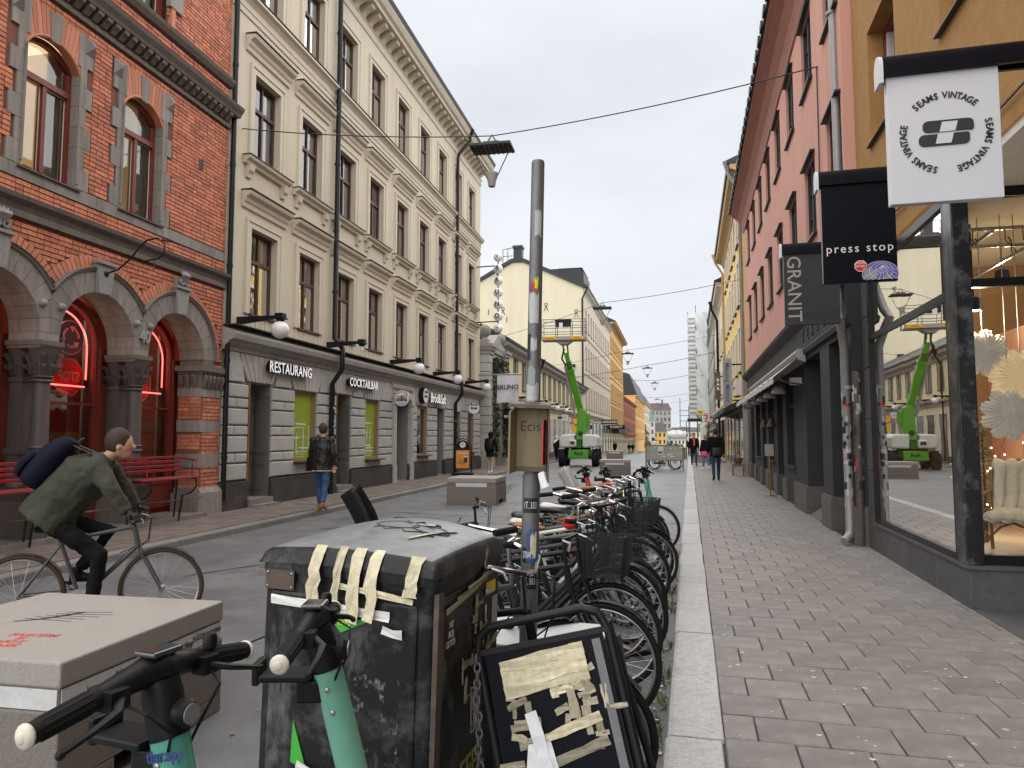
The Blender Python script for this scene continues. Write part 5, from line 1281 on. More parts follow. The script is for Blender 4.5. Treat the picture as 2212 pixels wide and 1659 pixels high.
# end of the street
for k, (nm, lab, x, y, w, d, z, m, rm, rk) in enumerate([('far_block', 'far plum-roofed block closing the end of the street', 2.5, 330, 14, 12, 14, 'grey_trim', 'roof_plum', 3.0), ('far_block', 'far pale house with green copper roof at the street end', -1.0, 285, 6, 10, 8.0, 'off_white', 'verdigris', 2.0), ('far_block', 'small far yellow house with grey mansard at the street end', 3.2, 300, 7, 10, 4.0, 'yellow', 'roof_grey', 3.6), ('far_block', 'small far pinkish white house low at the street end', -3.2, 240, 6, 10, 2.6, 'pinkish_cream', 'roof_plum', 1.6), ('far_block', 'wide pale far building beneath the scaffolding at the street end', 18, 330, 18, 12, 4, 'yellow_pale', 'roof_grey', 2)]):
    t = thing(nm, lab, 'building', (x, y, 0)); q = MB(); wall_q = q; n_ = max(3, int(w / 1.6)); zb = gz(y) - 1
    q.box(-w / 2, w / 2, 0, d, zb, z); q.build('wall', m, t, smooth=False)
    q = MB(); q.prism([(-w / 2 - .3, z), (w / 2 + .3, z), (w / 2 - 1.2, z + rk), (-w / 2 + 1.2, z + rk)], -.3, d, 'y'); q.build('roof', rm, t, smooth=False)
    q = MB(); q.box(-.35, .35, -.06, .02, 0, 1.6); me = q.mesh('window', 'far_glass', False)
    for r in range(max(1, int((z - gz(y)) / 3))):
        for j in range(n_): obj('window', me, t, (-w / 2 + (j + .5) * w / n_, 0, z - 2.2 - r * 2.9))
    q = MB(); q.box(w * .2, w * .2 + .8, 3, 3.8, z + rk * .5, z + rk + 1.8); q.build('chimney', rm, t, smooth=False)
# ---------------------------------------------------------------- right side: ochre building with the corner shop (x = 0 facade plane, x > 0 inside)
RF = R(2.45, 0, 0)
ob = thing('ochre_corner_building', 'brown-ochre rendered building above the glass corner shop', 'building', RF, RZ)
ow = [(9.0, 10.25, 5.62, 7.15), (6.2, 7.5, 5.62, 7.15), (3.4, 4.7, 5.62, 7.15), (9.0, 10.25, 8.6, 10.1), (6.2, 7.5, 8.6, 10.1)]
b = MB(); wall_holes(b, -8, 11.12, 4.06, 12.5, ow, .3, -1); b.quad((0, 11.12, 4.06), (9, 11.12, 4.06), (9, 11.12, 12.5), (0, 11.12, 12.5)); b.quad((0, -8, 12.5), (9, -8, 12.5), (9, 11.12, 12.5), (0, 11.12, 12.5)); b.build('wall', 'ochre_brown', ob, smooth=False)
b = MB(); b.box(.02, 7, -8, 7.3, 3.98, 4.05); b.build('soffit', 'off_white', ob, smooth=False)
b = MB(); b.box(3.6, 7, -8, 7.3, 0, 3.98); b.build('entrance_wall', 'slate', ob, smooth=False)
for a, e, z0, z1 in ow:
    w = thing('window', None, None); w.parent = ob; w.location = (0, 0, 0)
    q = MB(); f = .07
    q.box(.2, .3, a, a + f, z0, z1); q.box(.2, .3, e - f, e, z0, z1); q.box(.2, .3, a + f, e - f, z1 - f, z1); q.box(.2, .3, a + f, e - f, z0, z0 + f); q.build('frame', 'oxblood', w, smooth=False)
    q = MB(); q.box(.22, .29, a + f, a + f + .05, z0 + f, z1 - f); q.box(.22, .29, e - f - .05, e - f, z0 + f, z1 - f); q.box(.22, .29, a + f, e - f, z0 + f, z0 + f + .05); q.box(.22, .29, (a + e) / 2 - .03, (a + e) / 2 + .03, z0 + f, z1 - f); q.build('casement', 'off_white', w, smooth=False)
    q = MB(); q.quad((.26, a + f, z0 + f), (.26, e - f, z0 + f), (.26, e - f, z1 - f), (.26, a + f, z1 - f)); q.build('pane', 'glass', w, smooth=False)
    q = MB(); q.box(.8, .85, a - .3, e + .3, z0 - .2, z1 + .2); q.build('room', 'room_beige', w, smooth=False)
    q = MB(); q.prism([(.25, z0 - .0), (-.06, z0 - .05), (-.06, z0 - .07), (.25, z0 - .05)], a - .03, e + .03, 'y'); q.build('sill', 'sheet_brown', w, smooth=False)
q = MB(); q.tube([(-.03, 5.0, 4.25), (-.03, 7.4, 4.22), (-.03, 9.5, 4.35)], .012, 5); q.build('wall_cable', 'rust_metal', ob)
# shop front
sf = thing('shop_front', 'black framed glass corner shop front on a dark stone plinth', 'shop front', RF, RZ)
al = 7.35
for k, e in enumerate([8.3, 9.2, 10.1, 11.05]):
    q = MB(); q.box(-.02, .35, al + .003, e - .003, -.05, .46); q.build('plinth_stone', 'slate', sf, smooth=False, bevel=.008); al = e
al = 0
for k, e in enumerate([.8, 1.7, 3.6]):
    q = MB(); q.box(al + .003 - (.02 if k == 0 else 0), e - .003, 7.345, 7.6, -.05, .46); q.build('plinth_stone', 'slate', sf, smooth=False, bevel=.008); al = e
q = MB(); q.box(-.04, .4, 7.34, 10.75, .46, .49); q.box(-.035, 3.6, 7.32, 7.7, .46, .489); q.build('plinth_cap', 'slate', sf, smooth=False)
for k in range(5):
    q = MB(); q.box(-.01, .3, 10.72, 11.1, .47 + k * .72, .47 + k * .72 + .71); q.build('cladding_panel', 'slate', sf, smooth=False, bevel=.005)
q = MB(); f = .06
q.box(-.02, .06, 7.62, 10.7, .49, .56); q.box(-.02, .06, 7.62, 10.7, 3.9, 3.99); q.box(-.02, .06, 10.64, 10.72, .56, 3.9); q.box(-.015, .055, 7.62, 10.66, 2.98, 3.06); q.box(-.02, .06, 7.60, 7.66, .49, 3.99)
q.box(.12, 3.6, 7.42, 7.50, .49, .58); q.box(.12, 3.6, 7.42, 7.50, 3.9, 3.99); q.box(.12, 3.6, 7.425, 7.495, 3.05, 3.13)
q.build('frame', 'black_metal', sf, smooth=False)
q = MB(); q.box(-.03, .12, 7.36, 7.60, .49, 3.99); q.build('corner_post', 'shop_black', sf, smooth=False, bevel=.01)
for (za, zb) in [(.56, 2.98), (3.06, 3.9)]:
    q = MB(); q.quad((.01, 7.66, za), (.01, 10.64, za), (.01, 10.64, zb), (.01, 7.66, zb)); q.build('pane', 'glass_shop', sf, smooth=False)
    q = MB(); q.quad((.12, 7.46, za + .02), (3.6, 7.46, za + .02), (3.6, 7.46, zb), (.12, 7.46, zb)); q.build('pane', 'glass', sf, smooth=False)
q = MB(); q.box(.1, 4.6, 7.5, 11.0, .3, .5); q.build('display_floor', 'shop_floor', sf, smooth=False)
q = MB(); q.box(4.5, 4.6, 7.5, 11.05, .5, 4.0); q.box(.3, 4.6, 10.95, 11.05, .5, 4.0); q.build('back_wall', 'shop_ochre', sf, smooth=False)
q = MB(); q.box(.1, 4.6, 7.4, 11.05, 3.99, 4.05); q.build('shop_ceiling', 'room_beige', sf, smooth=False)
q = MB(); q.box(.75, .85, 9.9, 10.9, .5, 2.6); q.box(1.5, 1.55, 9.2, 10.9, .5, 3.0); q.build('display_panel', 'peach', sf, smooth=False)
q = MB(); q.box(.55, .62, 8.9, 9.0, .5, 3.99); q.build('interior_post', 'rattan', sf, smooth=False)
for k, (x0, y0, x1, y1) in enumerate([(.2, 7.9, 3, 7.9), (.2, 8.4, 3, 8.5), (.4, 7.6, .5, 10.8), (.9, 7.6, .9, 10.8)]):
    q = MB(); q.tube([(x0, y0, 3.72 - .05 * k), (x1, y1, 3.72 - .05 * k)], .02, 6); q.build('ceiling_pipe', 'steel', sf)
rs = random.Random(5)
for k in range(14):
    x, y = rs.uniform(.15, 1.3), rs.choice([7.9, 8.4]); q = MB(); q.tube([(x, y, 3.72), (x, y, 3.60), (x + .03, y, 3.56), (x + .045, y, 3.6), (x + .02, y, 3.63)], .006, 5); q.build('hook', 'black_metal', sf)
# fairy lights and lamps in the shop
def lamp_light(pos, w, col=(1, .8, .55), r=.05):
    d = bpy.data.lights.new('shop_bulb_light', 'POINT'); d.energy = w; d.color = col; d.shadow_soft_size = r; o = bpy.data.objects.new('shop_bulb_light', d); COL.objects.link(o); o.location = pos; return o
for k, (la, a, z) in enumerate([(2.92, 8.35, 3.0), (3.6, 9.4, 3.5), (4.6, 8.4, 3.5)]):
    t = thing('spot_lamp', ['black shop spotlight shining down beside the corner post', 'black shop spotlight deeper inside over the display', 'black shop spotlight at the back of the shop'][k], 'lamp', R(la, a, z), RZ, group='spotlights in the corner shop')
    q = MB(); q.lathe([(.03, .12), (.07, .10), (.085, -.03)], n=14, cap=False); q.tube([(0, 0, .12), (0, 0, .9 - (z - 3.0) * .9)], .01, 5); q.build('shade', 'black_metal', t)
    q = MB(); q.lathe([(.001, -.005), (.06, -.01), (.06, -.02)], n=12); q.build('bulb', 'bulb_white', t)
    lamp_light(R(la, a, z - .1), 10)
def paper_star(la, a, z, r, lab, lit, n_=9):
    t = thing('paper_star_lamp', lab, 'lamp', R(la, a, z), RZ, group='paper flower lamps in the shop window')
    q = MB(); rs = random.Random(int(la * 100))
    N = 72
    for ring, (rr, dep) in enumerate([(1, .0), (.8, -.06)]):
        vs = [(0, -.09, 0)]; 
        for j in range(N):
            th = 2 * pi * j / N; lob = .78 + .22 * abs(cos(n_ * th / 2)) ** .6; pl = .018 * (1 if j % 2 else -1)
            vs.append((r * rr * lob * cos(th), dep + pl, r * rr * lob * sin(th)))
        q.add(vs, [(0, 1 + j, 1 + (j + 1) % N) for j in range(N)])
    q.build('petals', 'paper_star_lit' if lit else 'paper_star', t, smooth=False)
    q = MB(); q.tube([(0, 0, r * .2), (0, 0, 3.95 - z)], .006, 5); q.build('cord', 'white', t)
    q = MB(); q.sphere((0, .05, 0), .05, 10, 6); q.build('bulb', 'bulb_warm', t)
paper_star(2.97, 8.3, 2.52, .25, 'pale paper flower lamp hanging highest beside the black corner post', False)
paper_star(3.28, 8.25, 2.25, .30, 'glowing warm spiky paper lamp at the right picture edge', True, 14)
paper_star(3.14, 8.2, 1.88, .27, 'pale paper flower lamp hanging lowest above the rattan chair', False)
t = thing('fairy_lights', 'string of tiny warm lights hanging inside the shop window', 'lights', RF, RZ)
pts = []
rs = random.Random(9)
for k in range(26): pts.append((.5 + rs.random() * .5, 8.0 + rs.random() * 2.3, .75 + rs.random() * .95))
for k in range(24): pts.append((.62 + rs.random() * .35, 8.6 + rs.random() * .25, .8 + rs.random() * 1.2))
q = MB()
for p in pts: q.sphere(p, .010, 6, 4)
o = q.build('bulbs', 'bulb_warm', t); o['kind'] = 'stuff'
q = MB(); pts.sort(key=lambda p: p[1] * 3 + p[2])
for p0, p1 in zip(pts, pts[1:]):
    if (Vector(p0) - Vector(p1)).length < .7: q.tube([p0, p1], .002, 3)
q.build('wire', 'brass', t)
lamp_light(R(3.2, 9.2, 1.1), 9, (1, .8, .55), .3)
t = thing('display_tree', 'small dark fir tree with lights in the shop window', 'plant', R(3.15, 8.95, .5), RZ)
q = MB(); rs = random.Random(2)
for k in range(500):
    h = rs.random(); r = .22 * (1 - h * .8) * sqrt(rs.random()); a = rs.random() * 6.3; c = Vector((r * cos(a), r * sin(a), .2 + h * 1.1)); d = Vector((cos(a), sin(a), -.3)) * .07; w = Vector((-sin(a), cos(a), 0)) * .012
    q.add([c - w, c + w, c + d], [(0, 1, 2)])
q.build('needles', 'green_dark', t, smooth=False)['kind'] = 'stuff'
q = MB(); q.cyl((0, 0, 0), (0, 0, 1.2), .02, .006, 6); q.build('trunk', 'bark', t)
t = thing('rattan_chair', 'bent rattan armchair with a cream sheepskin in the shop window', 'chair', R(3.12, 8.1, .5), RZ - .5)
q = MB()
for s_ in (-1, 1): q.tube([(s_ * .27, -.25, 0), (s_ * .25, -.2, .32), (s_ * .22, .22, .34), (s_ * .24, .3, .8)], .018, 7); q.tube([(s_ * .25, .25, 0), (s_ * .25, .2, .34)], .018, 7); q.tube([(s_ * .25, -.22, .34), (s_ * .3, -.28, .50), (s_ * .31, .0, .55), (s_ * .24, .28, .6)], .018, 7); q.tube([(s_ * .26, -.24, .1), (s_ * .1, -.22, .28), (0, -.22, .32)], .012, 6); q.tube([(s_ * .27, -.25, .05), (s_ * .26, 0, .2), (s_ * .25, .25, .05)], .012, 6)
q.tube([(-.25, -.22, .33), (.25, -.22, .33)], .018, 7); q.tube([(-.22, .22, .34), (.22, .22, .34)], .018, 7); q.tube([(-.24, .3, .8), (0, .36, .92), (.24, .3, .8)], .018, 7)
q.build('frame', 'rattan', t)
for k in range(8): q = MB(); q.tube([(-.2 + k * .057, -.22, .34), (-.2 + k * .057, .22, .35), (-.2 + k * .057, .33, .82)], .009, 5); q.build('cane', 'rattan', t)
t = thing('sheepskin', 'cream sheepskin throw draped over the rattan chair', 'throw', R(3.12, 8.1, .5), RZ - .5)
q = MB(); q.grid(lambda u, v: ((u - .5) * (.46 + .05 * sin(v * 9)), [-.3, -.2, 0, .18, .27, .31, .34][min(6, int(v * 6))] * 1.0 + .01 * sin(u * 30), [.33, .375, .38, .40, .55, .75, .92][min(6, int(v * 6))] + .02 * sin(u * 25 + v * 30)), 24, 12)
o = q.build('hide', 'fleece', t); sm = o.modifiers.new('s', 'SOLIDIFY'); sm.thickness = .05; o.modifiers.new('u', 'SUBSURF').render_levels = 1
q = MB(); q.box(2.45, 6.2, -4, 7.33, .05, .104); tag(q.build('entrance_slab', 'slate', None, smooth=False, rz=RZ), kind='structure')
# ---------------------------------------------------------------- hanging shop signs
def hang_sign(name, al, z0, z1, lab, m, w=.61):
    t = thing(name, lab, 'sign', R(1.215, al, 0), RZ)
    q = MB(); q.box(0, w, -.03, .03, z0, z1); q.build('panel', m, t, smooth=False, bevel=.004)
    q = MB(); pr_ = [(.06 * cos(a), .06 * sin(a) * 1.2) for a in [pi * j / 10 for j in range(11)]]
    q.prism([(p[0], z1 + .015 + p[1]) for p in pr_] + [(-.06, z1 - .06), (-.035, z1 - .06), (-.035, z1), (.035, z1), (.035, z1 - .06), (.06, z1 - .06)], -.02, 1.235, 'x'); q.build('housing', 'press_navy', t)
    q = MB(); q.prism([(p[0] * 1.02, z1 + .015 + p[1] * 1.02) for p in pr_] + [(-.062, z1 - .10), (.062, z1 - .10)], -.045, -.021, 'x'); q.build('end_cap', 'sign_white', t)
    return t
t = hang_sign('vintage_shop_sign', 4.7, 3.06, 3.92, 'white hanging sign with circular SEAMS VINTAGE lettering and black S emblem', 'sign_white')
cx, cz = .315, 3.48
for k in range(3):
    pos_ = 0.0
    for j, ch in enumerate('SEAMS VINTAGE'):
        wd_ = {'M': 9.6, 'I': 4.0, ' ': 4.6, 'G': 8.4, 'N': 8.4}.get(ch, 7.4); pos_ += wd_
        if ch == ' ': continue
        a = radians((90 + 47) - 120 * k - pos_ + wd_ / 2)
        text('letter', ch, .056, 'ink', t, face((cx + .232 * cos(a), -.034, cz + .232 * sin(a)), (sin(a), 0, -cos(a)), (cos(a), 0, sin(a))), .0015, .0012, .86)
def rr(x0, x1, z0, z1, tl, trr, br, bl):
    pts = []
    for (cx_, cz_, r, a0) in [(x1, z1, trr, 0), (x0, z1, tl, 90), (x0, z0, bl, 180), (x1, z0, br, 270)]:
        sx = -1 if a0 in (0, 270) else 1; sz = -1 if a0 in (0, 90) else 1
        if r == 0: pts.append((cx_, cz_)); continue
        for j in range(6): a = radians(a0 + 18 * j); pts.append((cx_ + sx * r + r * cos(a), cz_ + sz * r + r * sin(a)))
    return pts
for dz, dx in ((.042, .0), (-.042, -.024)):
    q = MB(); q.prism(rr(cx - .125 + dx, cx + .15 + dx, cz + dz - .036, cz + dz + .036, .03, .03 if dz > 0 else .012, .012 if dz > 0 else .03, .03), -.0365, -.031, 'y'); q.build('emblem', 'ink', t, smooth=False)
    q = MB(); q.prism([(cx - .035 + dx, cz + dz - .036 + (.0 if dz > 0 else .012)), (cx + .05 + dx, cz + dz - .036 + (.0 if dz > 0 else .012)), (cx + .065 + dx, cz + dz + (.024 if dz > 0 else .036)), (cx - .02 + dx, cz + dz + (.024 if dz > 0 else .036))], -.038, -.0366, 'y'); q.build('emblem_gap', 'sign_white', t, smooth=False)
t = hang_sign('press_stop_sign', 6.95, 3.05, 4.02, 'black hanging sign reading press stop with a violet globe', 'press_navy', .62)
text('lettering', 'press stop', .112, 'white', t, face((.31, -.034, 3.36), (1, 0, 0)), .0015, 0, .95, spacing=1.25)
q = MB(); cx, cz = .475, 3.115; N = 20
q.prism([(cx + .15 * cos(a), max(3.06, cz + .115 * sin(a))) for a in [radians(-25 + 230 * j / N) for j in range(N + 1)]], -.035, -.031, 'y'); q.build('globe_print', 'globe_violet', t, smooth=False)
q = MB(); q.prism([(cx - .145, cz - .03), (cx - .06, cz - .05), (cx - .02, cz + .0), (cx - .08, cz + .07), (cx - .13, cz + .045)], -.0365, -.0352, 'y'); q.prism([(cx + .02, cz - .05), (cx + .1, cz - .05), (cx + .05, cz + .02)], -.0365, -.0352, 'y'); q.build('land_print', 'globe_grey', t, smooth=False)
q = MB(); px_, pz_ = cx + .02, cz + .075
for k in range(9):
    a = radians(200 + k * 20 + (10 if k > 4 else 0)); pts = [(px_, -.0375, pz_)]
    for s_ in (.35, .7, 1.0):
        x, z = px_ + (cx + .15 * cos(a) - px_) * s_, pz_ + (cz + .115 * sin(a) - pz_) * s_; pts.append((x, -.0375, max(z, 3.06)))
    q.tube(pts, .0018, 4)
for r_ in (.35, .65): q.tube([(px_ + (cx - px_) * r_ + .15 * r_ * cos(a), -.0375, max(3.06, pz_ + (cz - pz_) * r_ + .115 * r_ * sin(a))) for a in [2 * pi * j / 24 for j in range(24)]], .0018, 4)
q.tube([(cx + .15 * cos(a), -.0375, max(3.06, cz + .115 * sin(a))) for a in [radians(-25 + 230 * j / 20) for j in range(21)]], .002, 4)
q.build('globe_grid', 'white', t)
oc = lambda r, x, z: [(x + r * cos(pi / 8 + i * pi / 4), z + r * sin(pi / 8 + i * pi / 4)) for i in range(8)]
q = MB(); q.prism(oc(.055, .315, 3.195), -.0345, -.031, 'y'); q.build('badge_rim', 'white', t, smooth=False)
q = MB(); q.prism(oc(.049, .315, 3.195), -.036, -.0342, 'y'); q.build('badge', 'signal_red', t, smooth=False)
text('badge_lettering', 'PRESS\nSTOP', .031, 'white', t, face((.312, -.0365, 3.207), (1, 0, 0)), .0006)
t = hang_sign('granit_sign', 9.65, 3.08, 4.06, 'dark grey hanging sign with vertical GRANIT lettering behind the black sign', 'granit_grey', .66)
text('lettering', 'GRANIT', .235, 'mass_grey', t, face((.115, -.034, 3.55), (0, 0, -1), (1, 0, 0)), .0015, .001)
text('faded_lettering', 'GRANIT', .13, 'granit_ghost', t, face((.42, -.034, 3.19), (1, 0, 0)), .0008)
# ---------------------------------------------------------------- pink building
PF = R(2.3, 0, 0)
pb = thing('pink_building', 'salmon pink building with charcoal ground floor and coved eaves', 'building', PF, RZ)
PC = [11.85 + 2.3 * k for k in range(8)]; prow = [(5.38, 6.85), (8.3, 9.7)]
b = MB(); wall_holes(b, 11.14, 30, 4.1, 10.6, [(c - .56, c + .56, a, e) for c in PC for a, e in prow], .14, -1); b.quad((0, 11.14, 4.1), (9, 11.14, 4.1), (9, 11.14, 12), (0, 11.14, 12)); b.quad((0, 30, 4.1), (9, 30, 4.1), (9, 30, 12), (0, 30, 12)); b.build('wall', 'pink', pb, smooth=False)
q = MB(); q.box(.2, 3, 11.2, 29.9, 4.0, 10.5); q.build('interior', 'room_dark', pb, smooth=False)  # solid box, its dark colour standing in for the shade of unlit rooms
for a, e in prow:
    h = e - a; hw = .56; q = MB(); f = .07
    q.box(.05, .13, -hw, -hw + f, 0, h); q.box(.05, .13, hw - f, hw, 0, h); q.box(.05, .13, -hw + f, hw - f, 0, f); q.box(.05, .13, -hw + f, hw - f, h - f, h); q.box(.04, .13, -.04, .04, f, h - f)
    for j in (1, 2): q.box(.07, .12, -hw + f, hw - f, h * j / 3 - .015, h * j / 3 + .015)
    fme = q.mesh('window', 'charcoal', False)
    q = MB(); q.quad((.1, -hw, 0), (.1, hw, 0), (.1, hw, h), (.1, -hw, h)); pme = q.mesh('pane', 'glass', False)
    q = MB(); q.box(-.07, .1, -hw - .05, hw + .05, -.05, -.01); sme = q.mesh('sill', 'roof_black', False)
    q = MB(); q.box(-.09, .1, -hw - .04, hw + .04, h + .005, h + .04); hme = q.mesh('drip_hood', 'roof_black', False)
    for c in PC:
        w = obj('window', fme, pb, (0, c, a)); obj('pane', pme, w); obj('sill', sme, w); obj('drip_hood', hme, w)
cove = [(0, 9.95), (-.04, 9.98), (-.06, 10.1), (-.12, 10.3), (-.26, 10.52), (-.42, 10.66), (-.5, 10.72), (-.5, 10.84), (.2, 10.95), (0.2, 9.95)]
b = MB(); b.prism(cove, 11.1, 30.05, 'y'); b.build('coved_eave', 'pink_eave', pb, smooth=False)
b = MB(); b.prism([(-.56, 10.80), (-.56, 10.92), (4, 13.2), (4, 10.8)], 11.05, 30.1, 'y'); b.build('roof', 'roof_black', pb, smooth=False)
y = 11.2
while y < 30: q = MB(); q.box(-.6, -.54, y, y + .3, 10.8, 10.95); q.build('roof_tile', 'roof_black', pb, smooth=False); y += .62
ops = [(11.55, 12.85, 3.2, .9), (13.7, 15.45, 3.2, .8), (17.1, 18.5, 3.0, .25), (19.2, 20.4, 3.0, .6), (21.1, 22.6, 3.0, .25), (23.3, 24.5, 3.0, .6), (25.2, 26.7, 3.0, .25), (27.4, 28.8, 3.0, .4)]
b = MB(); wall_holes(b, 11.14, 30, 0, 4.1, [(a, e, .12 if d > .3 else .95, z) for a, e, z, d in ops], .35, -1); b.quad((0, 11.14, 0), (9, 11.14, 0), (9, 11.14, 4.1), (0, 11.14, 4.1)); b.quad((0, 30, 0), (9, 30, 0), (9, 30, 4.1), (0, 30, 4.1)); b.build('ground_floor', 'charcoal', pb, smooth=False)
edges = [11.14] + [v for o_ in ops for v in o_[:2]] + [30]
for p in range(0, len(edges), 2):
    q = MB(); q.box(-.05, .3, edges[p] - .02, edges[p + 1] + .02, -.1, .62); q.box(-.035, .3, edges[p] - .01, edges[p + 1] + .01, .62, .66); q.build('pier_base', 'charcoal_base', pb, smooth=False)
for a, e, z, d in ops:
    s_ = thing('opening', None, None); s_.parent = pb
    if d > .3:
        q = MB(); q.box(.35 + d, .4 + d, a, e, .1, z); q.box(.35, .4 + d, a - .05, a, .1, z); q.box(.35, .4 + d, e, e + .05, .1, z); q.box(.35, .4 + d, a, e, z, z + .05); q.build('lining', 'charcoal', s_, smooth=False)
        q = MB(); q.box(.3 + d, .35 + d, a + .12, e - .12, .15, z - .45); q.build('door_leaf', 'dark_grey', s_, smooth=False)
        q = MB(); q.quad((.29 + d, a + .25, 1.0), (.29 + d, e - .25, 1.0), (.29 + d, e - .25, z - .6), (.29 + d, a + .25, z - .6)); q.build('pane', 'far_glass', s_, smooth=False)
    else:
        q = MB(); q.box(.16, .2, a, e, .95, z); q.build('pane', 'far_glass', s_, smooth=False)
        q = MB()
        for c in (a + .05, (a + e) / 2, e - .05): q.box(.08, .17, c - .05, c + .05, .95, z)
        q.box(.08, .17, a, e, z - .08, z); q.box(.08, .17, a, e, 2.35, 2.41); q.box(-.06, .1, a - .05, e + .05, .93, .98); q.build('frame', 'charcoal', s_, smooth=False)
        for k in range(4): q = MB(); q.box(.02, .06, a + .05, e - .05, .66 + k * .065, .72 + k * .065); q.build('board', 'charcoal', s_, smooth=False)
b = MB(); b.prism([(0, 3.3), (-.06, 3.3), (-.08, 3.38), (-.05, 3.42), (-.05, 3.86), (-.12, 3.92), (-.2, 4.0), (-.22, 4.08), (0, 4.14)], 11.14, 30, 'y'); b.build('fascia', 'charcoal', pb, smooth=False)
for k, ch in enumerate('VERKET'): text('relief_letter', ch, .34, 'dark_grey', pb, face((-.055, 14.5 - k * .62 if False else 12.4 + k * .55, 3.64), (0, -1, 0)), .012, .0, 1.0)
q = MB(); q.box(-.08, .04, 14.9, 15.1, 1.18, 1.45); q.box(-.085, -.08, 14.92, 15.08, 1.34, 1.37); q.build('letter_box', 'black_metal', pb, smooth=False, loc=(.5, .3, 0))
q = MB(); q.add([(-.02, 14.1, .1), (-.02, 15.3, .1), (.6, 14.7, .1), (.3, 14.7, .45)], [(0, 1, 3), (1, 2, 3), (2, 0, 3)]); q.build('corner_guard', 'charcoal_base', pb, smooth=False)
q = MB(); q.box(-.22, .0, 15.9, 16.1, 2.75, 2.9); q.build('floodlight', 'off_white', pb, smooth=False)
# awning with heaters
t = thing('awning', 'half-rolled pale scalloped awning over the charcoal ground floor', 'awning', PF, RZ)
q = MB(); A0, A1 = 15.2, 27.0
q.grid(lambda u, v: (-.12 - .52 * v, A0 + (A1 - A0) * u, 3.28 - .42 * v - .02 * sin(u * 60) * v), 60, 3)
q.grid(lambda u, v: (-.64 + .01 * sin(u * 90), A0 + (A1 - A0) * u, 2.86 - v * (.10 + .035 * abs(sin(u * pi * 40)))), 160, 1); q.build('cloth', 'awning_cloth', t)
q = MB(); q.prism([(-.02, 3.15), (-.16, 3.2), (-.24, 3.32), (-.16, 3.42), (-.02, 3.42)], A0 - .06, A1 + .06, 'y'); q.build('roller_box', 'grey_trim', t)
for y in (A0, 19.2, 23.2, A1): q = MB(); q.tube([(-.05, y, 2.7), (-.4, y, 2.75), (-.64, y, 2.86)], .02, 6); q.build('arm', 'dark_grey', t)
for k in range(6):
    y = 16.3 + k * 1.75; t = thing('patio_heater', 'small round lamp hanging under the awning, number %s from the camera' % ['one', 'two', 'three', 'four', 'five', 'six'][k], 'lamp', R(2.3 - .42, y, 2.66), RZ, group='lamps under the awning')
    q = MB(); q.lathe([(.06, .08), (.13, .02), (.15, -.06), (.12, -.08)], n=12); q.build('shade', 'mass_grey', t); q = MB(); q.tube([(0, 0, .08), (.1, 0, .35)], .012, 5); q.build('arm', 'dark_grey', t)
for k, y in enumerate([20.9, 22.8]):
    t = thing('cone_lamp', ['nearer brown cone wall lamp by the charcoal doorway', 'farther brown cone wall lamp by the charcoal doorway'][k], 'lamp', R(2.2, y, 2.0), RZ); q = MB(); q.lathe([(.02, .2), (.13, -.06)], n=12, cap=False); q.build('shade', 'plate_brown', t); q = MB(); q.tube([(0, 0, .1), (.1, 0, .12)], .015, 5); q.build('arm', 'dark_grey', t)
# downpipes on the right
t = thing('grey_downpipe', 'light grey downpipe covered with stickers beside the shop window', 'downpipe', R(2.25, 11.28, 0), RZ)
q = MB(); q.tube([(.02, .2, 10.6), (.02, .2, 4.2), (-.02, .2, 4.0), (-.10, -.05, 3.5), (-.12, -.25, 3.35), (-.06, -.12, 3.15), (-.02, 0, 2.95), (-.02, 0, .32), (-.05, -.04, .22), (-.13, -.14, .16)], .062, 12); q.build('pipe', 'pipe_grey', t)
for z in (2.35, 5.5, 8.2): q = MB(); q.cyl((-.0, .0 if z < 3 else .2, z), (0, .0 if z < 3 else .2, z + .05), .075, n=12); q.build('collar', 'pipe_grey', t)
def sticker_mesh(t, cx, cy, r, z0, z1, n_, seed, a0=2.2, a1=5.6, names='stickers'):
    q = MB(); rs = random.Random(seed)
    for k in range(n_):
        zz = rs.uniform(z0, z1); a = rs.uniform(a0, a1); w = rs.uniform(.35, 1.1); h = rs.uniform(.03, .14); q.use(rs.choice([0, 0, 1, 1, 2, 3])); rr_ = r + .0012 + .0006 * k / n_; m_ = 4
        top = [rs.uniform(-.012, .012) for _ in range(m_ + 1)]
        vs = [(cx + rr_ * cos(a + w * j / m_), cy + rr_ * sin(a + w * j / m_), zz + top[j] * .6) for j in range(m_ + 1)] + [(cx + rr_ * cos(a + w * j / m_), cy + rr_ * sin(a + w * j / m_), zz + h + top[m_ - j]) for j in range(m_ + 1)]
        q.add(vs, [(j, j + 1, m_ + 2 + j, m_ + 1 + j) for j in range(m_)])
    o = q.build(names, ['sticker_white', 'sticker_black', 'mass_grey', 'signal_red'], t); o['kind'] = 'stuff'
sticker_mesh(t, -.02, 0, .062, .55, 2.3, 46, 4)
t = thing('brown_downpipe', 'rusty brown pipe beside the sticker-covered grey downpipe', 'downpipe', R(2.38, 11.16, 0), RZ); q = MB(); q.cyl((-.03, 0, .12), (-.03, 0, 2.6), .06, n=10); q.build('pipe', 'rust_metal', t); sticker_mesh(t, -.03, 0, .06, .9, 2.5, 26, 8)
q = MB(); q.tube([(-.02, 0, 2.6), (-.02, 0, 3.9)], .02, 6); q.build('cable', 'black_metal', t)
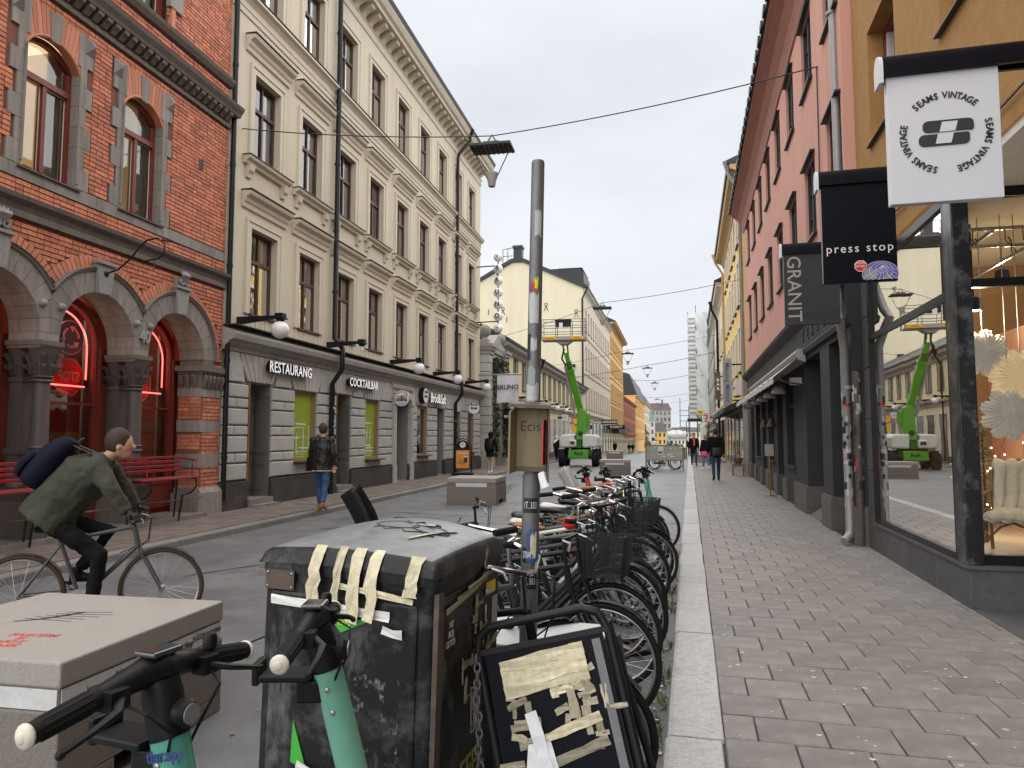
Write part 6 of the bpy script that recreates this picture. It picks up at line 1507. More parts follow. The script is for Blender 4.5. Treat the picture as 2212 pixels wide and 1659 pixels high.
# ---------------------------------------------------------------- houses further down the right side
yh = house('yellow_house', 'tall yellow house beyond the pink building with grey gutter funnels', R(2.3, 0, 0), RZ, -1, 30.2, 47, -.6, 13.0, 'yellow', [(4.6, 6.6), (7.6, 9.6), (10.4, 12.1)], [31.6 + 2.15 * k for k in range(7)], .5, fm='win_grey', gm='far_glass_pale', trim='ochre_trim', shop=None, roof=('gable', 2.5, 'roof_black'), surround='off_white', cor=.5)
q = MB(); q.box(-.08, .05, 30.2, 47, -.6, 3.3); q.build('ground_floor', 'grey_trim', yh, smooth=False)
for k in range(5): q = MB(); q.box(-.12, -.07, 31 + k * 3.2, 32.9 + k * 3.2, .3, 2.8); q.build('shop_pane', 'far_glass', yh, smooth=False)
q = MB(); q.prism([(0, 2.95), (-.9, 2.7), (-.9, 2.85), (0, 3.35)], 31, 46, 'y'); q.build('canopy', 'charcoal', yh, smooth=False)
for k, y in enumerate([30.5, 46.3]):
    q = MB(); q.tube([(-.55, y, 13.0), (-.55, y, 12.7), (-.1, y + .2, 12.0), (-.1, y + .2, .2)], .075, 8); q.lathe([(.09, 12.8), (.22, 13.2)], (-.55, y, 0), 10); q.build('downpipe', 'pipe_grey' if k == 0 else 'ochre_trim', yh)
house('cream_right_house', 'plain cream house with black downpipe down the right side', R(2.3, 0, 0), RZ, -1, 47.2, 66, -1, 11.6, 'cream', [(4.4, 6.2), (7.3, 9.2)], [49 + 2.6 * k for k in range(7)], .5, trim='cream_trim', shop=(3.6, 6), roof=('gable', 2.5, 'roof_black'), shopm='black', cor=.5)
house('grey_right_house', 'grey house behind the scaffolding on the right side', R(2.5, 0, 0), RZ, -1, 66.2, 110, -2, 13.5, 'grey_stone', [(4.0, 6), (7, 9), (10, 12)], [68 + 3 * k for k in range(13)], .6, shop=(3.2, 9), roof=('gable', 3, 'roof_black'), shopm='black')
house('pale_right_house', 'pale house far down the right side beyond the scaffolding', R(2.8, 0, 0), RZ, -1, 110.2, 200, -4, 12, 'off_white', [(2.0, 4), (5, 7), (8, 10)], [113 + 4 * k for k in range(21)], .8, shop=None, roof=('gable', 3, 'roof_grey'))
t = thing('downpipe', 'long black downpipe on the cream house beside the scaffolding', 'downpipe', R(2.25, 55, 0), RZ); q = MB(); q.tube([(-.5, 0, 11.7), (-.5, 0, 11.2), (-.1, .2, 10.4), (-.1, .2, .2)], .09, 8); q.lathe([(.1, 11.4), (.25, 11.8)], (-.5, 0, 0), 8); q.build('pipe', 'black_metal', t)
# scaffolding wrapped in net
sc = thing('scaffolding', 'tall scaffolding tower wrapped in white netting with bare poles', 'scaffolding', R(0, 70, 0), RZ)
rs = random.Random(6)
for k, (x, y) in enumerate([(.02, 0), (.02, 4), (.75, 0), (1.8, 0), (1.8, 4), (.75, 4), (-.3, .2)]):
    q = MB(); q.cyl((x, y, -.4), (x, y, [13.7, 13.2, 14.3, 13.5, 13.4, 13.8, 3.2][k]), .04, n=6); q.build('pole', 'galvanised', sc)
for z in range(3, 13, 1):
    q = MB(); q.box(0, 1.8, 0, 4, z + .5, z + .56); q.build('deck', 'mass_grey', sc, smooth=False)
for z in range(7):
    q = MB(); q.tube([(.02, 0, 3.8 + z * 1.4), (.75, 0, 3.8 + z * 1.4)], .03, 5); q.build('ledger', 'galvanised', sc)
q = MB(); q.grid(lambda u, v: (.70 + 1.12 * u, -.08 + .07 * sin(v * 31 + u * 5) + .05 * sin(u * 9 + v * 53) + .10 * sin(v * 13 + u * 4) * u, 3.4 + v * 10.2), 24, 90); q.grid(lambda u, v: (.70 - .05 * sin(v * 40), -.05 + 4 * u, 3.4 + v * 10.2), 8, 40); q.build('netting', 'net', sc)
q = MB(); q.grid(lambda u, v: (.0 + .7 * u, -.05 + .03 * sin(v * 70), 3.4 + v * 10.0), 6, 60); o = q.build('thin_netting', 'net', sc)
for k in range(22): q = MB(); q.box(.05, .68, -.09, -.055, 3.9 + k * .43, 4.06 + k * .43); q.build('guard_board', 'mass_grey', sc, smooth=False)
q = MB(); q.box(-.2, 1.9, -.3, 4.2, 3.2, 3.42); q.build('base_deck', 'room_dark', sc, smooth=False)
t = thing('bare_scaffold', 'bare scaffold stair frame standing left of the wrapped tower', 'scaffolding', R(-.86, 70, 0), RZ)
for x in (0, .8):
    q = MB(); q.cyl((x, 0, -.4 if x else 2.4), (x, 0, 5.4 if not x else 4.6), .035, n=6); q.build('pole', 'galvanised', t)
for z in (2.6, 3.2, 3.7, 4.2): q = MB(); q.tube([(-.1, 0, z), (.9, 0, z)], .03, 5); q.build('ledger', 'galvanised', t)
q = MB(); q.box(-.1, 1, -.1, .8, 2.5, 2.6); q.build('deck', 'mass_grey', t, smooth=False)
# vertical and box signs
t = thing('yellow_notice', 'small yellow notice on the scaffolding base', 'sign', R(.98, 69.4, 4.0), RZ); q = MB(); q.box(-.31, .31, 0, .03, -.2, .2); q.build('board', 'yellow_sign', t, smooth=False)
q = MB(); q.box(-.22, .22, -.01, 0, .02, .08); q.box(-.18, .2, -.01, 0, -.08, -.04); q.build('print', 'ink', t, smooth=False)
t = thing('bar_sign', 'narrow dark vertical sign reading BAR', 'sign', R(1.61, 42, 4.56), RZ); q = MB(); q.box(-.14, .14, -.08, .08, -.79, .79); q.build('board', 'plate_brown', t, smooth=False)
for k, ch in enumerate('BAR'): text('letter', ch, .24, 'white', t, face((0, -.085, .32 - k * .25), (1, 0, 0)), .002, .008)
q = MB(); q.box(.14, .7, -.03, .03, .5, .56); q.box(.14, .7, -.03, .03, -.56, -.5); q.build('bracket', 'black_metal', t, smooth=False)
t = thing('brass_shop_sign', 'tall grey vertical sign with blue ornate lettering Mässing Mäster', 'sign', R(1.67, 33, 4.08), RZ); q = MB(); q.box(-.19, .19, -.1, .1, -1.07, 1.07); q.build('board', 'mass_grey', t, smooth=False)
text('lettering', 'Mässing Mäster', .30, 'mass_blue', t, face((0, -.105, 0), (0, 0, -1), (1, 0, 0)), .002, .002, .95)
for z in (.8, -.8): q = MB(); q.box(.19, .65, -.03, .03, z - .03, z + .03); q.build('bracket', 'black_metal', t, smooth=False)
t = thing('white_fascia_sign', 'tilted white lettered sign board behind the grey vertical sign', 'sign', R(2.1, 31.5, 3.75), RZ); q = MB(); q.box(-.2, .05, -.2, 1.6, -.35, .35); q.build('board', 'off_white', t, smooth=False); text('lettering', 'FILM & GAMES', .16, 'ink', t, face((-.205, .7, .0), (0, -1, 0)), .002)
t = thing('seven_sign', 'white box sign with a red and orange numeral seven', 'sign', R(1.25, 58, 3.17), RZ); q = MB(); q.box(-.32, .32, -.1, .1, -.33, .33); q.build('rim', 'seven_green', t, smooth=False)
q = MB(); q.box(-.28, .28, -.106, -.1, -.29, .29); q.build('face', 'white', t, smooth=False)
q = MB(); q.prism([(-.2, .25), (.2, .25), (.2, .12), (.06, -.28), (-.08, -.28), (.04, .12), (-.2, .12)], -.115, -.106, 'y'); q.build('numeral', 'seven_red', t, smooth=False)
text('lettering', 'ELEVEN', .13, 'seven_green', t, face((0, -.118, -.05), (1, 0, 0)), .002, .003); q = MB(); q.box(.32, 1.0, -.03, .03, -.03, .03); q.build('bracket', 'black_metal', t, smooth=False)
# small street things on the right pavement
t = thing('brass_stanchion', 'brass menu post with round foot outside the charcoal doorway', 'stanchion', R(2.03, 19.95, .105), RZ); q = MB(); q.lathe([(.17, 0), (.17, .012), (.05, .03), (.022, .05)], n=18); q.build('foot', 'brass', t); q = MB(); q.cyl((0, 0, .04), (0, 0, 1.05), .02, n=10); q.build('post', 'brass', t); q = MB(); q.box(-.11, .11, -.015, .015, 1.05, 1.36); q.build('menu_frame', 'mass_grey', t, smooth=False)
t = thing('plant_stand', 'wooden plant stand with reddish and green trailing plants', 'planter', R(1.86, 30, .1), RZ)
q = MB(); q.box(-.22, .22, -.2, .2, .40, .48); q.build('shelf', 'wood_dark', t, smooth=False)
for x, y in ((-.2, -.18), (.2, -.18), (-.2, .18), (.2, .18)): q = MB(); q.box(x - .02, x + .02, y - .02, y + .02, 0, .4); q.build('leg', 'wood_dark', t, smooth=False)
q = MB(); q.lathe([(.12, .48), (.17, .70), (.18, .72), (.14, .72)], n=14); q.build('pot', 'terracotta', t)
q = MB(); rs = random.Random(3)
for k in range(220):
    a = rs.random() * 6.3; r = rs.random() * .3; dn = rs.random() < .45; c = Vector((r * cos(a) - (.12 if dn else 0), r * sin(a), .74 + rs.random() * .35 if not dn else .15 + rs.random() * .55)); d = Vector((cos(a), sin(a), rs.uniform(-.5, .9))) * .09; w = Vector((-sin(a), cos(a), 0)) * .018
    q.use(0 if dn or rs.random() < .5 else 1); q.add([c, c + d * .5 + w, c + d, c + d * .5 - w], [(0, 1, 2, 3)])
q.build('leaves', ['green_dark', 'pink_eave'], t, smooth=False)['kind'] = 'stuff'
# ---------------------------------------------------------------- lamps on wires across the street
def hung_lamp(x, y, z, wl_, wr_, lab, w=.86):
    t = thing('hanging_street_lamp', lab, 'street lamp', (x, y, z), group='street lamps hung on wires over the street')
    q = MB(); q.box(-w / 2, w / 2, -.26, .26, 0, .05)
    for k in range(9): q.box(-w / 2 + .03 + k * (w - .08) / 8, -w / 2 + .05 + k * (w - .08) / 8, -.24, .24, -.025, 0)
    q.build('reflector', 'dark_grey', t, smooth=False)
    q = MB(); q.box(-.16, .16, -.1, .1, .05, .14); q.tube([(-.1, 0, .14), (0, 0, .3), (.1, 0, .14)], .02, 5); q.build('hanger', 'galvanised', t)
    for s_ in (-1, 1): q = MB(); q.tube([(s_ * w * .45, 0, 0), (s_ * .1, 0, -.6)], .012, 5); q.build('strut', 'galvanised', t)
    q = MB(); q.lathe([(.07, -.78), (.09, -.66), (.125, -.55), (.125, -.5)], n=14); q.build('projector', 'mass_grey', t)
    for e, nm in ((wl_, 0), (wr_, 1)):
        d = Vector(e) - Vector((x, y, z)); q = MB(); q.tube([Vector((0, 0, .28)) * (1 - j / 10) + d * (j / 10) - Vector((0, 0, .35 * (j / 10) * (1 - j / 10))) for j in range(11)], .012 if y < 60 else .02, 4); q.build('span_wire', 'dark_grey', t)
    return t
hung_lamp(-3.08, 13.76, 7.5, L(0, .47, 8.4), R(2.3, 12.98, 8.14), 'nearest hanging street lamp, in front of the cream facade end')
hung_lamp(-2.1, 33.0, 7.62, L(.2, 25.4, 7.3), R(2.3, 33, 8.7), 'second hanging street lamp, beside the pale gable house')
for k, (x, y) in enumerate([(-1.49, 51.4), (-.14, 62.6), (.6, 80.3), (1.21, 115.3), (2.17, 138), (4.0, 197)]):
    hung_lamp(x, y, 7.6, (-7.6 if y < 70 else -6.5 + (y - 80) * .03, y + 2, 7.0 if y < 70 else 8.6), R(2.2, y + 1, 9.0), '%s hanging street lamp counted down the street' % ['third', 'fourth', 'fifth', 'sixth', 'seventh', 'eighth and farthest'][k])
t = thing('wall_cable', 'thin loose cable hanging down the pink facade', 'cable', R(2.28, 13.0, 0), RZ); q = MB(); q.tube([(0, 0, 8.14), (.0, .02, 7), (-.01, .0, 5.6), (0, .02, 4.2)], .012, 4); q.build('cable', 'rust_metal', t)
# ---------------------------------------------------------------- granite seat blocks
def seat_block(x0, x1, y0, y1, lab, full=True):
    t = thing('granite_block', lab, 'block', ((x0 + x1) / 2, (y0 + y1) / 2, gz(y0)), group='granite seat blocks along the street'); w, d = (x1 - x0) / 2, (y1 - y0) / 2
    q = MB(); q.box(-w, w, -d, d, .1, .43)
    for s_ in (-1, 1):
        for r in (-1, 1): q.box(s_ * w, s_ * w * .42, r * d, r * d * .42, 0, .1)
    q.box(-w * .42, w * .42, -d, d, 0.0, .1); q.build('base', 'granite_block', t, smooth=False, bevel=.008)
    q = MB(); q.box(-w + .012, w - .012, -d + .012, d - .012, .43, .535); q.build('core', 'granite_block', t, smooth=False)
    q = MB(); q.box(-w, w, -d, d, .535, .65); q.build('top_slab', ['granite_top'], t, smooth=False, bevel=.01)
    for (a, b_, c, e) in [(w - .012, w - .006, -d + .02, d - .02)] if full else []:
        q = MB(); q.box(a, b_, c, e, .437, .528); q.build('white_band', 'band_white', t, smooth=False)
    q = MB(); m_ = w - .02 if full else w * .62; q.box(-m_, m_, -d + .006, -d + .012, .437, .528); q.build('white_band', 'band_white', t, smooth=False)
    return t
t = seat_block(-3.84, -2.58, 2.8, 4.03, 'nearest granite seat block with handwriting on its white band, bottom left')
for s_, x, sz in [('Jesus', -.42, .05), ('Påskön', -.24, .035), ('DEN OGUDAKTIGE', -.0, .052), ('HAR Många', .26, .05), ('PLÅGOR o', .40, .048), ('SJUKDOMAR', .53, .042)]:
    text('handwriting', s_, sz, 'ink', t, face((.6255, x, .485 + .01 * sin(x * 17)), (0, 1, .02)), .0005, -.0008 if False else 0, .62)
for k, s_ in enumerate(['FASCISM', 'IS', 'NOT', 'BLASK']): text('red_lettering', s_, .06, 'ink_red', t, face((.12 + .02 * (k == 0), -.26 - k * .06, .6508), (1, .1, 0), (0, 1, 0)), .0004, .002, 1.15)
q = MB(); q.tube([(.02, .2, .651), (-.03, .12, .651), (-.1, .02, .651), (-.2, -.05, .651)], [(.016, .001), (.02, .001), (.014, .001), (.008, .001)], 6)
for k in range(5): q.tube([(-.2 + .03 * k, .02 + .04 * k, .651), (.22 - .04 * abs(k - 3), .01 + .055 * k, .651)], [(.004, .001)] * 2, 4)
q.build('scribble', 'ink', t)
seat_block(-4.93, -3.68, 17.0, 18.25, 'granite seat block in the roadway beside the burger board', False)
seat_block(-2.2, -.88, 31.7, 32.95, 'granite seat block in front of the green boom lift', False)
seat_block(-3.5, -2.2, 58.5, 59.8, 'farthest granite seat block, behind the boom lift wheel', False)
# ---------------------------------------------------------------- big black litter bin
BT = Matrix.Translation((-.79, 2.45, 0)) @ Matrix.Rotation(radians(-8), 4, 'Z') @ Matrix.Rotation(radians(1.6), 4, 'Y')
bn = thing('litter_bin', 'tall black litter bin with domed grey top, torn tape and graffiti', 'litter bin'); bn.matrix_world = BT @ Matrix.Translation((-.345, .33, 0))
w, d = .362, .34
def rrect(w, d, r, n=4): return [(sx * (w - r) + r * cos(a), sy * (d - r) + r * sin(a)) for sx, sy, a0 in ((1, 1, 0), (-1, 1, 90), (-1, -1, 180), (1, -1, 270)) for a in [radians(a0 + 90 * j / n) for j in range(n + 1)]]
q = MB(); q.prism(rrect(w, d, .045), 0.02, 1.16, 'z'); q.build('body', 'bin_black', bn, angle=50)
q = MB(); q.box(-w + .05, w - .06, -d - .012, -d + .02, .10, 1.06); q.build('front_door', 'bin_black', bn, smooth=False, bevel=.012)
q = MB(); q.box(w - .02, w + .006, -d + .04, d - .05, .08, 1.08); q.build('side_panel', 'bin_side', bn, smooth=False)
q = MB(); q.box(w - .005, w + .014, -d + .005, -d + .05, .05, 1.10); q.build('edge_strip', 'rust_metal', bn, smooth=False)
def dome(u, v):
    a, e = 2 * u - 1, 2 * v - 1
    k = max(abs(a), abs(e)); lip = min(1, max(0, (1 - k) / .16)); s_ = sqrt(max(0, 1 - (1 - lip) ** 2))
    z = 1.155 + .055 * s_ + .075 * (1 - a * a) * (1 - .5 * (e - .3) ** 2)
    return ((w + .012) * a, (d + .012) * e, z)
q = MB(); q.grid(dome, 40, 40)
for i, f_ in enumerate(q.f):
    c_ = [sum(q.v[j][k_] for j in f_) / 4 for k_ in (0, 1)]; q.mi[i] = 1 if max(abs(c_[0]) / (w + .012), (-c_[1]) / (d + .012)) > .90 else 0
q.build('domed_top', ['bin_top', 'bin_black'], bn)
q = MB(); q.prism(rrect(w + .010, d + .010, .05), 1.125, 1.165, 'z'); q.build('top_rim', 'bin_black', bn, angle=50)
q = MB(); q.box(-w + .03, -w + .155, -d - .02, -d - .012, 1.065, 1.135); q.build('name_plate', 'plate_brown', bn, smooth=False)
for x in (-w + .04, -w + .145):
    for z in (1.075, 1.125): q = MB(); q.sphere((x, -d - .02, z), .005, 8, 6); q.build('screw', 'steel', bn)
def ribbon(parent, pts, wd, nrm, m, name='tape_strip', seed=0):
    rs = random.Random(seed); q = MB(); n = Vector(nrm); P = [Vector(p) for p in pts]; vs = []
    for i, p in enumerate(P):
        t_ = (P[min(i + 1, len(P) - 1)] - P[max(i - 1, 0)]).normalized(); s_ = t_.cross(n).normalized()
        for j in (-1, -.3, .4, 1): vs.append(p + s_ * (wd / 2 * j + rs.uniform(-.12, .12) * wd) + n * rs.uniform(.0005, .006))
    q.add(vs, [(i * 4 + j, i * 4 + j + 1, i * 4 + 5 + j, i * 4 + 4 + j) for i in range(len(P) - 1) for j in range(3)]); return q.build(name, m, parent, smooth=False)
def zd(x, y): return dome((x / (w + .012) + 1) / 2, (y / (d + .012) + 1) / 2)[2]
for k, (x, ln, wd) in enumerate([(-.115, .12, .048), (-.02, .14, .03), (.055, .17, .05), (.125, .16, .045), (.285, .06, .05)]):
    ribbon(bn, [(x, -d + .03, zd(x, -d + .03) + .004), (x, -d + .0, zd(x, -d) + .005), (x, -d - .022, 1.15)] + [(x + .006 * sin(j * 2 + k), -d - .026 - .003 * j, 1.15 - ln * j / 4) for j in range(1, 5)], wd, (0, -1, .25), 'tape_cream', seed=k)
ribbon(bn, [(-.03 + .08 * j, -d - .024, 1.105 - .008 * j) for j in range(5)], .022, (0, -1, 0), 'tape_cream', seed=8)
ribbon(bn, [(-w + .06 + j * .1, -d - .02, 1.03 - .004 * j) for j in range(6)], .032, (0, -1, 0), 'tape_white', seed=9)
ribbon(bn, [(-.13 + j * .12, -d - .02, .42 - .02 * j) for j in range(5)], .035, (0, -1, 0), 'tape_white', seed=10)
ribbon(bn, [(-.16 + j * .05, -d - .02, .45 - .015 * j) for j in range(3)], .03, (0, -1, 0), 'tape_white', seed=11)
ribbon(bn, [(.17, -d - .02, .965), (.215, -d - .02, .955), (.25, -d - .02, .955)], .03, (0, -1, 0), 'tape_white', seed=12)
for k, poly in enumerate([[(-.06, .995), (.11, .985), (.0, .935)], [(-.185, .60), (-.19, .45), (-.12, .43)], [(-.02, .45), (.1, .40), (-.02, .41)]]):
    q = MB(); q.prism(poly, -d - .0175, -d - .0165, 'y'); q.build('poster_scrap', 'poster_green', bn, smooth=False)
text('poster_lettering', 'Lörd', .028, 'yellow_sign', bn, face((.015, -d - .019, .972), (1, 0, 0)), .0004)
rs = random.Random(21)
def strips(parent, n, cx, cz, sx, sz, pl, nrm, m, seed, wd=(.014, .034), ln=(.03, .11)):
    rs = random.Random(seed)
    for k in range(n):
        x, z, a, l_ = rs.gauss(cx, sx), rs.gauss(cz, sz), rs.choice([0, 1.4, 1.6, .3, rs.random() * 3]), rs.uniform(*ln)
        ribbon(parent, [pl(x + cos(a) * l_ * (j / 3 - .5), z + sin(a) * l_ * (j / 3 - .5)) for j in range(4)], rs.uniform(*wd), nrm, m, seed=seed * 50 + k)
for nm, m_, a_ in [('scuff_marks', 'scuff_wide', (-w + .06, w - .07, .11, 1.05)), ('paste_residue', 'scuff_dense', (.02, w - .12, .16, .80))]:
    q = MB(); y_ = -d - (.0135 if m_ == 'scuff_wide' else .0145); q.quad((a_[0], y_, a_[2]), (a_[1], y_, a_[2]), (a_[1], y_, a_[3]), (a_[0], y_, a_[3])); q.build(nm, m_, bn, smooth=False)
q = MB(); q.quad((w + .0068, -d + .06, .1), (w + .0068, d - .06, .1), (w + .0068, d - .06, 1.06), (w + .0068, -d + .06, 1.06)); q.build('scuff_marks', 'scuff_wide', bn, smooth=False)
strips(bn, 30, .06, .80, .09, .13, lambda x, z: (w + .0075, x, z), (1, 0, 0), 'tape_old', 5)
strips(bn, 6, .14, .90, .04, .09, lambda x, z: (w + .011, x, z), (1, 0, 0), 'tape_white', 6)
for k in range(3): ribbon(bn, [(w + .012, -.27 + .10 * j + .1 * k, 1.045 + .012 * j + .02 * (k - 1)) for j in range(4)], .022, (1, 0, 0), 'tape_old', seed=30 + k)
q = MB(); q.box(w + .007, w + .0085, .15, .25, 1.0, 1.05); q.build('sticker', 'yellow_sign', bn, smooth=False)
q = MB(); q.box(w + .007, w + .0085, -.25, -.17, .86, .98); q.build('sticker', 'sticker_black', bn, smooth=False); text('sticker_lettering', '107\nBOJ\nOTTO', .034, 'white', bn, face((w + .0095, -.21, .935), (0, 1, 0)), .0003, 0, .8)
q = MB(); q.box(w + .007, w + .0085, .22, .28, .86, .98); q.build('sticker', 'sticker_white', bn, smooth=False)
text('graffiti', 'EFES.', .15, 'graffiti_olive', bn, face((w + .0085, .04, .37), (0, 1, .03)), .0006, .0015, .8)
text('graffiti', 'omeT', .1, 'dark_grey', bn, face((w + .0085, -.05, .93), (0, 1, .1)), .0006, .0, .9)
text('graffiti', 'AX', .2, 'graffiti_grey', bn, face((w + .0085, -.19, .22), (0, 1, .1)), .0006, .001, .9)
q = MB()
for k in range(4): q.tube([(w + .009, .0 + k * .035, .68 - .01 * k), (w + .009, .015 + k * .025, .50)], .002, 4)
for k in range(6): q.tube([(w + .009, .0 + .003 * k, .67 - k * .034), (w + .009, .105 - .003 * k, .67 - k * .034)], .002, 4)
q.build('bin_pictogram', 'graffiti_grey', bn)
q = MB()
def top(x, y): return (x, y, zd(x, y) + .002)
for r, x0 in ((.07, .02), (.06, .17)): q.tube([top(x0 + r * cos(a) * 1.3, .02 + r * sin(a) * .9) for a in [2 * pi * j / 22 for j in range(22)]], [(.005, .001)] * 22, 4, closed=True)
q.tube([top(-.05 + .03 * j, -.06 + .02 * sin(j * 2.1)) for j in range(10)], [(.005, .001)] * 10, 4); q.tube([top(.02 + .02 * j, .08 + .03 * cos(j * 1.7)) for j in range(9)], [(.006, .001)] * 9, 4); q.build('graffiti', 'dark_grey', bn)
ribbon(bn, [top(.16 + .03 * j, -.16 + .09 * j) for j in range(4)], .02, (0, 0, 1), 'tape_cream', seed=40)
q = MB(); q.box(.05, .17, .05, .075, zd(.1, .06) + .001, zd(.1, .06) + .003); q.build('sticker', 'sticker_white', bn, smooth=False)
# ---------------------------------------------------------------- rental scooters
def scooter(loc, rz, stem, lab, lean=0, phone=True, tip='tip_cream', logo=None):
    t = thing('rental_scooter', lab, 'scooter', loc, rot=(lean, 0, rz), group='rental electric scooters')
    for x, nm in ((.12, 0), (-.82, 1)):
        wh = MB(); wh.torus((x, 0, .125), .095, .032, 'y', 24, 8); wo = wh.build('wheel', 'rubber', t); q = MB(); q.lathe([(.07, -.02), (.07, .02)], (x, 0, .125), 16, 'y'); q.build('hub', 'dark_grey', wo)
    q = MB(); q.box(-.68, -.10, -.085, .085, .12, .185); q.tube([(-.12, 0, .16), (.03, 0, .22), (.05, 0, .32)], [.05, .05, .045], 10); q.build('deck', stem, t, bevel=.02); q = MB(); q.box(-.66, -.14, -.075, .075, .186, .192); q.build('deck_mat', 'rubber', t, smooth=False)
    q = MB(); q.tube([(.12 + .135 * cos(a), 0, .125 + .135 * sin(a)) for a in [radians(20 + 14 * j) for j in range(9)]], [(.045, .004)] * 9, 6); q.tube([(.12, .05, .125), (.06, .045, .3)], .012, 6); q.tube([(.12, -.05, .125), (.06, -.045, .3)], .012, 6); q.build('front_fender', 'black', t)
    q = MB(); q.tube([(-.82 + .13 * cos(a), 0, .125 + .13 * sin(a)) for a in [radians(20 + 14 * j) for j in range(9)]], [(.045, .004)] * 9, 6); q.build('rear_fender', 'black', t)
    q = MB(); q.tube([(.06, 0, .26), (.015, 0, .5), (-.122, 0, 1.01)], [.046, .043, .040], 16); q.build('stem', stem, t)
    q = MB(); q.tube([(-.120, 0, 1.005), (-.146, 0, 1.09), (-.155, 0, 1.12)], [.0415, .043, .04], 14); q.build('stem_head', 'black', t)
    q = MB(); q.tube([(-.17, -.14, 1.125), (-.165, -.05, 1.14), (-.16, 0, 1.145), (-.165, .05, 1.14), (-.17, .14, 1.125)], [.022, (.03, .03), (.045, .04), (.03, .03), .022], 12); q.build('handlebar', 'black', t)
    for s_ in (-1, 1):
        gp = MB(); prof = [(.024, .0)] + [(.0225 + .0015 * (j % 2), .012 + j * .004) for j in range(26)] + [(.025, .118), (.021, .12), (.021, .138)]
        gp.tube([(-.17 - .0 * j, s_ * (.14 + .14 * j / 1), 1.125 - .02 * j) for j in (0, 1)], [.023, .021], 20); g_ = gp.build('grip', 'rubber', t)
        for j in range(12):
            a = 2 * pi * j / 12; r_ = MB(); r_.tube([(-.17 + .0225 * cos(a), s_ * .16, 1.122 + .0225 * sin(a)), (-.17 + .0210 * cos(a), s_ * .262, 1.107 + .0210 * sin(a))], .0022, 5); r_.build('grip_rib', 'rubber', g_)
        q = MB(); q.sphere((-.17, s_ * .285, 1.1045), .024, 14, 8, (1, .5, 1)); q.sphere((-.17, s_ * .292, 1.1045), .014, 10, 6, (1, .5, 1)); q.build('grip_tip', tip if s_ < 0 or tip == 'tip_cream' else 'black', g_)
        q = MB(); q.box(-.165, -.125, s_ * .10, s_ * .145, 1.10, 1.14); q.tube([(-.13, s_ * .12, 1.12), (-.10, s_ * .15, 1.11), (-.098, s_ * .20, 1.095), (-.105, s_ * .26, 1.075)], [(.012, .009), (.011, .008), (.009, .007), .006], 8); q.sphere((-.105, s_ * .265, 1.073), .009, 8, 6); q.build('brake_lever', 'black', t)
    q = MB(); q.lathe([(.017, 1.135), (.017, 1.16), (.012, 1.168), (.003, 1.17)], (-.165, .155, .012), 12); q.build('bell', 'black', t)
    q = MB(); q.lathe([(.028, 0), (.031, .02), (.024, .03)], (-.094, 0, 1.06), 16, 'x'); q.build('headlight', 'black', t); q = MB(); q.lathe([(.022, .03), (.022, .034)], (-.094, 0, 1.06), 14, 'x'); q.build('headlight_lens', 'far_glass_pale', t)
    for z in (.90, .96): q = MB(); q.sphere((-.095 - (z - .90) * .27, -.041, z), .007, 8, 6, (1, .5, 1)); q.build('screw', 'steel', t)
    for s_ in (-1, 1): q = MB(); q.tube([(-.135, s_ * .12, 1.115), (-.08, s_ * .10, 1.09), (-.075, s_ * .04, 1.03), (-.095, s_ * .03, .98)], .0035, 5); q.build('brake_cable', 'black', t)
    q = MB(); q.box(-.19, -.13, -.04, .04, 1.175, 1.188); q.build('display', 'far_glass', t, smooth=False, bevel=.005)
    if phone:
        q = MB(); q.box(-.30, -.16, -.045, .045, .98, 1.0); q.box(-.32, -.30, -.04, .04, .97, 1.03); q.box(-.20, -.13, -.03, .03, .92, .98); q.build('phone_holder', 'black', t, smooth=False, bevel=.006)
    if logo: text('lettering', logo, .035, 'sign_blue', t, face((-.09, -.0425, .985), (1, -.05, .27), (-.27, 0, 1)), .0006, .001)
    return t
scooter((-.91, 1.40, 0), radians(-10), 'tier_teal', 'nearest teal scooter with cream handlebar tips, bottom left corner', logo='tier.app')
scooter((-.775, 1.93, 0), radians(12), 'tier_mint', 'mint green scooter leaning in front of the black litter bin')
scooter(R(-1.5, 11.5, 0), radians(-12), 'coral', 'left of the two red scooters among the parked bicycles', lean=.05, tip='black')
scooter(R(-1.16, 11.4, 0), radians(-8), 'coral', 'right of the two red scooters among the parked bicycles', lean=.03, tip='black')
scooter(R(-.60, 11.35, 0), radians(-25), 'tier_teal', 'teal scooter at the far end of the bicycle row by the kerb', lean=-.06)
# ---------------------------------------------------------------- sign pole with a wooden box
PT = Matrix.Translation((-.590, 3.36, 0)) @ Matrix.Rotation(radians(1.35), 4, 'Y')
sp = thing('sign_pole', 'leaning grey steel pole with peeling stickers behind the tipped sign', 'pole'); sp.matrix_world = PT
q = MB(); q.cyl((0, 0, 0), (0, 0, 1.475), .042, n=24); q.build('lower_sleeve', 'galvanised', sp); q = MB(); q.lathe([(.036, 1.475), (.033, 2.2), (.032, 2.99), (.029, 3.0)], n=24); q.build('upper_pole', 'galvanised', sp)
q = MB()
for z, s_, m_ in [(1.33, 'IT.303', 'sticker_black'), (.98, 'IT.303', 'sticker_black'), (1.10, 'STRAK OS', 'sticker_black')]:
    q = MB(); N = 8; h = .035
    q.add([(.0427 * cos(a), .0427 * sin(a), z + s2 * h) for s2 in (-1, 1) for a in [radians(225 + 100 * j / N) for j in range(N + 1)]], [(j, j + 1, N + 2 + j, N + 1 + j) for j in range(N)]); st = q.build('sticker', m_, sp)
    for j, ch in enumerate(s_):
        a = radians(275 + (j - (len(s_) - 1) / 2) * (88 / len(s_))); text('sticker_letter', ch, .046, 'white', st, face((.0432 * cos(a), .0432 * sin(a), z), (-sin(a), cos(a), 0)), .0002, 0, .40)
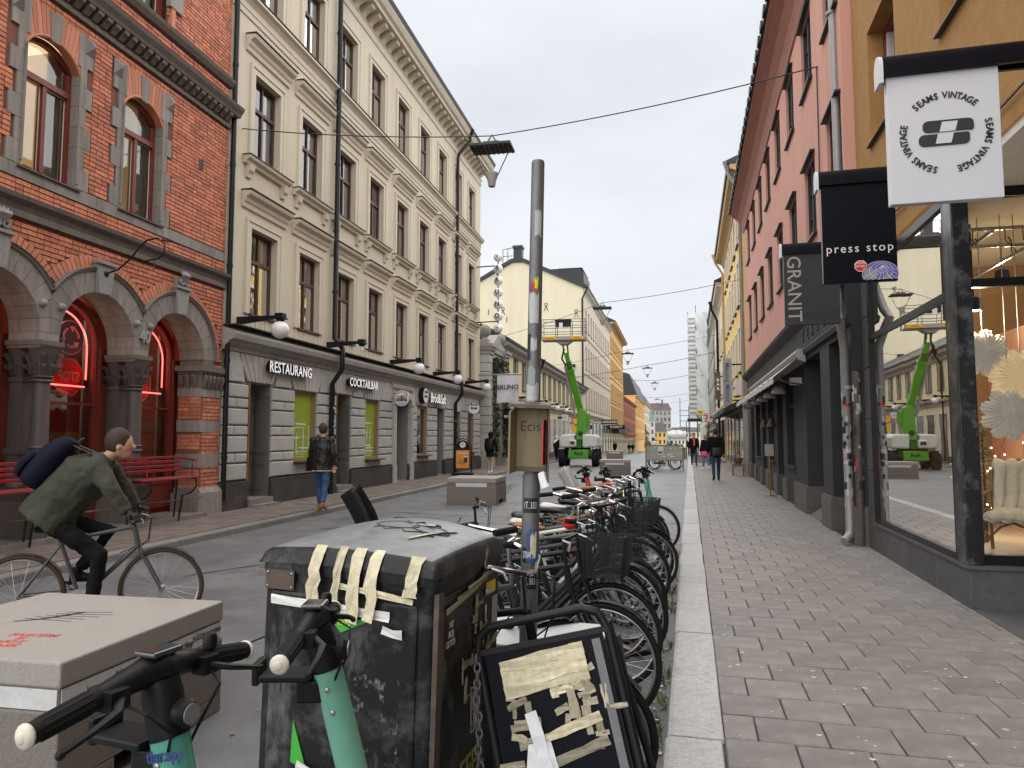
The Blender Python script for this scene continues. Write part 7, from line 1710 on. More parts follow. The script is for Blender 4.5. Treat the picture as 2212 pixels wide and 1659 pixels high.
def patch(z0, z1, a0, a1, r, m, nm='sticker'):
    q = MB(); N = 6; rs = random.Random(int(z0 * 99)); q.add([(r * cos(radians(a0 + (a1 - a0) * j / N)), r * sin(radians(a0 + (a1 - a0) * j / N)), (z0, z1)[s2] + rs.uniform(-.012, .012)) for s2 in (0, 1) for j in range(N + 1)], [(j, j + 1, N + 2 + j, N + 1 + j) for j in range(N)]); return q.build(nm, m, sp)
patch(2.20, 2.34, 225, 310, .0345, 'sticker_white'); patch(2.34, 2.39, 245, 275, .0345, 'signal_red'); patch(2.36, 2.41, 270, 300, .0345, 'yellow_sign'); patch(2.34, 2.38, 235, 250, .0346, 'sign_blue'); patch(2.62, 2.74, 262, 320, .0338, 'sticker_white'); patch(1.80, 1.98, 205, 330, .0362, 'far_glass_pale'); patch(1.83, 1.90, 215, 320, .0364, 'sticker_white'); patch(2.02, 2.14, 215, 250, .0350, 'sticker_black'); patch(2.06, 2.12, 250, 300, .0350, 'sticker_white'); patch(1.06, 1.22, 255, 330, .0432, 'mass_blue'); patch(1.10, 1.20, 280, 320, .0436, 'tape_cream')
bx = thing('sign_box', 'weathered open wooden box with rusty sides fixed on the pole', 'box'); bx.matrix_world = PT @ Matrix.Translation((.004, -.04, -.16)) @ Matrix.Diagonal((1.1, 1.1, 1.1, 1))
q = MB(); q.box(-.065, .065, -.01, .0, 1.52, 1.77); q.build('back_board', 'box_wood', bx, smooth=False)
q = MB(); q.add([(-.07, 0, 1.50), (-.07, 0, 1.78), (-.085, -.09, 1.75), (-.085, -.09, 1.49), (-.062, 0, 1.50), (-.062, 0, 1.78), (-.077, -.09, 1.75), (-.077, -.09, 1.49)], [(0, 1, 2, 3), (4, 5, 6, 7), (0, 3, 7, 4), (1, 2, 6, 5), (2, 3, 7, 6)]); q.build('side', 'box_wood', bx, smooth=False)
q = MB(); q.add([(.07, 0, 1.50), (.07, 0, 1.78), (.09, -.09, 1.74), (.09, -.09, 1.46), (.063, 0, 1.50), (.063, 0, 1.78), (.083, -.09, 1.74), (.083, -.09, 1.46)], [(0, 1, 2, 3), (4, 5, 6, 7), (0, 3, 7, 4), (1, 2, 6, 5), (2, 3, 7, 6)]); q.build('side', 'rust_metal', bx, smooth=False)
q = MB(); q.box(.058, .062, -.085, -.01, 1.53, 1.72); q.build('red_lining', 'signal_red', bx, smooth=False)
q = MB(); q.add([(-.07, 0, 1.775), (.07, 0, 1.775), (.09, -.09, 1.765), (-.088, -.09, 1.77), (-.075, .0, 1.80), (.075, .0, 1.795), (.092, -.09, 1.78), (-.09, -.09, 1.785)], [(0, 1, 2, 3), (4, 5, 6, 7), (2, 3, 7, 6), (0, 3, 7, 4), (1, 2, 6, 5)]); q.build('lid', 'rust_metal', bx, smooth=False)
q = MB(); q.box(-.075, .075, -.02, -.01, 1.50, 1.52); q.build('floor_strip', 'rust_metal', bx, smooth=False)
text('scrawl', 'Ecis', .06, 'ink', bx, face((-.005, -.0105, 1.69), (1, 0, 0)), .0003); ribbon(bx, [(.05, -.06, 1.50), (.062, -.08, 1.475), (.075, -.09, 1.44)], .03, (0, -1, 0), 'paper', 'torn_paper', 5)
# grey utility block behind the pole
t = thing('utility_cabinet', 'low grey cabinet with a scuffed white top behind the pole', 'cabinet', (-.60, 3.70, 0), radians(-8)); q = MB(); q.box(-.30, .34, -.24, .24, 0, .61); q.build('body', 'roof_grey', t, smooth=False, bevel=.01); q = MB(); q.box(-.32, .36, -.26, .26, .61, .65); q.build('top_plate', 'band_white', t, smooth=False, bevel=.006)
# ---------------------------------------------------------------- tipped sandwich sign chained to the bin
AT = R(-.43, 2.47, 0); AT.z = 0
asn = thing('tipped_sandwich_sign', 'tipped black sandwich board with torn yellow tape and tube handle', 'sandwich board')
asn.matrix_world = Matrix.Translation(AT) @ Matrix.Rotation(RZ, 4, 'Z') @ Matrix.Translation((.12, 0, .02)) @ Matrix.Rotation(radians(-14.5), 4, 'Y') @ Matrix.Rotation(radians(-9), 4, 'X')
q = MB(); q.box(-.225, .225, -.012, .012, .10, .92); q.build('board', 'press_navy', asn, smooth=False)
q = MB(); fr = [(-.25, 0, .0), (-.25, 0, .93), (-.235, 0, .985), (-.19, 0, 1.01), (.17, 0, 1.01), (.225, 0, .985), (.25, 0, .92), (.25, 0, .0)]; q.tube(fr, .017, 10); q.build('tube_frame', 'black_metal', asn)
q = MB(); q.box(-.25, .25, -.016, .018, .915, .935); q.build('top_rail', 'black_metal', asn, smooth=False)
q = MB(); q.box(.185, .215, -.018, -.012, .15, .90); q.build('side_rail', 'galvanised', asn, smooth=False)
q = MB(); q.tube([(-.25, 0.02, .95), (-.25, .42, .02)], .015, 8); q.tube([(.25, .02, .95), (.25, .42, .02)], .015, 8); q.build('rear_frame', 'black_metal', asn)
q = MB(); q.box(-.23, .23, .02, .04, .1, .9); o = q.build('rear_board', 'press_navy', asn, smooth=False); o.rotation_euler = (radians(-24), 0, 0); o.location = (0, -.02, .05)
for k in range(4): ribbon(asn, [(-.17 + .08 * j, -.018, .86 - .028 * k + .006 * j) for j in range(5)], .045, (0, -1, 0), 'tape_cream', seed=50 + k)
for k, (z, x0, x1) in enumerate([(.62, -.08, .16), (.54, -.06, .17), (.42, -.10, .15), (.40, -.02, .17)]): ribbon(asn, [(x0 + (x1 - x0) * j / 5, -.018, z + .01 * j - .02) for j in range(6)], .032, (0, -1, 0), 'tape_old' if k % 2 else 'tape_cream', seed=60 + k)
pl = lambda x, z: (x, -.0145, z); strips(asn, 20, .13, .68, .04, .09, pl, (0, -1, 0), 'tape_old', 71); strips(asn, 10, -.13, .62, .03, .12, pl, (0, -1, 0), 'tape_old', 72); strips(asn, 16, .0, .38, .10, .04, pl, (0, -1, 0), 'tape_old', 73); strips(asn, 6, .10, .74, .06, .04, pl, (0, -1, 0), 'tape_cream', 75)
ribbon(asn, [(-.09, -.022, .70), (-.075, -.03, .62), (-.07, -.024, .54), (-.06, -.03, .46)], .045, (0, -1, 0), 'paper', 'torn_paper', 76); ribbon(asn, [(-.13, -.02, .56), (-.08, -.024, .545), (-.03, -.022, .55)], .09, (0, -1, 0), 'paper', 'torn_paper', 77); ribbon(asn, [(-.11, -.02, .42), (-.09, -.03, .5), (-.02, -.03, .46)], .03, (0, -1, 0), 'paper', 'torn_paper', 78)
t = thing('chain', 'grey steel chain hanging from the tipped sign handle', 'chain'); p0 = asn.matrix_world @ Vector((-.245, -.03, .93))
for k in range(22):
    q = MB(); n_ = 10; pts = [(.011 * cos(2 * pi * j / n_) if k % 2 else 0, 0 if k % 2 else .011 * cos(2 * pi * j / n_), .019 * sin(2 * pi * j / n_)) for j in range(n_)]; q.tube(pts, .0042, 5, closed=True); o = q.build('link', 'galvanised', t); o.location = (p0.x + .004 * sin(k) + k * .0012, p0.y - .012, p0.z - .02 - k * .029)
# ---------------------------------------------------------------- burger board on the left pavement
t = thing('burger_board', 'rounded black sandwich board with an orange burger poster', 'sandwich board', (-7.42, 27.9, .12), radians(4))
q = MB(); q.box(-.42, .42, -.25, .25, 0, .10); q.build('foot', 'black', t, smooth=False, bevel=.02)
arc = [(-.36, 0, .1), (-.36, 0, 1.05)] + [(.36 * -cos(a), 0, 1.05 + .42 * sin(a)) for a in [pi * j / 12 for j in range(1, 12)]] + [(.36, 0, 1.05), (.36, 0, .1)]
q = MB(); q.tube(arc, .022, 8); q.build('frame', 'black_metal', t)
q = MB(); q.prism([(-.31, .25), (.31, .25), (.31, 1.05)] + [(.31 * cos(a), 1.05 + .35 * sin(a)) for a in [pi * j / 12 for j in range(13)]], -.02, .02, 'y'); q.build('panel', 'black', t, smooth=False)
q = MB(); q.box(-.27, .27, -.026, -.021, .28, 1.0); q.build('poster', 'burger_orange', t, smooth=False)
q = MB(); q.lathe([(.12, -.026), (.12, -.022)], (0, 0, 1.22), 18, 'y'); q.build('badge', 'white', t); text('badge_lettering', 'Bröd\n&Salt', .06, 'ink', t, face((0, -.028, 1.24), (1, 0, 0)), .001); text('lettering', 'morgon', .13, 'off_white', t, face((0, -.028, .90), (1, 0, 0)), .001, .004)
for nm, m_, poly in [('bun', 'burger_bun', [(-.2, .55), (.06, .50), (.05, .58), (-.03, .63), (-.12, .64), (-.19, .6)]), ('filling', 'burger_leaf', [(-.22, .50), (.1, .44), (.08, .50), (-.2, .55)]), ('bun', 'burger_bun', [(-.18, .45), (.06, .40), (.08, .44), (-.2, .50)]), ('cup', 'cup_navy', [(.06, .50), (.18, .50), (.20, .72), (.04, .72)]), ('cup_lid', 'white', [(.03, .72), (.21, .72), (.19, .76), (.05, .76)])]:
    q = MB(); q.prism(poly, -.03 if nm != 'cup' else -.0292, -.027, 'y'); q.build(nm, m_, t, smooth=False)
# ---------------------------------------------------------------- bicycles
q = MB(); q.torus((0, 0, 0), .322, .019, 'y', 40, 8); TYRE = q.mesh('tyre', 'rubber'); q = MB(); q.torus((0, 0, 0), .322, .02, 'y', 40, 8); TYRE_B = q.mesh('tyre', 'tyre_brown')
q = MB(); q.torus((0, 0, 0), .30, .010, 'y', 40, 6); q.lathe([(.018, -.045), (.028, -.03), (.018, 0), (.028, .03), (.018, .045)], n=10, axis='y')
for j in range(28): a = 2 * pi * j / 28; e = .5 * (1 if j % 4 < 2 else -1); q.tube([(.026 * cos(a + e), .03 * (1 if j % 2 else -1), .026 * sin(a + e)), (.298 * cos(a), 0, .298 * sin(a))], .0014, 3)
WHEEL = q.mesh('wheel', 'steel')
def basket_mesh(w, d, h, nw, nh, r):
    q = MB()
    for s_ in range(nh + 1):
        k = .8 + .2 * s_ / nh; z = h * s_ / nh; q.tube([(d / 2 * k, w / 2 * k, z), (-d / 2 * k, w / 2 * k, z), (-d / 2 * k, -w / 2 * k, z), (d / 2 * k, -w / 2 * k, z)], r * (2 if s_ == nh else 1), 4, closed=True)
    for j in range(nw):
        f = -1 + 2 * j / (nw - 1)
        for s_ in (-1, 1): q.tube([(f * d / 2 * .8, s_ * w / 2 * .8, 0), (f * d / 2, s_ * w / 2, h)], r, 3); q.tube([(s_ * d / 2 * .8, f * w / 2 * .8, 0), (s_ * d / 2, f * w / 2, h)], r, 3)
        q.tube([(f * d / 2 * .8, -w / 2 * .8, 0), (f * d / 2 * .8, w / 2 * .8, 0)], r, 3)
    return q.mesh('basket', 'basket_black')
BASKET = basket_mesh(.36, .28, .25, 15, 8, .0022); BASKET_F = basket_mesh(.37, .30, .27, 34, 22, .0018)
def bike(loc, rz, fm, lab, lean=.0, steer=.0, saddle='black', bar='flat', basket=None, rack=True, fender=True, tyre=None, step=False, seat=None, grip='rubber', cat='bicycle', group='bicycles parked along the kerb', seath=.93, barh=1.05, name='bicycle', guard=True):
    t = thing(name, lab, cat, loc, rot=(lean, 0, rz), group=group)
    ra, fa, bb_ = Vector((-.53, 0, .34)), Vector((.53, 0, .34)), Vector((-.09, 0, .29)); st = Vector((-.25, 0, .78)); hd, hu = Vector((.335, 0, .72)), Vector((.30, 0, .88))
    wh = obj('wheel', WHEEL, t, ra); obj('tyre', tyre or TYRE, wh)
    S_ = Matrix.Translation((.32, 0, .8)) @ Matrix.Rotation(steer, 4, Vector((-.28, 0, 1))) @ Matrix.Translation((-.32, 0, -.8))
    f_ = obj('front_assembly', None, t, mtx=S_) if False else None
    w2 = obj('wheel', WHEEL, t, mtx=S_ @ Matrix.Translation(fa) @ Matrix.Rotation(.3, 4, 'Y')); obj('tyre', tyre or TYRE, w2)
    q = MB()
    if step: q.tube([hd, (.15, 0, .45), bb_], .02, 8); q.tube([hd + Vector((-.01, 0, .05)), (.1, 0, .56), (-.17, 0, .52)], .016, 8)
    else: q.tube([hd, bb_], .02, 8); q.tube([hu, st], .017, 8)
    q.tube([bb_, st, st + Vector((-.01, 0, .03))], .017, 8); q.tube([hd, hu], .022, 8)
    for s_ in (-1, 1): q.tube([bb_, ra + Vector((0, s_ * .06, 0))], .011, 6); q.tube([st + Vector((0, 0, -.04)), ra + Vector((0, s_ * .06, 0))], .009, 6)
    q.build('frame', fm, t)
    q = MB(S_); q.tube([hu, hd, hd + Vector((.02, 0, -.05))], .015, 8)
    for s_ in (-1, 1): q.tube([hd + Vector((.015, s_ * .04, -.04)), (.47, s_ * .05, .45), fa + Vector((0, s_ * .05, 0))], .012, 7)
    q.build('fork', fm, t)
    q = MB(); q.tube([st, (-.30, 0, seath - .03)], .013, 8); q.build('seat_post', 'chrome', t)
    sx = -.32
    q = MB(); q.tube([(sx - .13, 0, seath), (sx - .10, 0, seath + .005), (sx - .03, 0, seath), (sx + .06, 0, seath - .008), (sx + .14, 0, seath - .012)], [(.02, .012), (.085, .03), (.075, .03), (.03, .022), (.016, .012)], 12); q.build('saddle', saddle, t)
    q = MB(S_); q.tube([hu, (.29, 0, barh - .02)], .012, 8); q.tube([(.29, 0, barh - .02), (.33, 0, barh)], .014, 8)
    if bar == 'flat': pts = [(.30, -.30, barh + .01), (.33, -.12, barh), (.335, 0, barh), (.33, .12, barh), (.30, .30, barh + .01)]
    elif bar == 'swept': pts = [(.07, -.29, barh + .06), (.20, -.28, barh + .07), (.33, -.18, barh + .03), (.34, 0, barh), (.33, .18, barh + .03), (.20, .28, barh + .07), (.07, .29, barh + .06)]
    else: pts = [(.30, -.21, barh - .14), (.40, -.21, barh - .12), (.43, -.21, barh - .02), (.34, -.21, barh + .01), (.335, 0, barh), (.34, .21, barh + .01), (.43, .21, barh - .02), (.40, .21, barh - .12), (.30, .21, barh - .14)]
    q.tube(pts, .0115, 8); q.build('handlebar', 'chrome' if bar != 'flat' else 'black_metal', t)
    for s_, i0 in ((0, -1), (1, 1)):
        p0, p1 = (Vector(pts[0]), Vector(pts[1])) if s_ == 0 else (Vector(pts[-1]), Vector(pts[-2])); q = MB(S_); q.tube([p0 - (p1 - p0) * .05, p0 + (p1 - p0).normalized() * .12], .0175, 10); q.build('grip', grip, t)
        m_ = p0 + (p1 - p0).normalized() * .13; q = MB(S_); q.tube([m_, m_ + Vector((.06, .0, -.02)), m_ + Vector((.075, (p0 - p1).normalized().y * .08, -.05))], .007, 6); q.build('brake_lever', 'steel', t)
    q = MB(S_); q.tube([(.32, .1, barh), (.42, .06, barh - .04), (.41, .02, barh - .2), (.36, 0, .7)], .004, 5); q.tube([(.32, -.1, barh), (.44, -.05, barh - .02), (.42, -.02, barh - .22), (.2, -.01, .66)], .004, 5); q.build('cable', 'black', t)
    q = MB(); q.lathe([(.095, -.052), (.095, -.048)], bb_, 20, 'y'); q.tube([bb_ + Vector((0, -.06, 0)), bb_ + Vector((.12, -.065, -.12))], .01, 6); q.tube([bb_ + Vector((0, .06, 0)), bb_ + Vector((-.12, .065, .12))], .01, 6); q.build('crank', 'steel', t)
    for s_ in (-1, 1): c = bb_ + Vector((-.12 * s_, s_ * .11, .12 * s_)); q = MB(); q.box(c.x - .045, c.x + .045, c.y - .04, c.y + .04, c.z - .011, c.z + .011); q.build('pedal', 'black', t, smooth=False)
    q = MB()
    if guard: q.box(-.5, .0, -.055, -.04, .30, .37)
    else: q.tube([(-.53, -.048, .365), (-.09, -.048, .385)], .004, 4); q.tube([(-.53, -.048, .315), (-.09, -.048, .195)], .004, 4)
    q.build('chain_guard', 'black_metal', t, smooth=False)
    if fender:
        q = MB(); q.tube([ra + Vector((.352 * cos(a), 0, .352 * sin(a))) for a in [radians(30 + 15 * j) for j in range(11)]], [(.028, .003)] * 11, 6); q.build('fender', 'black_metal', t)
        q = MB(S_); q.tube([fa + Vector((.352 * cos(a), 0, .352 * sin(a))) for a in [radians(40 + 13 * j) for j in range(9)]], [(.028, .003)] * 9, 6); q.build('fender', 'black_metal', t)
    if rack:
        q = MB()
        for y in (-.06, -.02, .02, .06): q.tube([(-.30, y, .73), (-.78, y, .73)], .005, 5)
        q.tube([(-.30, -.06, .73), (-.30, .06, .73)], .006, 5); q.tube([(-.78, -.06, .73), (-.78, .06, .73)], .006, 5)
        for s_ in (-1, 1): q.tube([(-.62, s_ * .06, .73), (-.53, s_ * .07, .35)], .006, 5)
        q.build('rack', 'steel' if rack == 'steel' else 'black_metal', t)
    if basket:
        b_ = obj('basket', basket, t, mtx=S_ @ Matrix.Translation((.50, 0, .72))); q = MB(S_); q.tube([(.36, .1, .86), (.34, .1, barh - .03)], .006, 5); q.tube([(.36, -.1, .86), (.34, -.1, barh - .03)], .006, 5); q.build('basket_bracket', 'black_metal', t)
    if seat: child_seat(t, seat)
    q = MB(); q.tube([(-.12, .07, .28), (-.2, .16, .0)], .008, 5); q.build('kickstand', 'steel', t)
    return t
def child_seat(t, m):
    c = thing('child_seat', None, None); c.parent = t; c.location = (-.56, 0, .74)
    q = MB(); q.grid(lambda u, v: (.16 - .34 * min(1, v * 2) - .18 * max(0, v * 2 - 1) + .14 * (2 * u - 1) ** 2, (u - .5) * (.34 - .08 * max(0, v * 2 - 1)), .02 + .10 * (2 * u - 1) ** 2 + (.36 * (max(0, v * 2 - 1)) ** .8)), 14, 16); o = q.build('shell', m, c); o.modifiers.new('s', 'SOLIDIFY').thickness = .018
    for s_ in (-1, 1): q = MB(); q.tube([(.14, s_ * .15, .05), (.26, s_ * .16, -.15), (.28, s_ * .16, -.35)], [(.05, .012), (.05, .012), (.06, .012)], 8); q.build('leg_guard', m, c)
    q = MB(); q.box(-.1, .16, -.10, .10, .035, .06); q.build('cushion', 'dark_grey', c, smooth=False, bevel=.02)
def rb(lat, al, dr, fm, lab, **k): return bike(R(lat, al, 0), RZ + radians(dr), fm, lab, **k)
rb(-1.02, 3.22, -3, 'black_metal', 'nearest parked bicycle, its front wheel beside the tipped sign', lean=.05, rack='steel', bar='swept', steer=.1, grip='rubber')
rb(-1.04, 4.25, 1, 'black_metal', 'dark bicycle behind the grey cabinet with thick black tyres', lean=-.06, rack=True, bar='flat', steer=-.15)
rb(-1.06, 4.85, -2, 'black_metal', 'black bicycle with fine mesh front basket nearest the pole', lean=-.07, basket=BASKET_F, bar='flat', steer=-.05, barh=1.08)
rb(-1.10, 5.35, 2, 'dark_grey', 'grey bicycle with chrome swept bars and black grips', lean=.08, bar='swept', steer=.5, barh=1.16, saddle='saddle_cream')
rb(-1.06, 5.9, -3, 'bike_grey', 'grey sports bicycle with a cream saddle beyond the pole', lean=-.05, bar='flat', rack=False, saddle='saddle_cream', steer=.2, fender=False, guard=False)
rb(-1.12, 6.4, 1, 'off_white', 'white framed bicycle in the middle of the parked row', lean=.06, bar='drop', rack=False, steer=-.3, saddle='black', fender=False, guard=False)
rb(-1.06, 6.95, -2, 'black_metal', 'black bicycle with wire basket and brown grips', lean=-.04, basket=BASKET, bar='swept', grip='saddle_tan', saddle='black', barh=1.1)
rb(-1.10, 7.5, 3, 'rust_red', 'dark red bicycle with a white saddle in the row', lean=.05, bar='flat', saddle='off_white', steer=.35)
rb(-1.04, 8.1, -1, 'black_metal', 'step-through black bicycle with wire basket far in the row', lean=-.06, basket=BASKET, step=True, bar='swept', steer=-.2, barh=1.12)
rb(-1.12, 8.7, 2, 'tier_teal', 'mint framed bicycle with a tan leather saddle', lean=.04, bar='swept', saddle='saddle_tan', grip='saddle_tan', step=True)
rb(-1.16, 9.35, -3, 'dark_grey', 'dark bicycle with swept bars near the red scooters', lean=-.05, bar='swept', barh=1.05, steer=.25)
rb(-1.02, 10.5, -2, 'black_metal', 'last bicycle of the row carrying a pale child seat', lean=-.04, bar='flat', seat='seat_grey', steer=.1)
for k, (la, al, dr, fm, bar, sd, bk, ln, st_) in enumerate([(-1.22, 3.75, 4, 'dark_grey', 'swept', 'black', None, .12, .7), (-.98, 5.62, -5, 'black_metal', 'flat', 'saddle_tan', BASKET, -.10, -.5), (-1.2, 6.7, 5, 'bike_grey', 'swept', 'black', None, .13, .6), (-1.0, 7.8, -4, 'black_metal', 'flat', 'black', BASKET_F, -.12, .3), (-1.18, 9.05, 4, 'steel', 'drop', 'saddle_cream', None, .1, -.5), (-1.12, 9.7, -6, 'black_metal', 'flat', 'saddle_tan', None, -.08, .5)]):
    rb(la, al, dr, fm, ['bicycle with wide swept bars wedged behind the first parked one', 'black basket bicycle with tan saddle wedged mid row', 'grey bicycle leaning hard with turned bars mid row', 'black bicycle with fine mesh basket leaning left mid row', 'bare steel racing bicycle with dropped bars in the row', 'black bicycle with tan saddle before the red scooters'][k], bar=bar, saddle=sd, basket=bk, lean=ln, steer=st_, barh=1.12)
bike((-1.86, 6.3, 0), radians(12), 'black_metal', 'bicycle hidden behind the litter bin with a black child seat', lean=.05, seat='black', bar='flat', seath=.90)
q = MB(); q.sphere((0, 0, 0), .045, 14, 10, (1.2, 1, 1)); t = thing('red_bell', 'shiny red spotted bicycle bell on the grey handlebar', 'bell', R(-.86, 5.2, 1.02)); q.build('dome', 'signal_red', t); q = MB(); q.tube([(0, 0, 0), (.06, 0, .0)], .012, 6); q.build('clamp', 'black', t)
# ---------------------------------------------------------------- people
def hand(mb, wr, dr, up, curl=.5, s=1.0):
    """Palm with four unequal bent fingers and a side thumb, from the wrist along dr."""
    d = Vector(dr).normalized(); n = Vector(up); n = (n - d * n.dot(d)).normalized(); sd = d.cross(n)
    w = Vector(wr); mb.tube([w - d * .02, w + d * .04 * s, w + d * .085 * s], [(.024 * s, .017 * s), (.036 * s, .017 * s), (.038 * s, .014 * s)], 8)
    for j, ln in enumerate((.070, .080, .074, .058)):
        b = w + d * .085 * s + sd * (.028 - .019 * j) * s; k1 = (d * cos(curl) - n * sin(curl)); k2 = (d * cos(curl * 2.2) - n * sin(curl * 2.2))
        mb.tube([b - d * .01, b + k1 * ln * .5 * s, b + k1 * ln * .5 * s + k2 * ln * .5 * s], [.0095 * s, .009 * s, .007 * s], 6)
    b = w + d * .03 * s + sd * .034 * s; k1 = (d * .6 + sd * .8).normalized(); mb.tube([b - sd * .012, b + k1 * .035 * s, b + k1 * .035 * s + (d * .9 - n * curl).normalized() * .03 * s], [.013 * s, .011 * s, .008 * s], 6)
FOLD = bpy.data.textures.new('folds', 'CLOUDS'); FOLD.noise_scale = .14; FOLD.noise_depth = 2
def remesh(o, v, sm=4):
    m = o.modifiers.new('skin', 'REMESH'); m.mode = 'VOXEL'; m.voxel_size = v; m.use_smooth_shade = True
    if sm: s_ = o.modifiers.new('smooth', 'SMOOTH'); s_.iterations = sm; s_.factor = .5
    if o.name[:4] in ('coat', 'trou') and v < .02: f_ = o.modifiers.new('folds', 'DISPLACE'); f_.texture = FOLD; f_.strength = .05; f_.mid_level = .5; f_.texture_coords = 'LOCAL'
def person(lab, loc, rz, coat, trousers, shoes, J=None, h=1.75, vox=.016, hem=.80, hat=None, hair='hair', bag=None, stride=.25, arms=(.15, -.1), coat_w=1.0, group='people on foot', scarf=None, top2=None, bulk=1.0, face_=False, lower=None, fist=None, lean=0.0, hood=False):
    t = thing('person', lab, 'person', loc, rz, group=group); k = h / 1.75
    V = lambda x, y, z: Vector((x * k, y * k, z * k))
    D = dict(pel=V(0, 0, .95), wai=V(.0, 0, 1.08), che=V(.02 + lean, 0, 1.30), sho=V(.0 + lean, 0, 1.43), nec=V(.02 + lean, 0, 1.50), hea=V(.05 + lean, 0, 1.62))
    for s_, n in ((1, 'l'), (-1, 'r')):
        D['sh' + n] = V(lean, s_ * .185, 1.42); a = arms[0 if s_ > 0 else 1]; D['el' + n] = D['sh' + n] + V(a * .28 - .02, s_ * .06, -.28); D['wr' + n] = D['el' + n] + V(a * .3 + .06, s_ * -.0, -.235)
        g_ = s_ * stride; D['hi' + n] = V(0, s_ * .09, .92); D['kn' + n] = V(g_ * .55 + .03, s_ * .095, .50); D['an' + n] = V(g_ * 1.05 - (.04 if g_ < 0 else 0), s_ * .095, .09 + (.05 if g_ < 0 else 0)); D['to' + n] = D['an' + n] + V(.17, s_ * .015, -.05 - (.04 if g_ < 0 else 0))
    if J: D.update(J)
    b = MB(); b.tube([D['pel'], D['wai'], D['che'], D['sho'], D['nec'], D['hea']], [.08, .08, .09, .06, .052 * k, .05], 10)
    hc = D['hea']; b.sphere(hc + Vector((0, 0, .02 * k)), .1 * k, 14, 10, (.98, .78, 1.18)); b.sphere(hc + Vector((.03, 0, -.05)) * k, .06 * k, 10, 8, (1, .8, 1))
    b.tube([hc + Vector((.09, 0, .02)) * k, hc + Vector((.115, 0, -.015)) * k, hc + Vector((.095, 0, -.02)) * k], [.012, .017, .01], 6)
    for s_ in (-1, 1): b.sphere(hc + Vector((-.005, s_ * .08, .0)) * k, .022 * k, 8, 6, (1, .4, 1.3))
    for n in 'lr':
        b.tube([D['sho'], D['sh' + n], D['el' + n], D['wr' + n]], [.05, .045, .035, .027], 8); b.tube([D['pel'], D['hi' + n], D['kn' + n], D['an' + n]], [.07, .07, .05, .03], 8)
        dr = (D['wr' + n] - D['el' + n]); f_ = fist[n] if fist else dr
        hand(b, D['wr' + n], f_, (1, 0, .3) if not fist else (0, 0, 1), 1.1 if fist else .45, k)
    o = b.build('body', 'skin', t); remesh(o, vox * .75, 2)
    if face_:
        for s_ in (-1, 1): q = MB(); q.sphere(hc + Vector((.088, s_ * .032, .03)) * k, .011, 8, 6); q.build('eye', 'ink', t)
        q = MB(); q.sphere(hc + Vector((.095, 0, -.055)) * k, .02, 8, 6, (.5, 1, .3)); q.build('mouth', 'pink_eave', t)
    W = coat_w
    c = MB(); dn = (D['pel'] - D['che']).normalized(); hemp = D['pel'] + dn * (D['pel'].z - hem * k if not J else .06)
    c.tube([hemp, D['pel'], D['wai'], D['che'], D['sho'], D['sho'].lerp(D['nec'], .7)], [(.185 * W, .135 * W * bulk), (.18 * W, .135 * W * bulk), (.165 * W, .125 * W * bulk), (.19 * W, .135 * W * bulk), (.165 * W, .10 * W), (.075, .07)], 16)
    for n in 'lr': c.sphere(D['sh' + n], .075 * W, 10, 8); c.tube([D['sho'].lerp(D['sh' + n], .4), D['sh' + n], D['el' + n], D['wr' + n] + (D['el' + n] - D['wr' + n]).normalized() * .01], [.085 * W, .072 * W, .058 * W, .043 * W], 10)
    o = c.build('coat', coat, t); remesh(o, vox)
    for n in 'lr': pass
    c = MB()
    for n in 'lr': c.tube([D['pel'] + Vector((0, 0, .05)), D['hi' + n], D['kn' + n], D['an' + n].lerp(D['kn' + n], .12)], [.115, .098, .07, .056], 10)
    c.tube([D['pel'] + (D['wai'] - D['pel']) * .6, D['pel'] + Vector((0, 0, -.04))], [(.15, .115), (.155, .12)], 12); o = c.build('trousers', trousers, t); remesh(o, vox)
    for n in 'lr':
        fw = (D['to' + n] - D['an' + n]); q = MB(); a_, e_ = D['an' + n], D['to' + n]; bk = a_ - fw * .35 + Vector((0, 0, -.045 * k))
        q.tube([bk, a_ + Vector((0, 0, -.03)) * k, e_ + (fw * .12)], [(.036, .04), (.042, .05), (.035, .026)], 10); q.tube([a_ + Vector((0, 0, .05)), a_ + Vector((0, 0, -.03))], .047, 8); o = q.build('shoe', shoes, t); remesh(o, .012, 2)
    q = MB()
    if hat == 'hood': q.sphere(hc + Vector((-.02, 0, .02)) * k, .125 * k, 14, 10, (1, .92, 1.2)); q.tube([D['sho'], hc], [.1, .09], 10); o = q.build('hood', coat, t); remesh(o, vox)
    elif hat == 'beanie': q.lathe([(.112 * k, -.0), (.115 * k, .05), (.09 * k, .115), (.03 * k, .14)], hc + Vector((0, 0, .03)), 14); q.sphere(hc + Vector((0, 0, .185)), .03, 8, 6); q.build('hat', 'cloth_black', t)
    elif hat == 'wrap': q.sphere(hc + Vector((-.015, 0, .02)), .125 * k, 14, 10, (1, .9, 1.15)); q.tube([hc + Vector((-.02, 0, -.1)), D['sho'] + Vector((-.03, 0, -.05)), D['sho'] + Vector((.16, -.18, -.16))], [.11, .17, .08], 10); o = q.build('scarf', 'scarf', t); remesh(o, vox)
    else: q.sphere(hc + Vector((-.022, 0, .045)) * k, .108 * k, 14, 10, (1, .84, 1.12)); o = q.build('hair', hair, t)
    if hat is None and hair == 'hair_fair': q = MB(); q.tube([hc + Vector((-.07, 0, .06)), hc + Vector((-.1, 0, -.05)), hc + Vector((-.1, 0, -.16))], [(.07, .04), (.075, .045), (.05, .03)], 10); q.build('hair', hair, t)
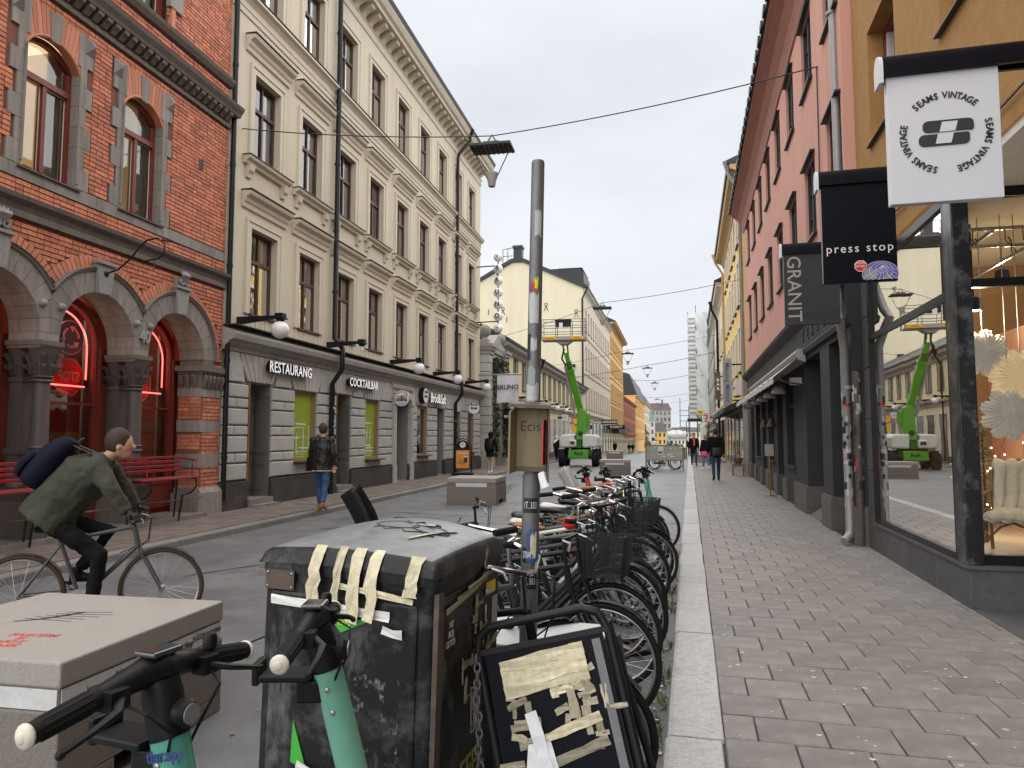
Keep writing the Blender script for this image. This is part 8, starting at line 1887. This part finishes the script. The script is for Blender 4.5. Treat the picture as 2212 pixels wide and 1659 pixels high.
    if scarf: q = MB(); q.torus(D['nec'] + Vector((0, 0, -.02)), .085, .035, 'z', 16, 8); q.tube([D['nec'] + Vector((.08, 0, -.02)), D['che'] + Vector((.15, 0, 0)), D['wai'] + Vector((.16, 0, 0))], [(.05, .02)] * 3, 8); q.build('scarf', scarf, t)
    if lower: z0, z1, m_ = lower; q = MB(); q.loft([(V(0, 0, z0), .205 * W, .215 * W), (V(0, 0, (z0 + z1) / 2), .20 * W, .215 * W), (V(0, 0, z1), .175 * W, .20 * W)], 18); q.build('skirt_panel', m_, t)
    return t, D
def backpack(t_, lab, loc, rz, m, sz=(.17, .30, .44), tilt=0, trim='dark_grey', group=None):
    b_ = thing('backpack', lab, 'backpack', loc, rot=(0, tilt, rz)); d, w, h = sz; q = MB()
    q.loft([((-d * .45, 0, -h / 2), d * .42, w * .40), ((-d * .5, 0, -h * .4), d * .55, w * .5), ((-d * .5, 0, 0), d * .58, w * .5), ((-d * .42, 0, h * .35), d * .45, w * .46), ((-d * .3, 0, h / 2), d * .25, w * .3)], 16); o = q.build('bag', m, b_); o.modifiers.new('u', 'SUBSURF').render_levels = 1
    q = MB(); q.loft([((-d * 1.0, 0, -h * .42), d * .2, w * .34), ((-d * 1.05, 0, -h * .2), d * .26, w * .38), ((-d * .95, 0, h * .02), d * .2, w * .34)], 14); q.build('pocket', m, b_)
    for s_ in (-1, 1): q = MB(); q.tube([(-d * .1, s_ * w * .28, h * .42), (d * .5, s_ * w * .34, h * .46), (d * 1.25, s_ * w * .36, h * .2), (d * 1.1, s_ * w * .44, -h * .15), (0, s_ * w * .4, -h * .38)], [(.028, .006)] * 5, 6); q.build('strap', trim, b_)
    q = MB(); q.tube([(-.02, -.05, h * .48), (-.02, -.03, h * .57), (-.02, .03, h * .57), (-.02, .05, h * .48)], .008, 6); q.build('grab_loop', trim, b_)
    return b_
N90 = pi / 2
person('man in black leather jacket and blue jeans walking away on the left pavement', (-6.75, 13.95, .12), N90 + .12, 'leather', 'jeans', 'tan_leather', h=1.80, vox=.014, hem=.80, stride=.17, arms=(.25, -.05), coat_w=1.12)
q = MB(); q.tube([(.15 * cos(a), .2 * sin(a), 0) for a in [2 * pi * j / 20 for j in range(20)]], .016, 6, closed=True); t = thing('jacket_hem', 'tan shearling edge below the black leather jacket', 'trim', (-6.75, 13.95, .12 + .83), N90 + .12); q.build('band', 'khaki', t)
t = thing('shoulder_bag', 'black shoulder bag hanging at the left hip of the leather-jacket man', 'bag', (-7.0, 13.98, .12 + .98), N90); q = MB(); q.loft([((0, 0, -.16), .06, .12), ((0, 0, 0), .07, .13), ((0, 0, .12), .04, .11)], 12); q.build('pouch', 'cloth_black', t); q = MB(); q.tube([(0, .1, .1), (.05, -.05, .3), (.1, -.25, .5)], .01, 5); q.build('strap', 'cloth_black', t)
person('hooded person in black coat and beige trousers by the ivy gateway', (-6.5, 28.9, .12), N90 - .1, 'cloth_black', 'khaki', 'white', h=1.74, hat='hood', hem=.72, stride=.06, arms=(.3, .3), vox=.022)
backpack(None, 'black backpack on the hooded person by the gateway', (-6.47, 28.72, 1.35), N90 - .1, 'black', (.15, .3, .48))
person('person in black coat with a white headscarf beside the boom lift', (-6.25, 48.3, gz(48) + .1), N90 + 2.9, 'cloth_black', 'cloth_black', 'black', h=1.65, hat='wrap', hem=.62, stride=.12, vox=.025)
person('person in dark coat and knitted hat near the boom lift', (-6.3, 55, gz(55) + .1), -N90, 'cloth_black', 'jeans_dark', 'black', h=1.78, hat='beanie', hem=.65, arms=(.9, .9), stride=.05, vox=.025, face_=True)
person('man in black jacket walking away on the right pavement, carrying a satchel', (2.28, 26.2, .1), N90, 'cloth_black', 'jeans_dark', 'black', h=1.84, hem=.82, stride=-.2, coat_w=1.12, vox=.02)
t = thing('satchel', 'black satchel on the back of the nearest man on the right pavement', 'bag', (2.32, 26.0, 1.15), .25); q = MB(); q.loft([((0, 0, -.15), .17, .05), ((0, -.02, 0), .19, .075), ((0, 0, .13), .17, .05)], 14); q.build('pouch', 'dark_grey', t); q = MB(); q.tube([(.15, 0, .1), (.0, .02, .3), (-.2, .1, .42)], .015, 5); q.build('strap', 'cloth_black', t)
person('woman in navy jacket with hot pink band and pale jeans on the right pavement', (2.6, 35.1, .1), N90 + .5, 'navy', 'jeans_pale', 'white', h=1.66, hem=.86, stride=.1, hair='hair_fair', lower=(.72, .93, 'hot_pink'), coat_w=1.15, vox=.024, face_=True)
person('person in black coat with red scarf on the right pavement', (2.35, 40.3, .1), -N90 + .1, 'cloth_black', 'jeans_dark', 'black', h=1.76, scarf='orange_red', hem=.66, stride=.15, vox=.026, face_=True)
person('person in pale hooded jacket half hidden behind the man in black', (3.45, 42.0, .1), N90, 'khaki', 'jeans', 'black', h=1.74, hat='hood', hem=.80, stride=.1, vox=.026)
for k, (x, y, lab) in enumerate([(3.75, 66, 'dark figure farthest left on the right pavement'), (3.95, 75, 'far dark figure under the scaffolding'), (-4.6, 96, 'far seated-looking dark figure outside the black shop'), (-3.4, 120, 'far dark figure by the rust-red house'), (-2.9, 124, 'second far dark figure by the rust-red house'), (-.2, 62, 'far person in red top behind the bicycle screen'), (.35, 64, 'far person in white and red behind the bicycle screen')]):
    person(lab, (x, y, gz(y) + (.1 if k < 5 else 0)), [N90, -N90][k % 2], 'cloth_black' if k < 5 else ['terracotta', 'off_white'][k - 5], 'cloth_black', 'black', h=1.72, vox=.035, stride=.15, hem=.7)
# ---------------------------------------------------------------- cyclist
CA = radians(31); CY = (-4.20 - .53 * cos(CA), 5.62 - .53 * sin(CA), 0)
bike(CY, CA, 'bike_grey', 'grey and red bicycle ridden past by the cyclist', tyre=TYRE_B, rack=False, bar='flat', fender=True, guard=False, group='bicycle being ridden', barh=.97, seath=.88)
V = Vector
J = dict(pel=V((-.34, 0, .98)), wai=V((-.28, 0, 1.12)), che=V((-.07, 0, 1.33)), sho=V((.02, 0, 1.43)), nec=V((.08, 0, 1.48)), hea=V((.17, 0, 1.57)))
for s_, n in ((1, 'l'), (-1, 'r')):
    J['sh' + n] = V((.03, s_ * .20, 1.40)); J['el' + n] = V((.17, s_ * .29, 1.19)); J['wr' + n] = V((.28, s_ * .28, 1.02)); J['hi' + n] = V((-.30, s_ * .10, .95))
J.update(knl=V((.10, .11, .84)), anl=V((-.14, .11, .49)), tol=V((.02, .12, .44)), knr=V((.06, -.11, .66)), anr=V((.02, -.11, .25)), tor=V((.19, -.12, .20)))
cyc, D = person('cyclist in olive jacket and dark trousers riding past the arches', CY, CA, 'olive', 'cloth_black', 'black', J=J, vox=.014, bulk=1.3, coat_w=1.25, group='cyclist', fist=dict(l=V((.10, .05, -.03)), r=V((.10, -.05, -.03))))
for n in 'lr':
    q = MB(); hand(q, J['wr' + n], V((.10, .05 if n == 'l' else -.05, -.03)), (0, 0, 1), 1.1, 1.12); o = q.build('glove', 'glove', cyc); remesh(o, .008, 2)
rot = Matrix.Rotation(CA, 4, 'Z'); bp = Vector(CY) + rot @ V((-.26, 0, 1.39))
backpack(None, 'navy backpack on the back of the cyclist', bp, CA, 'navy', (.23, .36, .50), radians(34), 'dark_grey')
# ---------------------------------------------------------------- green boom lift
lf = thing('boom_lift', 'green and white boom lift with raised grey work platform', 'boom lift', (-3.95, 41.2, gz(41)), 0)
def lwheel(x, y):
    q = MB(); q.lathe([(.20, -.17), (.40, -.19), (.46, -.14), (.47, 0), (.46, .14), (.40, .19), (.20, .17)], (x, y, .47), 22, 'x'); w_ = q.build('wheel', 'rubber', lf)
    q = MB()
    for j in range(14):
        a = 2 * pi * j / 14; c = V((x, y + .475 * cos(a), .47 + .475 * sin(a)))
        for s_ in (-1, 1): q.beam(c + V((s_ * .02, 0, 0)), c + V((s_ * .17, -.07 * sin(a), .07 * cos(a))), .05, .05, (0, cos(a), sin(a)))
    q.build('tread', 'rubber', w_, smooth=False); q = MB(); q.lathe([(.19, -.12), (.1, -.1), (.05, -.14)], (x, y, .47), 14, 'x'); q.build('rim', 'lift_white', w_)
for x in (-.93, .93):
    for y in (-.9, 1.1): lwheel(x, y)
q = MB(); q.box(-.55, .55, -1.25, 1.4, .45, .95); q.build('chassis', 'lift_green', lf, smooth=False, bevel=.03); q = MB(); q.box(-.56, .56, -1.29, -1.25, .5, .93); q.build('front_plate', 'lift_green', lf, smooth=False); text('lettering', '4x4', .3, 'ink', lf, face((0, -1.295, .72), (1, 0, 0)), .003, .01, 1.1)
for s_ in (-1, 1): q = MB(); q.box(s_ * .56, s_ * .85, -1.0, -.8, .4, .62); q.build('axle', 'black_metal', lf, smooth=False)
q = MB(); q.lathe([(.6, .95), (.6, 1.05)], (0, .1, 0), 20); q.build('turntable', 'black_metal', lf)
for s_ in (-1, 1):
    q = MB(); x0, x1 = s_ * .22, s_ * 1.08; q.prism([(x0, 1.05), (x1, 1.08), (x1, 1.6), (s_ * .98, 1.78), (x0, 1.82)], -1.2, 1.3, 'y'); q.build('counterweight_hood', 'lift_white', lf, smooth=False, bevel=.10, seg=3)
q = MB(); q.box(-.5, -.1, -1.45, -1.1, 1.1, 1.5); q.build('front_hood', 'lift_white', lf, smooth=False, bevel=.06); q = MB(); q.box(-.42, -.2, -1.47, -1.45, 1.25, 1.42); q.build('lamp_socket', 'ink', lf, smooth=False)
q = MB(); q.box(-.16, .16, -1.0, .9, 1.05, 1.9); q.build('turret', 'lift_green_dark', lf, smooth=False)
q = MB(); q.prism([(-.15, 1.5), (.35, 1.5), (.5, 2.1), (.42, 3.15), (.1, 3.3), (-.05, 3.0)], -1.1, -.5, 'y'); q.build('boom_knuckle', 'lift_green', lf, smooth=False, bevel=.03); q = MB(); q.lathe([(.14, -1.13), (.14, -1.09)], (.12, 0, 1.85), 16, 'y'); q.build('pivot', 'ink', lf); q = MB(); q.box(.30, .62, -.9, -.4, 2.3, 3.0); q.build('side_box', 'lift_green', lf, smooth=False, bevel=.04)
A, B = V((.15, -.7, 2.9)), V((-.58, -1.9, 6.35)); dB = (B - A)
for k, (f0, f1, w_, m_) in enumerate([(0, .72, .36, 'lift_green'), (.60, .86, .30, 'lift_green_dark'), (.80, 1.0, .24, 'lift_green')]):
    q = MB(); q.beam(A + dB * f0, A + dB * f1, w_, w_ * 1.2, (0, 1, 0)); q.build('boom_section', m_, lf, smooth=False, bevel=.02)
q = MB(); q.beam(A + dB * .70, A + dB * .74, .46, .5, (0, 1, 0)); q.build('boom_collar', 'lift_green', lf, smooth=False); q = MB(); q.beam(A + V((-.34, -.05, -.2)), A + dB * .8 + V((-.24, 0, 0)), .12, .2, (0, 1, 0)); q.build('slave_rod', 'mass_grey', lf, smooth=False); q = MB(); q.tube([A + dB * .8 + V((-.2, -.1, 0)), A + dB * .9 + V((-.3, -.2, 0)), B + V((-.1, -.1, .2))], .05, 6); q.build('hose', 'black', lf)
for s_ in (-.12, .12): q = MB(); q.beam(B + V((s_, 0, -.1)), B + V((s_ - .05, -.1, .65)), .08, .12, (0, 1, 0)); q.build('jib', 'lift_green_dark', lf, smooth=False)
px_, py_, pz_ = -.66, -2.1, 6.98
q = MB(); q.box(px_ - 1.2, px_ + 1.2, py_ - .45, py_ + .45, pz_, pz_ + .07); q.prism([(px_ - .5, pz_), (px_ + .5, pz_), (px_ + .2, pz_ - .22), (px_ - .2, pz_ - .22)], py_ - .3, py_ + .3, 'y'); q.build('platform', 'mass_grey', lf, smooth=False)
q = MB(); q.box(px_ - 1.2, px_ + 1.2, py_ - .48, py_ - .45, pz_ + .0, pz_ + .20); q.build('kick_plate', 'mass_grey', lf, smooth=False)
for s_ in (-1, 1): q = MB(); q.box(px_ + s_ * .42, px_ + s_ * 1.12, py_ - .50, py_ - .485, pz_ + .02, pz_ + .2); q.build('yellow_plate', 'lift_yellow', lf, smooth=False); text('lettering', 'lappinger.se' if s_ < 0 else 'Jönsson', .11, 'ink', lf, face((px_ + s_ * .77, py_ - .505, pz_ + .11), (1, 0, 0)), .001)
for z in (.45, .8, 1.15):
    q = MB(); q.tube([(px_ - 1.2, py_ - .45, pz_ + z), (px_ + 1.2, py_ - .45, pz_ + z), (px_ + 1.2, py_ + .45, pz_ + z), (px_ - 1.2, py_ + .45, pz_ + z)], .022, 6, closed=True); q.build('guard_rail', 'galvanised', lf)
for x in (-1.2, -.42, .42, 1.2):
    for y in (-.45, .45): q = MB(); q.tube([(px_ + x, py_ + y, pz_), (px_ + x, py_ + y, pz_ + 1.15)], .022, 6); q.build('rail_post', 'galvanised', lf)
q = MB(); q.box(px_ - .4, px_ + .4, py_ - .5, py_ - .2, pz_ + .75, pz_ + 1.05); q.box(px_ - .45, px_ + .45, py_ - .52, py_ - .1, pz_ + 1.05, pz_ + 1.12); q.build('control_box', 'black_metal', lf, smooth=False); q = MB(); q.box(px_ - .22, px_ - .02, py_ - .515, py_ - .505, pz_ + .65, pz_ + .95); q.build('notice', 'white', lf, smooth=False)
t = thing('road_sign', 'round orange and red road sign on a post behind the boom lift', 'sign', (-5.7, 56, gz(56))); q = MB(); q.cyl((0, 0, 0), (0, 0, 3.4), .04, n=8); q.build('post', 'galvanised', t); q = MB(); q.lathe([(.34, -.05), (.34, -.02)], (0, 0, 3.0), 20, 'y'); q.build('disc', 'signal_red', t); q = MB(); q.lathe([(.26, -.06), (.26, -.05)], (0, 0, 3.0), 20, 'y'); q.build('inner_disc', 'flag_yellow', t); q = MB(); q.box(-.3, .3, -.05, -.02, 2.1, 2.6); q.build('plate', 'flag_yellow', t, smooth=False)
# ---------------------------------------------------------------- bicycle screen and things down the street
pn = thing('bicycle_screen', 'scuffed transparent screen on a metal frame in front of parked bicycles', 'screen', R(-1.24, 36.3, 0), RZ)
q = MB(); q.box(-.88, .88, -.012, .012, .5, 1.22); q.build('sheet', 'plexi_dirty', pn, smooth=False)
for x in (-.9, .9): q = MB(); q.box(x - .03, x + .03, -.03, .03, 0, 1.26); q.build('post', 'galvanised', pn, smooth=False)
for z in (.5, 1.24): q = MB(); q.box(-.87, .87, -.025, .025, z - .02, z + .02); q.build('rail', 'galvanised', pn, smooth=False)
q = MB(); q.box(-.32, -.05, -.02, -.014, .78, 1.18); q.build('notice', 'paper', pn, smooth=False); q = MB(); q.box(-.30, -.09, -.024, -.0205, .84, .94); q.build('notice_print', 'oxblood', pn, smooth=False)
rs = random.Random(4)
q = MB()
for k in range(26): x, z = rs.uniform(-.8, .8), rs.uniform(.6, 1.15); a = rs.choice([0, 1.57, rs.random() * 3]); q.use(rs.choice([0, 1, 2])); q.beam((x, -.016, z), (x + cos(a) * .25 * rs.random(), -.016, z + sin(a) * .2 * rs.random() + .01), .004, rs.uniform(.02, .05))
q.build('tape_remains', ['tape_cream', 'tape_white', 'tape_old'], pn, smooth=False)['kind'] = 'stuff'
for k, (la, al, fm, lab) in enumerate([(-1.3, 36.8, 'off_white', 'white bicycle just behind the transparent screen'), (-1.2, 37.5, 'rust_red', 'red bicycle second behind the transparent screen'), (-1.3, 38.3, 'black_metal', 'black bicycle third behind the transparent screen')]): rb(la, al, 3 * k - 3, fm, lab, bar='swept', group='bicycles behind the screen', lean=.05)
t = thing('market_stall', 'white tarpaulin stall with a green and grey apoteket banner', 'stall', (2.15, 60, gz(60)), RZ)
q = MB(); q.grid(lambda u, v: (-.75 + 1.5 * u + .04 * sin(v * 9), .1 + 1.8 * v, 1.95 + .42 * sin(v * pi) * (1 - .25 * abs(2 * u - 1)) + .04 * sin(u * 17 + v * 5)), 18, 12); q.grid(lambda u, v: (-.75 + 1.5 * u, .08 + .03 * sin(u * 30), 1.55 + .45 * v), 18, 2); q.build('tarpaulin', 'tarp', t)
for x in (-.75, .75):
    for y in (.1, 1.9): q = MB(); q.cyl((x, y, 0), (x, y, 2.0), .03, n=6); q.build('post', 'galvanised', t)
q = MB(); q.box(-.78, .78, 0, .03, 1.48, 1.98); q.build('banner', 'white', t, smooth=False); text('lettering', 'apoteket', .34, 'mass_grey', t, face((.2, -.006, 1.74), (1, 0, 0)), .002, .008, .95); q = MB(); q.lathe([(.15, -.01), (.15, 0)], (-.56, 0, 1.73), 18, 'y'); q.build('emblem', 'apo_green', t); text('emblem_letter', 'a', .24, 'white', t, face((-.56, -.012, 1.75), (1, 0, 0)), .002, .01)
q = MB(); q.box(-.7, .7, .3, 1.2, 0, .9); q.build('counter', 'wood_dark', t, smooth=False)
q = MB(); rs = random.Random(8)
for k in range(260): c = V((rs.uniform(-.65, .5), rs.uniform(.1, .5), .9 + .35 * rs.random())); a = V((rs.uniform(-1, 1), rs.uniform(-1, 1), rs.uniform(-1, 1))) * .07; e = a.cross(V((rs.random(), rs.random(), 1))).normalized() * .03; q.add([c - a, c + e, c + a, c - e], [(0, 1, 2, 3)])
q.build('greenery', 'green_dark', t, smooth=False)['kind'] = 'stuff'
